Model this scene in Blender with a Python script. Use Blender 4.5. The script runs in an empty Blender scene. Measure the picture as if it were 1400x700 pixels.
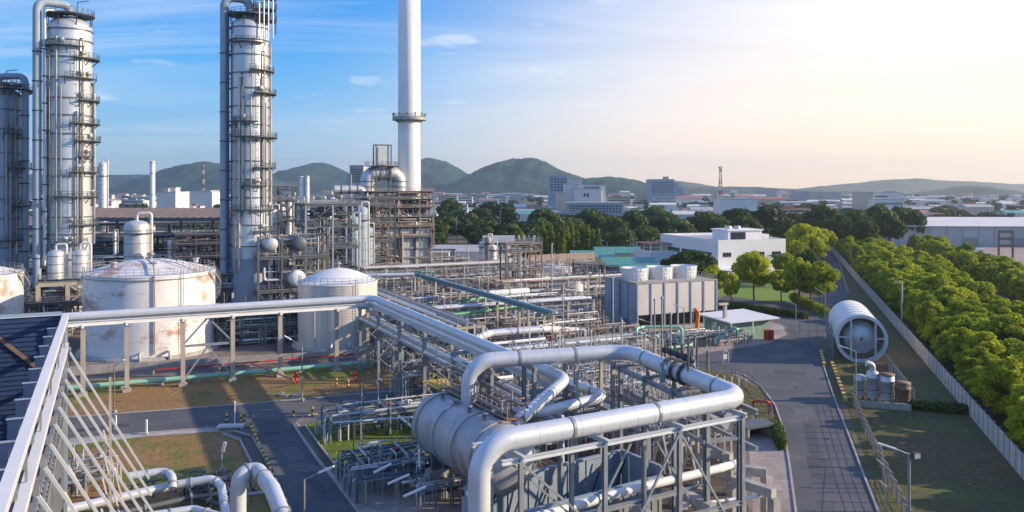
import bpy, math, random
import numpy as np
from mathutils import Vector, Matrix
from math import radians, sin, cos, pi, sqrt, atan2

# ---------------------------------------------------------------- camera, sky, sun, exposure
S = bpy.context.scene
COL = S.collection
FPX, HX, HY, CH = 1125.0, 700.0, 256.0, 30.0      # focal length in px of the 1400 px photograph, horizon row, eye height
cam_d = bpy.data.cameras.new('camera'); cam = bpy.data.objects.new('camera', cam_d); COL.objects.link(cam)
cam.location = (0, 0, CH); cam.rotation_euler = (radians(90), 0, 0)
cam_d.sensor_width = 36; cam_d.lens = 36 * FPX / 1400; cam_d.shift_y = -(350 - HY) / 1400
cam_d.clip_start = 0.5; cam_d.clip_end = 60000
S.camera = cam
S.view_settings.view_transform = 'Standard'; S.view_settings.look = 'None'
S.view_settings.exposure = 0.5; S.view_settings.gamma = 1.0
SUN_AZ, SUN_EL = 90.0, 20.0                        # degrees to the right of the view, degrees above the horizon
sd = bpy.data.lights.new('sun', 'SUN'); sun = bpy.data.objects.new('sun', sd); COL.objects.link(sun)
sd.energy = 5.0; sd.angle = radians(0.5); sd.color = (1.0, 0.80, 0.56)
sv = Vector((sin(radians(SUN_AZ)) * cos(radians(SUN_EL)), cos(radians(SUN_AZ)) * cos(radians(SUN_EL)), sin(radians(SUN_EL))))
sun.rotation_euler = sv.to_track_quat('Z', 'Y').to_euler()
sun.location = (200, 50, 200)

def build_world():
    w = bpy.data.worlds.new('World'); S.world = w; w.use_nodes = True
    nt = w.node_tree; nt.nodes.clear(); N = nt.nodes.new; L = nt.links.new
    out = N('ShaderNodeOutputWorld'); bg = N('ShaderNodeBackground'); L(bg.outputs[0], out.inputs[0])
    sky = N('ShaderNodeTexSky'); sky.sky_type = 'NISHITA'; sky.sun_disc = False
    sky.sun_elevation = radians(SUN_EL); sky.sun_rotation = radians(SUN_AZ)
    sky.air_density = 1.3; sky.dust_density = 0.6; sky.ozone_density = 3.0
    bg.inputs[1].default_value = 0.112
    geo = N('ShaderNodeNewGeometry')      # Incoming = direction looked in, reversed
    neg = N('ShaderNodeVectorMath'); neg.operation = 'SCALE'; neg.inputs['Scale'].default_value = -1
    L(geo.outputs['Incoming'], neg.inputs[0])
    def vm(op, a, b=None):
        n = N('ShaderNodeVectorMath'); n.operation = op; L(a, n.inputs[0])
        if b is not None:
            if isinstance(b, tuple): n.inputs[1].default_value = b
            else: L(b, n.inputs[1])
        return n
    def m(op, a, b=0.0, c=None, clamp=False):
        n = N('ShaderNodeMath'); n.operation = op; n.use_clamp = clamp
        for i, v in enumerate((a, b) if c is None else (a, b, c)):
            if isinstance(v, (int, float)): n.inputs[i].default_value = v
            else: L(v, n.inputs[i])
        return n.outputs[0]
    d = neg.outputs[0]
    sep = N('ShaderNodeSeparateXYZ'); L(d, sep.inputs[0])
    z = sep.outputs[2]
    # bright hazy air on the sun's side, widest along the horizon
    gd = Vector((sin(radians(56)), cos(radians(56)), 0.0))
    dot = vm('DOT_PRODUCT', d, tuple(gd)).outputs['Value']
    zc = m('MAXIMUM', z, 0.0)
    low = m('SUBTRACT', 1.0, m('DIVIDE', zc, 0.24), clamp=True)
    sh = m('ADD', dot, m('MULTIPLY', low, 0.16))
    gm = N('ShaderNodeMapRange'); gm.interpolation_type = 'SMOOTHSTEP'; L(sh, gm.inputs[0]); gm.inputs[1].default_value = 0.36; gm.inputs[2].default_value = 1.04
    high = m('SUBTRACT', 1.0, m('MULTIPLY', m('SUBTRACT', zc, 0.24, clamp=True), 2.3), clamp=True)
    glow = m('MULTIPLY', gm.outputs[0], high)
    rp = N('ShaderNodeValToRGB'); L(zc, rp.inputs[0]); rp.color_ramp.interpolation = 'B_SPLINE'
    st = [(0, (3.1, 4.6, 5.8)), (.05, (2.0, 3.95, 6.2)), (.12, (.6, 3.1, 6.5)), (.2, (.04, 2.2, 6.3)), (.5, (.03, 1.4, 5.2)), (1, (.03, .95, 4.3))]
    e = rp.color_ramp.elements
    while len(e) < len(st): e.new(.5)
    for i, (p, c_) in enumerate(st): e[i].position = p; e[i].color = tuple(v / 8 for v in c_) + (1,)
    rs = vm('SCALE', rp.outputs[0]); rs.inputs['Scale'].default_value = 8
    # thin clouds on a plane overhead
    div = N('ShaderNodeCombineXYZ')
    zz = m('ADD', m('MAXIMUM', z, 0.0), 0.10)
    L(m('DIVIDE', sep.outputs[0], zz), div.inputs[0]); L(m('DIVIDE', sep.outputs[1], zz), div.inputs[1])
    mp = N('ShaderNodeMapping'); L(div.outputs[0], mp.inputs[0]); mp.inputs['Scale'].default_value = (0.42, 1.25, 1); mp.inputs['Rotation'].default_value = (0, 0, radians(-12))
    nz = N('ShaderNodeTexNoise'); L(mp.outputs[0], nz.inputs['Vector']); nz.inputs['Scale'].default_value = 0.85; nz.inputs['Detail'].default_value = 8; nz.inputs['Roughness'].default_value = 0.58; nz.inputs['Distortion'].default_value = 0.7
    mp2 = N('ShaderNodeMapping'); L(div.outputs[0], mp2.inputs[0]); mp2.inputs['Location'].default_value = (3.3, 1.7, 0); mp2.inputs['Scale'].default_value = (0.3, 0.3, 1)
    nz2 = N('ShaderNodeTexNoise'); L(mp2.outputs[0], nz2.inputs['Vector']); nz2.inputs['Scale'].default_value = 0.8; nz2.inputs['Detail'].default_value = 2
    cl = m('MULTIPLY', m('MULTIPLY', m('SUBTRACT', nz.outputs[0], 0.43), 3.6, clamp=True), m('MULTIPLY', m('SUBTRACT', nz2.outputs[0], 0.32), 4.0, clamp=True))
    # small puffs
    nz3 = N('ShaderNodeTexNoise'); L(div.outputs[0], nz3.inputs['Vector']); nz3.inputs['Scale'].default_value = 1.9; nz3.inputs['Detail'].default_value = 7
    puff = m('MULTIPLY', m('SUBTRACT', nz3.outputs[0], 0.60), 7.0, clamp=True)
    cl = m('MAXIMUM', m('MULTIPLY', cl, 1.0), m('MULTIPLY', puff, 0.75))
    cl = m('MULTIPLY', cl, m('MULTIPLY', z, 6.0, clamp=True))
    # deepen the blue away from the sun
    gam = N('ShaderNodeHueSaturation'); gam.inputs['Saturation'].default_value = WSAT; gam.inputs['Value'].default_value = WVAL; L(sky.outputs[0], gam.inputs['Color'])
    def mix(fac, a, b, typ='MIX'):
        n = N('ShaderNodeMix'); n.data_type = 'RGBA'; n.blend_type = typ
        if isinstance(fac, float): n.inputs[0].default_value = fac
        else: L(fac, n.inputs[0])
        for i, v in ((6, a), (7, b)):
            if isinstance(v, tuple): n.inputs[i].default_value = v
            else: L(v, n.inputs[i])
        return n.outputs[2]
    c = mix(0.85, gam.outputs[0], rs.outputs[0])
    c = mix(glow, c, WGCOL)
    c = mix(m('MULTIPLY', m('POWER', glow, 2.0), m('MULTIPLY', m('POWER', low, 1.4), 0.9)), c, (9.2, 6.9, 5.0, 1))
    c = mix(cl, c, (7.0, 7.1, 7.3, 1))
    L(c, bg.inputs[0])
WSAT, WVAL = 1.3, 1.2
WGCOL = (8.2, 7.2, 6.4, 1)
build_world()

# ---------------------------------------------------------------- places: a photograph pixel turned into a ground point
PH = radians(26.05); cP, sP = cos(PH), sin(PH)      # the plant's own grid is turned 26 degrees
def W(px, py, z=0.0):
    d = FPX * (CH - z) / (py - HY)
    return Vector(((px - HX) * d / FPX, d, z))
def WD(px, py, d): return Vector(((px - HX) * d / FPX, d, CH - (py - HY) * d / FPX))
def toP(w): return Vector((w[0] * cP + w[1] * sP, -w[0] * sP + w[1] * cP, w[2]))
def toW(p): return Vector((p[0] * cP - p[1] * sP, p[0] * sP + p[1] * cP, p[2]))
def P(px, py, z=0.0): return toP(W(px, py, z))
def PD(px, py, d): return toP(WD(px, py, d))
rnd = random.Random(11)

# ---------------------------------------------------------------- materials
def mat(name, col, rough=0.5, metal=0.0, var=0.18, scale=1.5, dirt=None, dcol=(0.16, 0.09, 0.05), dscale=0.6, dth=0.6, bump=0.0, bscale=8, stretch=(1, 1, 1), trans=0.0, spec=0.5, rand=0.0, emit=None):
    m = bpy.data.materials.new(name); m.use_nodes = True; nt = m.node_tree; N = nt.nodes.new; L = nt.links.new
    b = nt.nodes['Principled BSDF']; b.inputs['Roughness'].default_value = rough; b.inputs['Metallic'].default_value = metal
    b.inputs['Specular IOR Level'].default_value = spec
    tc = N('ShaderNodeTexCoord'); mp = N('ShaderNodeMapping'); L(tc.outputs['Object'], mp.inputs[0]); mp.inputs['Scale'].default_value = stretch
    oi = N('ShaderNodeObjectInfo')
    av = N('ShaderNodeVectorMath'); av.operation = 'MULTIPLY_ADD'; L(oi.outputs['Random'], av.inputs[0]); av.inputs[1].default_value = (37, 19, 53); L(mp.outputs[0], av.inputs[2])
    nz = N('ShaderNodeTexNoise'); L(av.outputs[0], nz.inputs['Vector']); nz.inputs['Scale'].default_value = scale; nz.inputs['Detail'].default_value = 6; nz.inputs['Roughness'].default_value = 0.6
    cr = N('ShaderNodeValToRGB'); L(nz.outputs[0], cr.inputs[0])
    lo = tuple(c * (1 - var) for c in col) + (1,); hi = tuple(min(1, c * (1 + var)) for c in col) + (1,)
    cr.color_ramp.elements[0].position = 0.3; cr.color_ramp.elements[0].color = lo
    cr.color_ramp.elements[1].position = 0.7; cr.color_ramp.elements[1].color = hi
    c = cr.outputs[0]
    if rand:
        hs = N('ShaderNodeHueSaturation'); L(c, hs.inputs['Color'])
        mr = N('ShaderNodeMapRange'); L(oi.outputs['Random'], mr.inputs[0]); mr.inputs[3].default_value = 1 - rand; mr.inputs[4].default_value = 1 + rand; L(mr.outputs[0], hs.inputs['Value'])
        mr2 = N('ShaderNodeMapRange'); L(oi.outputs['Random'], mr2.inputs[0]); mr2.inputs[3].default_value = 0.5 + rand * .06; mr2.inputs[4].default_value = 0.5 - rand * .06; L(mr2.outputs[0], hs.inputs['Hue'])
        c = hs.outputs[0]
    if dirt:
        n2 = N('ShaderNodeTexNoise'); L(av.outputs[0], n2.inputs['Vector']); n2.inputs['Scale'].default_value = dscale; n2.inputs['Detail'].default_value = 9; n2.inputs['Roughness'].default_value = 0.68
        mr = N('ShaderNodeMapRange'); L(n2.outputs[0], mr.inputs[0]); mr.inputs[1].default_value = dth; mr.inputs[2].default_value = dth + 0.1; mr.inputs[4].default_value = dirt
        mx = N('ShaderNodeMix'); mx.data_type = 'RGBA'; L(mr.outputs[0], mx.inputs[0]); L(c, mx.inputs[6]); mx.inputs[7].default_value = dcol + (1,); c = mx.outputs[2]
        rr = N('ShaderNodeMapRange'); L(mr.outputs[0], rr.inputs[0]); rr.inputs[3].default_value = rough; rr.inputs[4].default_value = 0.85; L(rr.outputs[0], b.inputs['Roughness'])
    L(c, b.inputs['Base Color'])
    if bump:
        n3 = N('ShaderNodeTexNoise'); L(av.outputs[0], n3.inputs['Vector']); n3.inputs['Scale'].default_value = bscale; n3.inputs['Detail'].default_value = 4
        bp = N('ShaderNodeBump'); bp.inputs['Strength'].default_value = bump; bp.inputs['Distance'].default_value = 0.05; L(n3.outputs[0], bp.inputs['Height']); L(bp.outputs[0], b.inputs['Normal'])
    if trans:
        tr = N('ShaderNodeBsdfTranslucent'); L(c, tr.inputs[0]); ms = N('ShaderNodeMixShader'); ms.inputs[0].default_value = trans
        L(b.outputs[0], ms.inputs[1]); L(tr.outputs[0], ms.inputs[2]); L(ms.outputs[0], nt.nodes['Material Output'].inputs[0])
    return m
M = {}
M['pipe'] = mat('silver_pipe_paint', (0.60, 0.635, 0.67), 0.42, 0.25, 0.08, 0.7, 0.35, (0.42, 0.38, 0.33), 0.35, 0.62, stretch=(1, 1, 1))
M['white'] = mat('white_paint', (0.74, 0.74, 0.72), 0.5, 0, 0.06, 0.8, 0.4, (0.5, 0.45, 0.38), 0.5, 0.62)
M['alu'] = mat('aluminium_cladding', (0.55, 0.555, 0.56), 0.42, 0.4, 0.15, 0.5, 0.3, (0.4, 0.37, 0.33), 0.5, 0.62)
M['shell'] = mat('column_cladding', (0.52, 0.56, 0.60), 0.42, 0.3, 0.12, 0.3, 0.35, (0.36, 0.36, 0.36), 0.3, 0.56, stretch=(1, 1, 0.35))
M['chim'] = mat('chimney_paint', (0.78, 0.76, 0.73), 0.55, 0, 0.05, 0.1)
M['galv'] = mat('galvanised_steel', (0.28, 0.30, 0.315), 0.5, 0.25, 0.2, 1.5, 0.5, (0.22, 0.15, 0.1), 0.8, 0.58)
M['steel'] = mat('grey_painted_steel', (0.10, 0.115, 0.13), 0.55, 0.1, 0.25, 1.2, 0.6, (0.2, 0.12, 0.07), 0.9, 0.6)
M['dark'] = mat('dark_steel', (0.05, 0.058, 0.07), 0.6, 0.2, 0.25, 1.2, 0.5, (0.12, 0.07, 0.045), 0.9, 0.6)
M['rusty'] = mat('rusty_steel', (0.20, 0.125, 0.085), 0.75, 0.1, 0.35, 1.2, 0.5, (0.36, 0.30, 0.25), 0.8, 0.55)
M['brownpipe'] = mat('lagged_pipe', (0.38, 0.30, 0.24), 0.6, 0.1, 0.2, 0.8, 0.5, (0.22, 0.15, 0.1), 0.8, 0.6)
M['green'] = mat('green_pipe_paint', (0.10, 0.36, 0.17), 0.45, 0, 0.12, 1, 0.4, (0.10, 0.2, 0.1), 0.9, 0.6)
M['mint'] = mat('pale_green_pipe_paint', (0.25, 0.52, 0.40), 0.45, 0, 0.12, 1, 0.4, (0.2, 0.3, 0.22), 0.9, 0.6)
M['bluegreen'] = mat('blue_green_paint', (0.11, 0.24, 0.29), 0.45, 0, 0.12, 1)
M['red'] = mat('red_paint', (0.50, 0.035, 0.03), 0.45, 0, 0.15, 1)
M['yellow'] = mat('yellow_paint', (0.62, 0.42, 0.05), 0.5, 0, 0.15, 1, 0.5, (0.2, 0.13, 0.06), 0.9, 0.58)
M['black'] = mat('black_paint', (0.02, 0.02, 0.022), 0.5, 0, 0.2, 1)
M['orange'] = mat('orange_fabric', (0.85, 0.20, 0.02), 0.8, 0, 0.08, 1)
M['conc'] = mat('concrete', (0.38, 0.36, 0.33), 0.85, 0, 0.18, 0.8, 0.6, (0.2, 0.17, 0.14), 0.45, 0.57, bump=0.3)
M['conc2'] = mat('pale_concrete_post', (0.40, 0.36, 0.31), 0.8, 0, 0.14, 0.8, 0.6, (0.3, 0.24, 0.2), 0.6, 0.6, stretch=(1, 1, .4))
M['wallconc'] = mat('concrete_wall_panel', (0.50, 0.49, 0.47), 0.85, 0, 0.12, 0.7, 0.5, (0.25, 0.22, 0.18), 0.5, 0.6, rand=.06)
M['tank'] = mat('tank_white_rusty', (0.72, 0.72, 0.71), 0.5, 0, 0.07, 0.25, 0.8, (0.40, 0.20, 0.11), 0.18, 0.53, stretch=(1, 1, 1.6))
M['tank2'] = mat('tank_ribbed_silver', (0.60, 0.57, 0.53), 0.45, 0.15, 0.16, 0.45, 0.4, (0.42, 0.36, 0.31), 0.3, 0.6, stretch=(2.6, 2.6, 0.12))
M['vessel'] = mat('weathered_vessel', (0.40, 0.41, 0.42), 0.5, 0.2, 0.25, 0.35, 0.8, (0.30, 0.18, 0.11), 0.28, 0.54, stretch=(1, 1, .5))
M['blue'] = mat('blue_corrugated_cladding', (0.028, 0.055, 0.14), 0.5, 0.1, 0.15, 0.8)
M['bluegrey'] = mat('blue_grey_cladding', (0.27, 0.34, 0.42), 0.6, 0, 0.12, 0.5, 0.5, (0.2, 0.22, 0.24), 0.4, 0.6, stretch=(1, 1, .5))
M['ctower'] = mat('cooling_tower_panel', (0.62, 0.57, 0.52), 0.75, 0, 0.07, 0.6, 0.5, (0.42, 0.38, 0.34), 0.5, 0.6, stretch=(1, 1, .4))
M['building'] = mat('white_render', (0.80, 0.79, 0.78), 0.8, 0, 0.04, 0.3)
M['glass'] = mat('window_glass', (0.03, 0.04, 0.05), 0.12, 0, 0.3, 0.6)
M['roofgreen'] = mat('green_metal_roof', (0.09, 0.30, 0.24), 0.5, 0.1, 0.12, 0.6)
M['hutgreen'] = mat('pale_green_cladding', (0.24, 0.36, 0.28), 0.6, 0, 0.1, 0.8)
M['roofgrey'] = mat('grey_sheet_roof', (0.40, 0.41, 0.40), 0.55, 0.1, 0.15, 0.4, 0.6, (0.25, 0.17, 0.12), 0.4, 0.58)
M['shed'] = mat('brown_sheet_roof', (0.20, 0.15, 0.125), 0.7, 0, 0.3, 0.4)
M['trunk'] = mat('bark', (0.13, 0.095, 0.07), 0.9, 0, 0.25, 3, bump=.5)
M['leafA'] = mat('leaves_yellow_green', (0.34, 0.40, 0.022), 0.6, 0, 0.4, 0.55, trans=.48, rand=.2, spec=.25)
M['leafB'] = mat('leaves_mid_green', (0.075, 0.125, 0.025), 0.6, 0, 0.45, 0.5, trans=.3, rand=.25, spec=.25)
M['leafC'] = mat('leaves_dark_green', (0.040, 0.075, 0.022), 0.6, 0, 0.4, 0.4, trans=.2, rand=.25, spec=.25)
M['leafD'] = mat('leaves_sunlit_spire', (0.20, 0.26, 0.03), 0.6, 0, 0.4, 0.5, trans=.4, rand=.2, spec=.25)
M['lamp'] = mat('lamp_white_plastic', (0.80, 0.80, 0.78), 0.3, 0, 0.03, 1)
M['carw'] = mat('car_paint_white', (0.75, 0.75, 0.75), 0.2, 0, 0.02, 1)
M['card'] = mat('car_paint_dark', (0.05, 0.055, 0.065), 0.2, 0.2, 0.1, 1)
M['cars'] = mat('car_paint_silver', (0.40, 0.42, 0.44), 0.25, 0.5, 0.05, 1)
M['rubber'] = mat('tyre_rubber', (0.02, 0.02, 0.02), 0.9, 0, 0.1, 1)
M['gravel'] = mat('gravel', (0.24, 0.22, 0.20), 0.95, 0, 0.35, 3)
for k, c in dict(tw=(0.68, 0.66, 0.63), tg=(0.40, 0.41, 0.42), tb=(0.28, 0.36, 0.44), tc=(0.55, 0.47, 0.38), tr=(0.42, 0.16, 0.11), tt=(0.12, 0.34, 0.32), tp=(0.24, 0.25, 0.27)).items():
    M[k] = mat({'tw': 'town_white', 'tg': 'town_grey', 'tb': 'town_blue_grey', 'tc': 'town_cream', 'tr': 'town_red_roof', 'tt': 'town_teal_roof', 'tp': 'town_dark_roof'}[k], c, 0.75, 0, 0.1, 0.1)

def ground_mat(name, stops, scale, scale2, amt=0.5, bump=0.25, patch=None, pscale=0.05, pth=0.55, rough=0.92):
    m = bpy.data.materials.new(name); m.use_nodes = True; nt = m.node_tree; N = nt.nodes.new; L = nt.links.new
    b = nt.nodes['Principled BSDF']; b.inputs['Roughness'].default_value = rough; b.inputs['Specular IOR Level'].default_value = 0.3
    tc = N('ShaderNodeTexCoord')
    n1 = N('ShaderNodeTexNoise'); L(tc.outputs['Object'], n1.inputs['Vector']); n1.inputs['Scale'].default_value = scale; n1.inputs['Detail'].default_value = 8; n1.inputs['Roughness'].default_value = 0.65
    cr = N('ShaderNodeValToRGB'); L(n1.outputs[0], cr.inputs[0])
    e = cr.color_ramp.elements
    while len(e) < len(stops): e.new(0.5)
    for i, (p, c) in enumerate(stops): e[i].position = p; e[i].color = c + (1,)
    n2 = N('ShaderNodeTexNoise'); L(tc.outputs['Object'], n2.inputs['Vector']); n2.inputs['Scale'].default_value = scale2; n2.inputs['Detail'].default_value = 5
    mr = N('ShaderNodeMapRange'); L(n2.outputs[0], mr.inputs[0]); mr.inputs[1].default_value = 0.25; mr.inputs[2].default_value = 0.75; mr.inputs[3].default_value = 1 - amt; mr.inputs[4].default_value = 1 + amt
    mx = N('ShaderNodeMix'); mx.data_type = 'RGBA'; mx.blend_type = 'MULTIPLY'; mx.inputs[0].default_value = 1
    L(cr.outputs[0], mx.inputs[6]); cb = N('ShaderNodeCombineColor'); [L(mr.outputs[0], cb.inputs[i]) for i in range(3)]; L(cb.outputs[0], mx.inputs[7])
    c = mx.outputs[2]
    if patch:
        n3 = N('ShaderNodeTexNoise'); L(tc.outputs['Object'], n3.inputs['Vector']); n3.inputs['Scale'].default_value = pscale; n3.inputs['Detail'].default_value = 7; n3.inputs['Roughness'].default_value = .6
        m3 = N('ShaderNodeMapRange'); L(n3.outputs[0], m3.inputs[0]); m3.inputs[1].default_value = pth; m3.inputs[2].default_value = pth + .08
        x3 = N('ShaderNodeMix'); x3.data_type = 'RGBA'; L(m3.outputs[0], x3.inputs[0]); L(c, x3.inputs[6]); x3.inputs[7].default_value = patch + (1,); c = x3.outputs[2]
    L(c, b.inputs['Base Color'])
    bp = N('ShaderNodeBump'); bp.inputs['Strength'].default_value = bump; bp.inputs['Distance'].default_value = 0.1; L(n2.outputs[0], bp.inputs['Height']); L(bp.outputs[0], b.inputs['Normal'])
    return m
M['ground'] = ground_mat('ground_soil_scrub', [(.3, (.06, .075, .03)), (.5, (.12, .11, .06)), (.7, (.20, .17, .12))], 0.02, 0.6, .35)
M['plantfloor'] = ground_mat('plant_floor', [(.3, (.10, .085, .075)), (.5, (.19, .16, .14)), (.7, (.30, .25, .215))], 0.12, 1.6, .3, patch=(.10, .075, .055), pscale=.09, pth=.56)
M['shadefloor'] = ground_mat('shade_darkened_floor', [(.3, (.05, .047, .045)), (.5, (.10, .09, .08)), (.7, (.17, .14, .12))], 0.12, 1.6, .3)  # floor with the shade among the frames put into its colour
M['patchd'] = ground_mat('dark_asphalt_patch', [(.3, (.060, .063, .070)), (.7, (.095, .10, .108))], 0.25, 3, .3)
M['patchl'] = ground_mat('worn_asphalt_patch', [(.3, (.095, .10, .108)), (.7, (.15, .147, .145))], 0.25, 3, .3)
M['procfloor'] = ground_mat('process_yard_floor', [(.3, (.05, .042, .036)), (.5, (.10, .08, .065)), (.7, (.19, .15, .12))], 0.25, 2, .35, patch=(.09, .13, .03), pscale=.13, pth=.60)  # dark earth with grass patches, darkened further as painted shade between the pipes
M['paving'] = ground_mat('pinkish_paving', [(.3, (.24, .20, .18)), (.5, (.34, .29, .26)), (.7, (.42, .36, .33))], 0.15, 1.6, .25)
M['asphalt'] = ground_mat('asphalt', [(.25, (.072, .077, .086)), (.5, (.098, .103, .113)), (.75, (.13, .134, .142))], 0.08, 3.0, .2, .15, patch=(.135, .132, .128), pscale=.1, pth=.54)
M['grass'] = ground_mat('grass', [(.30, (.20, .13, .055)), (.42, (.13, .16, .03)), (.6, (.09, .16, .022)), (.8, (.15, .20, .035))], 0.09, 1.8, .35, .5)
M['lawn'] = ground_mat('lawn', [(.3, (.12, .21, .03)), (.7, (.20, .30, .045))], 0.1, 1.5, .25, .5)
M['dry'] = ground_mat('dry_earth', [(.3, (.32, .16, .07)), (.49, (.27, .16, .07)), (.57, (.16, .16, .035)), (.8, (.10, .15, .03))], 0.085, 1.8, .3, .5)
M['dgrass'] = ground_mat('rough_grass', [(.3, (.15, .10, .055)), (.5, (.095, .085, .035)), (.7, (.10, .125, .035))], 0.06, 1.5, .35, .5)
M['forest'] = ground_mat('forest_hill', [(.3, (.003, .024, .026)), (.5, (.008, .048, .042)), (.7, (.028, .085, .048))], 0.018, 0.06, .5, 1.0)  # forest green tinted blue, part of the distance haze is in the colour
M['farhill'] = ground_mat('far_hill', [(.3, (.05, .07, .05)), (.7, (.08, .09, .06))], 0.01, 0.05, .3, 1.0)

# ---------------------------------------------------------------- mesh builder
class MB:
    def __init__(s): s.v = []; s.f = []; s.sm = []
    def add(s, vs, fs, smooth=False):
        o = len(s.v); s.v += [tuple(v) for v in vs]; s.f += [tuple(o + i for i in f) for f in fs]; s.sm += [smooth] * len(fs); return s
    def box(s, c, d, rot=0.0):
        x, y, z = d[0] / 2, d[1] / 2, d[2] / 2; cr, sr = cos(rot), sin(rot); vs = []
        for sz in (-z, z):
            for sx, sy in ((-x, -y), (x, -y), (x, y), (-x, y)):
                vs.append((c[0] + sx * cr - sy * sr, c[1] + sx * sr + sy * cr, c[2] + sz))
        return s.add(vs, [(3, 2, 1, 0), (4, 5, 6, 7), (0, 1, 5, 4), (1, 2, 6, 5), (2, 3, 7, 6), (3, 0, 4, 7)])
    def bb(s, x0, x1, y0, y1, z0, z1): return s.box(((x0 + x1) / 2, (y0 + y1) / 2, (z0 + z1) / 2), (x1 - x0, y1 - y0, z1 - z0))
    def beam(s, p0, p1, w, h=None, up=(0, 0, 1)):
        h = h or w; p0, p1 = Vector(p0), Vector(p1); d = (p1 - p0)
        if d.length < 1e-5: return s
        d.normalize(); u = Vector(up)
        if abs(d.dot(u)) > 0.95: u = Vector((0, 1, 0))
        r = d.cross(u).normalized(); u = r.cross(d).normalized(); r *= w / 2; u *= h / 2
        vs = [p0 - r - u, p0 + r - u, p0 + r + u, p0 - r + u, p1 - r - u, p1 + r - u, p1 + r + u, p1 - r + u]
        return s.add(vs, [(0, 1, 2, 3), (7, 6, 5, 4), (1, 0, 4, 5), (2, 1, 5, 6), (3, 2, 6, 7), (0, 3, 7, 4)])
    def ibeam(s, p0, p1, w, h, t=0.03, up=(0, 0, 1)):
        p0, p1 = Vector(p0), Vector(p1); d = (p1 - p0).normalized(); u = Vector(up)
        if abs(d.dot(u)) > 0.95: u = Vector((0, 1, 0))
        r = d.cross(u).normalized(); u = r.cross(d).normalized()
        s.beam(p0 + u * (h - t) / 2, p1 + u * (h - t) / 2, w, t, up); s.beam(p0 - u * (h - t) / 2, p1 - u * (h - t) / 2, w, t, up)
        return s.beam(p0, p1, t, h - 2 * t - .002, up)
    def tube(s, pts, r, n=10, bend=0.0, cap=True, k=5):
        pts = [Vector(p) for p in pts]; path = [pts[0]]
        for i in range(1, len(pts) - 1):
            a, b, c = pts[i - 1], pts[i], pts[i + 1]; u = (a - b); v = (c - b); lu, lv = u.length, v.length
            if lu < 1e-4 or lv < 1e-4: continue
            u /= lu; v /= lv; R = bend or r * 1.6; ang = u.angle(v, pi)
            if ang > pi - 0.03 or ang < 0.05: path.append(b); continue
            t = min(R / math.tan(ang / 2), lu * .49, lv * .49); p, q = b + u * t, b + v * t
            for j in range(k + 1):
                w = j / k; path.append(p * (1 - w) ** 2 + b * 2 * w * (1 - w) + q * w * w) if ang < 0.1 else path.append(s._arc(b, u, v, t, ang, w))
        path.append(pts[-1]); q = [path[0]]
        for p in path[1:]:
            if (p - q[-1]).length > 1e-3: q.append(p)
        path = q; m = len(path)
        if m < 2: return s
        T = [(path[min(i + 1, m - 1)] - path[max(i - 1, 0)]).normalized() for i in range(m)]
        nrm = T[0].orthogonal().normalized(); vs = []
        if abs(T[0].z) < .9: nrm = T[0].cross(Vector((0, 0, 1))).normalized()
        for i in range(m):
            if i: nrm = (T[i - 1].rotation_difference(T[i]) @ nrm); nrm = (nrm - T[i] * nrm.dot(T[i])).normalized()
            bn = T[i].cross(nrm)
            for j in range(n):
                a = 2 * pi * j / n; vs.append(path[i] + (nrm * cos(a) + bn * sin(a)) * r)
        fs = [(i * n + j, i * n + (j + 1) % n, (i + 1) * n + (j + 1) % n, (i + 1) * n + j) for i in range(m - 1) for j in range(n)]
        s.add(vs, fs, True)
        if cap: s.add(vs[:n], [tuple(reversed(range(n)))]); s.add(vs[-n:], [tuple(range(n))])
        return s
    @staticmethod
    def _arc(b, u, v, t, ang, w):
        # circular fillet
        bis = (u + v).normalized(); dist = t / cos(ang / 2); R = t * math.tan(ang / 2); c = b + bis * dist
        p = b + u * t - c; q = b + v * t - c; th = pi - ang
        return c + p * (sin((1 - w) * th) / sin(th)) + q * (sin(w * th) / sin(th))
    def lathe(s, c, prof, n=24, axis=(0, 0, 1), smooth=True, a0=0.0, a1=2 * pi):
        c = Vector(c); ax = Vector(axis).normalized()
        x = Vector((1, 0, 0)) if abs(ax.z) > .9 else ax.cross(Vector((0, 0, 1))).normalized()
        y = ax.cross(x); full = abs(a1 - a0 - 2 * pi) < 1e-4; cnt = n if full else n + 1; vs = []
        for (r, h) in prof:
            for j in range(cnt):
                a = a0 + (a1 - a0) * j / n; vs.append(c + ax * h + (x * cos(a) + y * sin(a)) * max(r, 1e-4))
        fs = [(i * cnt + j, i * cnt + (j + 1) % cnt, (i + 1) * cnt + (j + 1) % cnt, (i + 1) * cnt + j) for i in range(len(prof) - 1) for j in range(n)]
        return s.add(vs, fs, smooth)
    def ring(s, c, r0, r1, z0, z1, n=24, a0=0.0, a1=2 * pi, axis=(0, 0, 1)):
        s.lathe(c, [(r0, z0), (r1, z0), (r1, z1), (r0, z1), (r0, z0)], n, axis, False, a0, a1)
        if abs(a1 - a0 - 2 * pi) > 1e-4:
            for a in (a0, a1):
                p = Vector(c); dr = Vector((cos(a), sin(a), 0))
                s.add([p + dr * r0 + Vector((0, 0, z0)), p + dr * r1 + Vector((0, 0, z0)), p + dr * r1 + Vector((0, 0, z1)), p + dr * r0 + Vector((0, 0, z1))], [(0, 1, 2, 3)])
        return s
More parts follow.
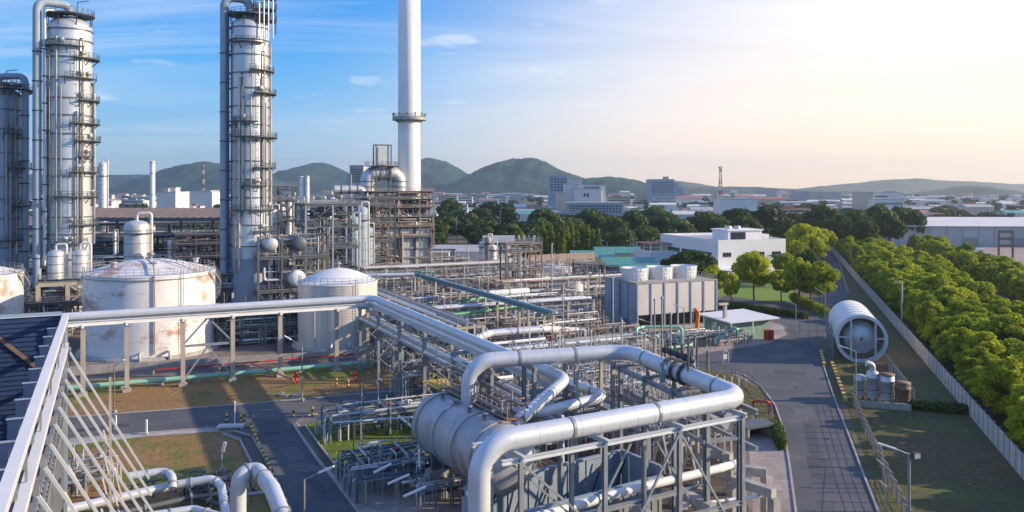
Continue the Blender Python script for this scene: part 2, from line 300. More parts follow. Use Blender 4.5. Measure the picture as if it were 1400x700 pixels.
    def rail(s, pts, h=1.1, sp=1.6, t=0.05, toe=True):
        pts = [Vector(p) for p in pts]
        for a, b in zip(pts[:-1], pts[1:]):
            L_ = (b - a).length
            if L_ < .05: continue
            k = max(1, int(round(L_ / sp)))
            for i in range(k + 1):
                p = a.lerp(b, i / k); s.beam(p, p + Vector((0, 0, h)), t)
            for hh in (h, h * .55): s.beam(a + Vector((0, 0, hh)), b + Vector((0, 0, hh)), t * .9)
            if toe: s.beam(a + Vector((0, 0, .09)), b + Vector((0, 0, .09)), .02, .15)
        return s
    def arcrail(s, c, r, z, a0, a1, h=1.1, t=.05):
        n = max(3, int((a1 - a0) * r / 1.3)); pts = [Vector((c[0] + r * cos(a0 + (a1 - a0) * i / n), c[1] + r * sin(a0 + (a1 - a0) * i / n), z)) for i in range(n + 1)]
        for p in pts: s.beam(p, p + Vector((0, 0, h)), t)
        for hh in (h, h * .55, .1):
            for a, b in zip(pts[:-1], pts[1:]): s.beam(a + Vector((0, 0, hh)), b + Vector((0, 0, hh)), t * .9)
        return s
    def ladder(s, p0, p1, w=.5, side=(1, 0, 0), t=.05, rung=.45, cage=None):
        p0, p1 = Vector(p0), Vector(p1); sd_ = Vector(side).normalized() * w / 2
        s.beam(p0 - sd_, p1 - sd_, t); s.beam(p0 + sd_, p1 + sd_, t); L_ = (p1 - p0).length; k = int(L_ / rung)
        for i in range(k): p = p0.lerp(p1, (i + .5) / k); s.beam(p - sd_, p + sd_, t * .7)
        if cage:
            o = Vector(cage).normalized(); k = max(2, int(L_ / 1.6))
            for i in range(1, k):
                p = p0.lerp(p1, i / k); q = [p - sd_, p - sd_ * 1.3 + o * .4, p + o * .7, p + sd_ * 1.3 + o * .4, p + sd_]
                for a, b in zip(q[:-1], q[1:]): s.beam(a, b, t * .8)
        return s
    def mesh(s, name, o=(0, 0, 0)):
        me = bpy.data.meshes.new(name); ox, oy, oz = o
        me.from_pydata([(v[0] - ox, v[1] - oy, v[2] - oz) for v in s.v], [], s.f)
        if any(s.sm): me.polygons.foreach_set('use_smooth', s.sm)
        me.update(); return me

def props(o, label=None, cat=None, group=None, kind=None):
    if label: o['label'] = label
    if cat: o['category'] = cat
    if group: o['group'] = group
    if kind: o['kind'] = kind
class T:
    """one thing: an Empty at its base, geometry is authored in the plant grid ('P') or in world metres ('W')"""
    def __init__(s, name, label, cat, at=(0, 0, 0), group=None, frame='P', rot=0.0):
        s.o = Vector(at); s.e = bpy.data.objects.new(name, None); COL.objects.link(s.e); s.e.empty_display_size = .5
        s.e.location = toW(s.o) if frame == 'P' else s.o; s.e.rotation_euler = (0, 0, (PH if frame == 'P' else 0) + rot)
        props(s.e, label, cat, group)
    def part(s, name, mb, m, sub=None, label=None, kind=None):
        me = mb.mesh(name, s.o) if isinstance(mb, MB) else mb
        ob = bpy.data.objects.new(name, me); COL.objects.link(ob)
        if isinstance(mb, MB): me.materials.append(M[m])
        ob.parent = sub or s.e
        if label: ob['label'] = label
        if kind: ob['kind'] = kind
        return ob
    def inst(s, name, me, loc=(0, 0, 0), rz=0.0, sub=None):
        ob = bpy.data.objects.new(name, me); COL.objects.link(ob); ob.parent = sub or s.e
        ob.location = Vector(loc) - s.o; ob.rotation_euler = (0, 0, rz); return ob
    def copy(s, at, rot=None, label=None, frame='P', scale=None):
        r = s.e.copy(); COL.objects.link(r); r.location = toW(at) if frame == 'P' else Vector(at)
        if rot is not None: r.rotation_euler = (0, 0, rot + (PH if frame == 'P' else 0))
        if scale: r.scale = scale if isinstance(scale, tuple) else (scale,) * 3
        if label: r['label'] = label
        for c in s.e.children:
            d = c.copy(); COL.objects.link(d); d.parent = r
            for g in c.children: h = g.copy(); COL.objects.link(h); h.parent = d
        return r
def struct(name, mb, m, kind='structure', frame='W', label=None):
    me = mb.mesh(name); me.materials.append(M[m]); o = bpy.data.objects.new(name, me); COL.objects.link(o); o['kind'] = kind
    if frame == 'P': o.rotation_euler = (0, 0, PH)
    if label: o['label'] = label
    return o
def single(name, label, cat, mb, m, at, group=None, frame='P'):
    me = mb.mesh(name, at); me.materials.append(M[m]); o = bpy.data.objects.new(name, me); COL.objects.link(o)
    o.location = toW(Vector(at)) if frame == 'P' else Vector(at); o.rotation_euler = (0, 0, PH if frame == 'P' else 0)
    props(o, label, cat, group); return o

def seams(t_, pts, r, pitch=1.6, m='pipe', k0=1.5):
    pts = [Vector(p) for p in pts]
    for a, b in zip(pts[:-1], pts[1:]):
        L_ = (b - a).length; ax = (b - a).normalized(); x = k0
        while x < L_ - k0: t_.part('cladding_seam', MB().ring(a + ax * x, r - .02, r + .012, -.03, .03, 20, axis=ax), m); x += pitch * rnd.uniform(.85, 1.15)
# ---------------------------------------------------------------- the ground, roads and other sheets
def sheet(name, px, m, z, world=False):
    pts = [Vector(p) for p in px] if world else [W(*p) for p in px]
    me = bpy.data.meshes.new(name); me.from_pydata([(p[0], p[1], z) for p in pts], [], [tuple(range(len(pts)))]); me.materials.append(M[m])
    if me.polygons[0].normal.z < 0: me.flip_normals()
    o = bpy.data.objects.new(name, me); COL.objects.link(o); o['kind'] = 'structure'; return o
sheet('ground', [(-4500, -140), (5500, -140), (5500, 5800), (-4500, 5800)], 'ground', -0.02, True)
sheet('plant_floor', [(-260, -20), (22, -20), (27, 76), (34, 118), (46, 140), (84, 190), (66, 262), (10, 345), (-300, 345)], 'plantfloor', 0.0, True)
sheet('grass_verge', [(-120, 566), (0, 540), (92, 522), (350, 508), (560, 495), (650, 490), (650, 519), (560, 527), (350, 550.5), (280, 556.5), (92, 570), (-120, 592)], 'dry', 0.008)
sheet('brown_yard', [(92, 603), (200, 594), (296, 587), (312, 596), (335, 602), (360, 650), (388, 700), (420, 760), (-200, 800), (-120, 620)], 'dry', 0.008)
sheet('grass_plot', [(412, 583), (470, 564), (575, 552), (610, 600), (575, 630), (500, 655), (455, 642)], 'grass', 0.008)
sheet('skid_paving', [(455, 648), (560, 626), (640, 640), (700, 760), (520, 760)], 'paving', 0.008)
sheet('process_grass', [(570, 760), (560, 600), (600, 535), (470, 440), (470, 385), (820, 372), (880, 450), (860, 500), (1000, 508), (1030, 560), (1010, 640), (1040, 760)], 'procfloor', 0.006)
sheet('lawn', [(975, 418), (968, 392), (1075, 386), (1095, 412), (1085, 421)], 'lawn', 0.01)
sheet('rough_grass', [(66, 38), (25, 20), (31, 60), (34.5, 76), (55, 142), (75, 190), (95, 235), (125, 330), (137, 359), (142, 362), (99, 230)], 'dgrass', 0.006, True)
sheet('road', [(-160, 617), (-160, 592), (92, 571), (280, 557), (350, 551.5), (480, 540), (600, 530.5), (720, 520), (860, 508), (905, 503), (905, 512), (720, 534), (554, 549), (460, 561), (412, 570), (401, 580), (430, 622), (486, 696), (530, 760), (428, 760), (396, 696), (366, 632), (344, 588), (330, 582), (92, 601)], 'asphalt', 0.016)
sheet('road', [(1099, 770), (1088, 700), (1080, 640), (1072, 590), (1060, 555), (1040, 528), (1015, 512), (975, 505), (880, 500), (880, 486), (985, 480), (1050, 470), (1078, 458), (1075, 445), (1050, 437), (1000, 432), (975, 416), (990, 404), (1060, 414), (1105, 420), (1118, 400), (1130, 365), (1134, 345), (1137, 325), (1141, 325), (1144, 345), (1152, 375), (1160, 400), (1150, 425), (1134, 440), (1121, 475), (1126, 500), (1141, 545), (1200, 700), (1230, 770)], 'asphalt', 0.02)
sheet('pavement', [(1098, 770), (1087, 700), (1079, 640), (1070, 592), (1045, 575), (1022, 600), (1028, 660), (1030, 770)], 'paving', 0.012)
sheet('pavement', [(850, 505), (985, 479), (1052, 469), (1076, 457.5), (1070, 445.5), (1045, 439), (990, 436), (850, 470)], 'paving', 0.026)
sheet('pond_plot', [(930, 502), (975, 508), (1010, 515), (1034, 530), (1052, 556), (1060, 585), (1040, 572), (960, 540)], 'dgrass', 0.01)
sheet('yard', [(120, 300), (260, 300), (330, 420), (200, 430)], 'paving', 0.0, True)
sheet('yard', [(-330, 345), (-20, 346), (-20, 420), (-400, 420)], 'plantfloor', 0.0, True)
def kerb(pts, w=.22, h=.13, z=0.0, name='kerb', m='conc', px=True):
    mb = MB(); q = [W(*p) for p in pts] if px else [Vector(p) for p in pts]
    for a, b in zip(q[:-1], q[1:]): mb.beam(Vector((a[0], a[1], z + h / 2)), Vector((b[0], b[1], z + h / 2)), w, h)
    return struct(name, mb, m)
kerb([(-160, 592), (92, 571), (280, 557), (350, 551.5), (480, 540), (600, 530.5), (720, 520)])
kerb([(-160, 617), (92, 601), (330, 582)])
kerb([(401, 580), (430, 622), (486, 696), (530, 760)]); kerb([(344, 588), (366, 632), (396, 696), (428, 760)])
kerb([(412, 570), (460, 561), (554, 549), (720, 534)])
kerb([(1088, 700), (1080, 640), (1072, 590), (1060, 555), (1040, 528), (1015, 512), (975, 505)])
kerb([(1099, 770), (1088, 700)])
kerb([(1160, 400), (1152, 375), (1144, 345)]); kerb([(1126, 500), (1141, 545), (1200, 700), (1230, 770)])
# strips of pale pavement beside the branch road and the open drains next to them
sheet('pavement', [(403, 576), (412, 583), (450, 640), (500, 712), (545, 770), (531, 770), (488, 698), (432, 624)], 'conc', 0.03)
sheet('pavement', [(92, 601.6), (330, 582.6), (320, 589), (296, 590), (200, 597), (92, 610)], 'conc', 0.03)
def drain(pts, w=1.1):
    q = [W(*p) for p in pts]; a = MB(); b = MB()
    for p, r in zip(q[:-1], q[1:]):
        d = (r - p).normalized(); s_ = Vector((-d.y, d.x, 0)) * (w / 2)
        for sg in (-1, 1):
            a.beam(p + s_ * sg + Vector((0, 0, .14)), r + s_ * sg + Vector((0, 0, .14)), .18, .28)
        b.beam(p + Vector((0, 0, .05)), r + Vector((0, 0, .05)), w - .18, .06)
    o = T('storm_drain', pts_label.pop(0), 'drain', q[0], 'open storm drains', 'W'); o.part('drain_edge', a, 'conc'); o.part('drain_bed', b, 'black')
pts_label = ['long black open drain with a bend bordering the brown yard', 'straight black open drain along the grass plot by the pipe skid']
drain([(312, 593), (336, 600), (360, 645), (384, 696)], 1.5); drain([(410, 584), (428, 610), (449, 638)], 1.3)

def patch(px, py, w, l, rz, m, z, name='road_patch'):
    q = W(px, py); c, s_ = cos(rz), sin(rz); sheet(name, [(q.x + a * c - b * s_, q.y + a * s_ + b * c) for a, b in ((-w / 2, -l / 2), (w / 2, -l / 2), (w / 2, l / 2), (-w / 2, l / 2))], m, z, True)
for px, py, w, l, m_ in [(1120, 640, 2.2, 7, 'patchd'), (1152, 690, 1.8, 4, 'patchl'), (1098, 560, 2.6, 9, 'patchl'), (1080, 510, 5, 3, 'patchd'), (1010, 490, 7, 2.4, 'patchl'), (1095, 470, 4, 6, 'patchd'), (1138, 400, 2, 14, 'patchl'), (1110, 600, 1.2, 14, 'patchd')]: patch(px, py, w, l, -.29, m_, .027)
for px, py, w, l, m_ in [(400, 620, 1.8, 5, 'patchl'), (430, 660, 1.2, 7, 'patchd'), (380, 590, 4, 2, 'patchd'), (250, 575, 9, 1.3, 'patchl'), (520, 547, 8, 1.2, 'patchd'), (140, 585, 6, 1.6, 'patchd'), (440, 555, 3, 1.2, 'patchl')]: patch(px, py, w, l, PH, m_, .023)
for px, py in [(1090, 530), (1132, 600), (372, 602), (470, 552), (1060, 490)]:
    q = W(px, py); t9 = MB().lathe((q.x, q.y, 0), [(.42, 0), (.42, .035), (0, .04)], 20); o9 = single('manhole_cover', 'round iron manhole cover in the asphalt' + {1090: ' at the bend by the plot', 1132: ' of the right road', 372: ' at the mouth of the branch road', 470: ' before the pipe manifold', 1060: ' before the red box'}[px], 'manhole cover', t9, 'dark', (q.x, q.y, 0), None, 'W')
# ---------------------------------------------------------------- hills
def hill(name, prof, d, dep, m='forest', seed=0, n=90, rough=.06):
    # prof: (px, row) of the skyline, the ridge runs at distance d
    xs = [p[0] for p in prof]; r = np.random.RandomState(seed); us = np.linspace(xs[0], xs[-1], n)
    hs = np.interp(us, xs, [CH - (p[1] - HY) * d / FPX for p in prof])
    k = np.array([.25, .5, .25]); hs = np.convolve(np.pad(hs, 1, 'edge'), k, 'valid'); hs = np.maximum(hs, -5)
    mm = 26; vs = []; ph = r.rand(12) * 6.28
    for j in range(mm):
        v = j / (mm - 1) * 2 - 1; bell = (0.5 + 0.5 * cos(pi * v)) ** .8
        for i in range(n):
            x = (us[i] - HX) * d / FPX; y = d + v * dep; w = 0
            for q in range(6):
                f = 2 * pi / (dep * (1.1 / (q + 1))); w += sin(x * f * 1.3 + ph[q] + y * f * .7) * cos(y * f + ph[q + 6]) / (q + 1)
            z = hs[i] * bell * (1 + .16 * w * min(1, abs(v) * 3)) + (r.rand() - .5) * rough * hs[i] * .6 * bell - 4 * (1 - bell)
            vs.append((x, y, z))
    fs = [(j * n + i, j * n + i + 1, (j + 1) * n + i + 1, (j + 1) * n + i) for j in range(mm - 1) for i in range(n - 1)]
    return struct(name, MB().add(vs, fs, False), m)
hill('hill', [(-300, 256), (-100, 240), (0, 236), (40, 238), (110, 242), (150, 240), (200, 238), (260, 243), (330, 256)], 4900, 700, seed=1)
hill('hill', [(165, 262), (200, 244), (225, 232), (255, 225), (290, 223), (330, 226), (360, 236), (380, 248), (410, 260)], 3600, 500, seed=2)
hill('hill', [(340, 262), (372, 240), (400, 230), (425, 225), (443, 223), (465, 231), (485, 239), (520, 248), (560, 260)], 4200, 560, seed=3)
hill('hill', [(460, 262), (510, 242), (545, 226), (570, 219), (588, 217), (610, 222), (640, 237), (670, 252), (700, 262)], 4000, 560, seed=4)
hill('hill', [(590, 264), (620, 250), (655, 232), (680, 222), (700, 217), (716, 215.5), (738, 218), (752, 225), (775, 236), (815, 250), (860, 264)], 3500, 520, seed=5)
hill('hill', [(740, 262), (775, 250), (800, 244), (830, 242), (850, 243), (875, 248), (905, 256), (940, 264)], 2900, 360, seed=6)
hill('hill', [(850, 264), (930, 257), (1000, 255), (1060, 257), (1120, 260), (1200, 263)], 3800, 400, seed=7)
hill('far_hill', [(860, 258), (900, 252), (925, 247), (950, 251), (985, 256), (1040, 259)], 5000, 500, 'farhill', seed=8, rough=.01)
hill('far_hill', [(1080, 260), (1150, 252), (1200, 247), (1250, 244), (1300, 247), (1370, 251), (1500, 252), (1600, 262)], 5200, 550, 'farhill', seed=9, rough=.01)
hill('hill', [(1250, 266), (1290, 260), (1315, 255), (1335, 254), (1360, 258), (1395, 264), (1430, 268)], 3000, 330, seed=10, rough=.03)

# ---------------------------------------------------------------- trees
def leaf_mesh(name, blobs, nl, leaf, m, seed, flat=.35):
    r = np.random.RandomState(seed); blobs = np.array(blobs)           # x y z rx rz
    w = blobs[:, 3] ** 2; idx = r.choice(len(blobs), nl, p=w / w.sum()); B = blobs[idx]
    n = r.normal(size=(nl, 3)); n[:, 2] = n[:, 2] * .9 + .15; n /= np.linalg.norm(n, axis=1)[:, None]
    rad = (0.62 + .42 * r.rand(nl) ** .6)[:, None]; c = B[:, :3] + n * rad * np.stack([B[:, 3], B[:, 3], B[:, 4]], 1)
    nn = n + r.normal(size=(nl, 3)) * .75; nn /= np.linalg.norm(nn, axis=1)[:, None]
    t = np.cross(nn, r.normal(size=(nl, 3))); t /= np.linalg.norm(t, axis=1)[:, None]; b = np.cross(nn, t)
    s = leaf * (.6 + .8 * r.rand(nl))[:, None]
    v = np.stack([c - t * s - b * s * .6, c + t * s * .9 - b * s * .2, c + t * s * .2 + b * s * .9, c - t * s * .7 + b * s * .5], 1).reshape(-1, 3)
    me = bpy.data.meshes.new(name); me.vertices.add(nl * 4); me.vertices.foreach_set('co', v.astype(np.float32).ravel())
    me.loops.add(nl * 4); me.loops.foreach_set('vertex_index', np.arange(nl * 4, dtype=np.int32))
    me.polygons.add(nl); me.polygons.foreach_set('loop_start', np.arange(0, nl * 4, 4, dtype=np.int32)); me.update(); me.validate()
    me.materials.append(M[m]); return me
def round_blobs(r, R=5.0, zc=6.3, hz=3.7, nb=26, br=1.7):
    out = []
    for i in range(nb):
        a = r.uniform(0, 2 * pi); u = r.uniform(-.8, 1); q = sqrt(max(0, 1 - u * u)) * r.uniform(.45, 1); k = br * r.uniform(.6, 1.25)
        out.append((cos(a) * q * (R - k * .7), sin(a) * q * (R - k * .7), zc + u * (hz - k * .5) * r.uniform(.7, 1), k, k * r.uniform(.55, .85)))
    return out
def trunk_mb(r, h=5.0, tr=.22, limbs=5, spread=2.6, top=7.0):
    mb = MB(); mb.tube([(0, 0, -.1), (.1, .05, h * .5), (.0, -.1, h)], tr, 7)
    mb.lathe((0, 0, -.1), [(tr * 1.6, 0), (tr * 1.15, .4), (tr, .9)], 7)
    for i in range(limbs):
        a = 2 * pi * i / limbs + r.uniform(-.4, .4); s0 = h * r.uniform(.45, .95); e = (cos(a) * spread * r.uniform(.6, 1), sin(a) * spread * r.uniform(.6, 1), top * r.uniform(.75, 1.05))
        mid = (e[0] * .45, e[1] * .45, s0 + (e[2] - s0) * .6); mb.tube([(0, 0, s0), mid, e], tr * .42, 5)
    return mb
PROTO = {}
def proto(key, nb, nl, leaf, m, seed, name, label, group, R=5.0, zc=6.3, hz=3.7, br=1.7, column=False, park=(0, 0, 0)):
    r = random.Random(seed)
    if column:
        bl = [(r.uniform(-.35, .35), r.uniform(-.35, .35), 1.2 + i * 8.6 / nb, (1.05 - .75 * (i / nb) ** 2) * r.uniform(.75, 1.1), .55) for i in range(nb)]
        tm = MB().tube([(0, 0, -.1), (0, 0, 9)], .16, 6)
    else: bl = round_blobs(r, R, zc, hz, nb, br); tm = trunk_mb(r, top=zc + hz * .4, spread=R * .6)
    PROTO[key] = dict(crown=leaf_mesh(name + '_crown', bl, nl, leaf, m, seed), trunk=tm.mesh(name + '_trunk'), name=name, label=label, group=group)
    PROTO[key]['trunk'].materials.append(M['trunk'])
TREES = 0
def tree(key, x, y, r, h, label=None, group=None, rz=None):
    p = PROTO[key]; e = bpy.data.objects.new(p['name'], None); COL.objects.link(e); e.location = (x, y, 0); e.scale = (r / 5, r / 5, h / 10)
    e.rotation_euler = (0, 0, rnd.uniform(0, 6.28) if rz is None else rz); props(e, label or p['label'], 'tree', group or p['group'])
    for k in ('trunk', 'crown'): o = bpy.data.objects.new(k, p[k]); COL.objects.link(o); o.parent = e
    return e
def tree_px(key, px, ytop, wpx, d, **k):
    h = CH - (ytop - HY) / FPX * d; return tree(key, (px - HX) * d / FPX, d, wpx / 2 * d / FPX, max(h, 3), **k)
BL, BG = 'bushy yellow green tree in the dense belt behind the concrete wall', 'trees of the dense belt behind the concrete wall'
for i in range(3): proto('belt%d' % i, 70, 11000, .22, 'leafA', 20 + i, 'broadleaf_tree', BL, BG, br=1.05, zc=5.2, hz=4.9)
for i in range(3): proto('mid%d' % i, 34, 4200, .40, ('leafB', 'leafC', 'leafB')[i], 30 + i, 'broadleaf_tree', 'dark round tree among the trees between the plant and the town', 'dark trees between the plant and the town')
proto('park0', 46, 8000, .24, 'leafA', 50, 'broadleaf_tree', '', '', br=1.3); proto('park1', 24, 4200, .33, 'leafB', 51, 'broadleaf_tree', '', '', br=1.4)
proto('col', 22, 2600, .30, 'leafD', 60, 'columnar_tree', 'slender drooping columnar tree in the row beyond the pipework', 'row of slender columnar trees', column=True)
WO = Vector((52.4, 84.2, 0)); WDIR = Vector((.3073, .9516, 0)).normalized(); WN = Vector((WDIR.y, -WDIR.x, 0))
def wl(t, s=0, z=0): return WO + WDIR * t + WN * s + Vector((0, 0, z))
# belt right behind the wall, then the second line
def belt_label(t, s_):
    row = 'first row against the concrete wall' if s_ < 7 else 'second row behind the concrete wall' if s_ < 13 else 'back rows far behind the concrete wall'
    zone = 'near end of the wall' if t < 35 else 'level with the ringed drum' if t < 90 else 'level with the lawn' if t < 170 else 'far end of the wall'
    return 'yellow green belt tree, %s, %s' % (row, zone), 'belt trees, %s, %s' % (row, zone)
t = -42.0; k = 0
while t < 330:
    rows = (4.2, 10.2, 16.2, 21.0) if t < 240 else (4.5, 11, 17)
    for s_ in rows:
        if s_ > 18 and rnd.random() < .35: continue
        p = wl(t + rnd.uniform(-1.6, 1.6), s_ + rnd.uniform(-1.0, 1.4)); r_ = rnd.uniform(4.0, 6.4) if s_ > 6 else rnd.uniform(3.3, 4.3)
        tree('belt%d' % rnd.randrange(3), p.x, p.y, r_, rnd.uniform(4.6, 8.8) + (1.6 if s_ > 6 else 0) * rnd.random() + (1.4 if rnd.random() < .12 else 0), *belt_label(t, s_)); k += 1
    t += rnd.uniform(5.0, 7.0)
t = 30.0
while t < 330:
    for s_ in (36, 42.5):
        if rnd.random() < .12: continue
        p = wl(t + rnd.uniform(-2, 2), s_ + rnd.uniform(-1.6, 1.6)); k2 = 'front' if s_ < 40 else 'back'; z2 = 'near part' if t < 110 else 'middle part' if t < 210 else 'far part'
        tree('belt%d' % rnd.randrange(3), p.x, p.y, rnd.uniform(3.6, 5.2), rnd.uniform(6.0, 9.5), 'bushy tree of the separate line by the truck yard, %s side, %s' % (k2, z2), 'line of trees by the truck yard, %s side, %s' % (k2, z2))
    t += rnd.uniform(6, 8)
for i, (px, yt, w, d) in enumerate([(1172, 285, 40, 400), (1200, 280, 46, 430), (1228, 281, 44, 440), (1250, 288, 36, 420), (1150, 292, 34, 380), (1215, 290, 44, 380), (1185, 296, 40, 360)]):
    tree_px('mid%d' % (i % 2 * 2), px, yt, w, d, label='large tree in the hazy clump left of the long warehouse', group='large trees left of the long warehouse')
LP = [('park0', 1031, 343, 62, 218, 'round topped tree standing alone on the lawn before the white building'), ('park1', 945, 341, 70, 226, 'wide dark green tree in front of the left wing of the white building'),
      ('park0', 975, 362, 40, 215, 'small green tree at the left edge of the lawn'), ('park0', 1093, 352, 52, 205, 'bushy tree right of the lawn with its crown over the hedge'),
      ('park0', 1122, 357, 52, 203, 'spreading tree beside the upper road, nearest to it'), ('park0', 1088, 328, 44, 290, 'light green tree behind the right corner of the white building'),
      ('park0', 1098, 305, 60, 330, 'broad tree behind the white building to the right of its roof'), ('mid0', 1120, 278, 54, 420, 'tall dark orange lit tree at the end of the upper road'),
      ('park0', 1068, 368, 40, 214, 'yellow green tree at the right edge of the lawn before the palm'), ('park0', 1108, 372, 44, 214, 'leafy tree squeezed between the hedge and the upper road'), ('park0', 1075, 345, 42, 262, 'tree half hiding the right corner of the white building'),
      ('park0', 1110, 322, 46, 300, 'rounded tree right of the white building above the upper road'), ('park0', 1125, 312, 40, 345, 'yellow green tree beside the far part of the upper road'), ('park1', 918, 352, 44, 232, 'dark tree between the carports and the white building'), ('park0', 1000, 372, 26, 206, 'small bush like tree at the left end of the lawn'),
      ('park1', 1106, 340, 40, 250, 'small tree between the white building and the upper road')]
for k_, px, yt, w, d, lb in LP: tree_px(k_, px, yt, w, d, label=lb, group='park trees round the white building')
for px, yt, w, d in [(1050, 280, 58, 460), (1006, 284, 56, 450), (962, 288, 62, 430), (900, 280, 46, 480), (908, 290, 50, 420), (865, 288, 50, 440), (838, 296, 46, 400), (880, 308, 50, 380), (850, 312, 44, 370),
                     (1085, 290, 44, 440), (1020, 296, 50, 400), (930, 300, 50, 400), (806, 286, 50, 470), (775, 296, 54, 440), (745, 286, 58, 430), (720, 300, 46, 420), (700, 306, 36, 410),
                     (680, 275, 60, 520), (657, 284, 40, 500), (642, 292, 40, 480), (615, 272, 40, 620), (612, 296, 44, 440), (640, 304, 40, 420), (626, 288, 44, 520), (672, 302, 44, 430), (600, 300, 30, 430), (696, 290, 34, 470), (822, 290, 40, 500), (790, 306, 40, 420),
                     (1130, 300, 40, 400), (1075, 300, 44, 400), (985, 298, 40, 420), (600, 318, 26, 380), (655, 318, 34, 390), (690, 322, 26, 385), (832, 318, 34, 380), (575, 292, 40, 470), (560, 300, 40, 450)]:
    tree_px('mid%d' % rnd.randrange(3), px, yt, w, d)
for i in range(17):
    px = 706 + i * 7.0; d = 345 + rnd.uniform(-6, 6); h = rnd.uniform(10.5, 16.0); x = (px - HX) * d / FPX; tree('col', x, d, rnd.uniform(5.6, 7.2), h)
def far_trees():
    bl = []
    def clump(px, d, r_, h):
        x = (px - HX) * d / FPX
        for k in range(7): a = rnd.uniform(0, 6.28); q = rnd.uniform(.1, .7); bl.append((x + cos(a) * q * r_, d + sin(a) * q * r_, h * rnd.uniform(.35, .75), r_ * rnd.uniform(.3, .5), h * rnd.uniform(.18, .28)))
    for i in range(90): d = rnd.uniform(440, 700); clump(rnd.choice([rnd.uniform(590, 1130), rnd.uniform(235, 320), rnd.uniform(380, 500), rnd.uniform(1130, 1400)]), d, rnd.uniform(5, 8), rnd.uniform(8, 14))
    for i in range(330): d = 600 * (3.8 ** rnd.random()); clump(rnd.uniform(-60, 1450), d, rnd.uniform(7, 14), rnd.uniform(8, 13))
    me = leaf_mesh('distant_trees', bl, 190000, 1.0, 'leafC', 9); o = bpy.data.objects.new('distant_trees', me); COL.objects.link(o)
    props(o, 'mass of distant dark trees among the roofs of the town', 'trees', None, 'stuff')
far_trees()

# ---------------------------------------------------------------- the town
def bld(px, d, w, dep, h, wm='tw', rm='tp', label='', group=None, gable=0.0, rows=0, cols=0, name='building', rz=0.0, step=None, z0=0):
    x = (px - HX) * d / FPX; t_ = T(name, label, 'building', (x, d, 0), group, 'W', 0)
    mb = MB().bb(x - w / 2, x + w / 2, d, d + dep, 0, h); t_.part('wall', mb, wm)
    if gable:
        mb = MB(); e = .4; x0, x1, y0, y1 = x - w / 2 - e, x + w / 2 + e, d - e, d + dep + e; ym = (y0 + y1) / 2
        mb.add([(x0, y0, h), (x1, y0, h), (x1, y1, h), (x0, y1, h), (x0, ym, h + gable), (x1, ym, h + gable)], [(0, 1, 5, 4), (2, 3, 4, 5), (0, 4, 3), (1, 2, 5), (3, 2, 1, 0)]); t_.part('roof', mb, rm)
    else:
        mb = MB().bb(x - w / 2 - .15, x + w / 2 + .15, d - .15, d + dep + .15, h, h + .5); mb.bb(x - w * .2, x + w * .1, d + dep * .3, d + dep * .6, h + .5, h + 2.2); t_.part('roof', mb, rm)
    if rows:
        fh = h / rows
        for j in range(rows):
            if cols:
                for i in range(cols):
                    cx = x - w / 2 + w * (i + .5) / cols; t_.part('window', MB().bb(cx - w / cols * .3, cx + w / cols * .3, d - .06, d + .05, j * fh + fh * .35, j * fh + fh * .8), 'glass')
            else:
                t_.part('window_band', MB().bb(x - w * .46, x + w * .46, d - .06, d + .05, j * fh + fh * .4, j * fh + fh * .75), 'glass')
    if rz: t_.e.rotation_euler[2] = rz
    return t_
# landmarks of the skyline
def slab(label, name, boxes, group=None, win=None):
    b0 = boxes[0]; x0 = (b0[0] - HX) * b0[4] / FPX; t_ = T(name, label, 'building', (x0, b0[4], 0), group, 'W')
    for (p0, p1, yt, yb, d, dep, m) in boxes:
        xa, xb = (p0 - HX) * d / FPX, (p1 - HX) * d / FPX; z1 = CH - (yt - HY) * d / FPX; z0_ = 0 if yb is None else CH - (yb - HY) * d / FPX
        t_.part('wall', MB().bb(xa, xb, d, d + dep, z0_, z1), m); t_.part('roof', MB().bb(xa - .3, xb + .3, d - .3, d + dep + .3, z1, z1 + .7), 'tg')
    for (p0, p1, y0, y1, d, nx, ny) in (win or []):
        for i in range(nx):
            for j in range(ny):
                a = p0 + (p1 - p0) * (i + .2) / nx; b = p0 + (p1 - p0) * (i + .8) / nx; c = y0 + (y1 - y0) * (j + .25) / ny; e = y0 + (y1 - y0) * (j + .75) / ny
                t_.part('window', MB().bb((a - HX) * d / FPX, (b - HX) * d / FPX, d - .12, d + .05, CH - (e - HY) * d / FPX, CH - (c - HY) * d / FPX), 'glass')
    return t_
slab('stepped white industrial block with rooftop frame before the low green hill', 'factory_building', [(773, 790, 252, None, 900, 40, 'tw'), (790, 827, 253, None, 890, 46, 'tw'), (776, 796, 246, None, 930, 20, 'tg'), (820, 828, 253.5, None, 880, 8, 'tw'), (786, 822, 259, None, 876, 12, 'tw')], win=[(797, 806, 262, 271, 875.5, 2, 1), (798, 820, 255, 258, 889.5, 6, 1)])
slab('plain pale blue grey tower block left of the stepped white block', 'office_tower', [(751, 776, 240.5, None, 1000, 40, 'tb')], win=[(752, 775, 243, 262, 999.8, 5, 5)])
slab('cream cube building below the pale tower block', 'building', [(761, 775, 264, None, 760, 14, 'tc')])
slab('long low blue grey office with a grid of dark windows', 'office_building', [(775, 852, 278, None, 640, 22, 'tb')], win=[(778, 850, 280, 291, 639.8, 16, 3)])
slab('tall hazy grey blue tower block with a stepped right side', 'office_tower', [(890, 922, 245.5, None, 1350, 50, 'tb'), (922, 928, 250, None, 1350, 40, 'tb'), (928, 934, 256, None, 1350, 40, 'tb'), (908, 914, 242, None, 1355, 12, 'tb')], win=[(891, 921, 248, 264, 1349.7, 8, 5)])
slab('white sheds with a tall block in front of the dark hill', 'factory_building', [(240, 290, 263, None, 1000, 60, 'tw'), (272, 288, 261, None, 1020, 30, 'tg')])
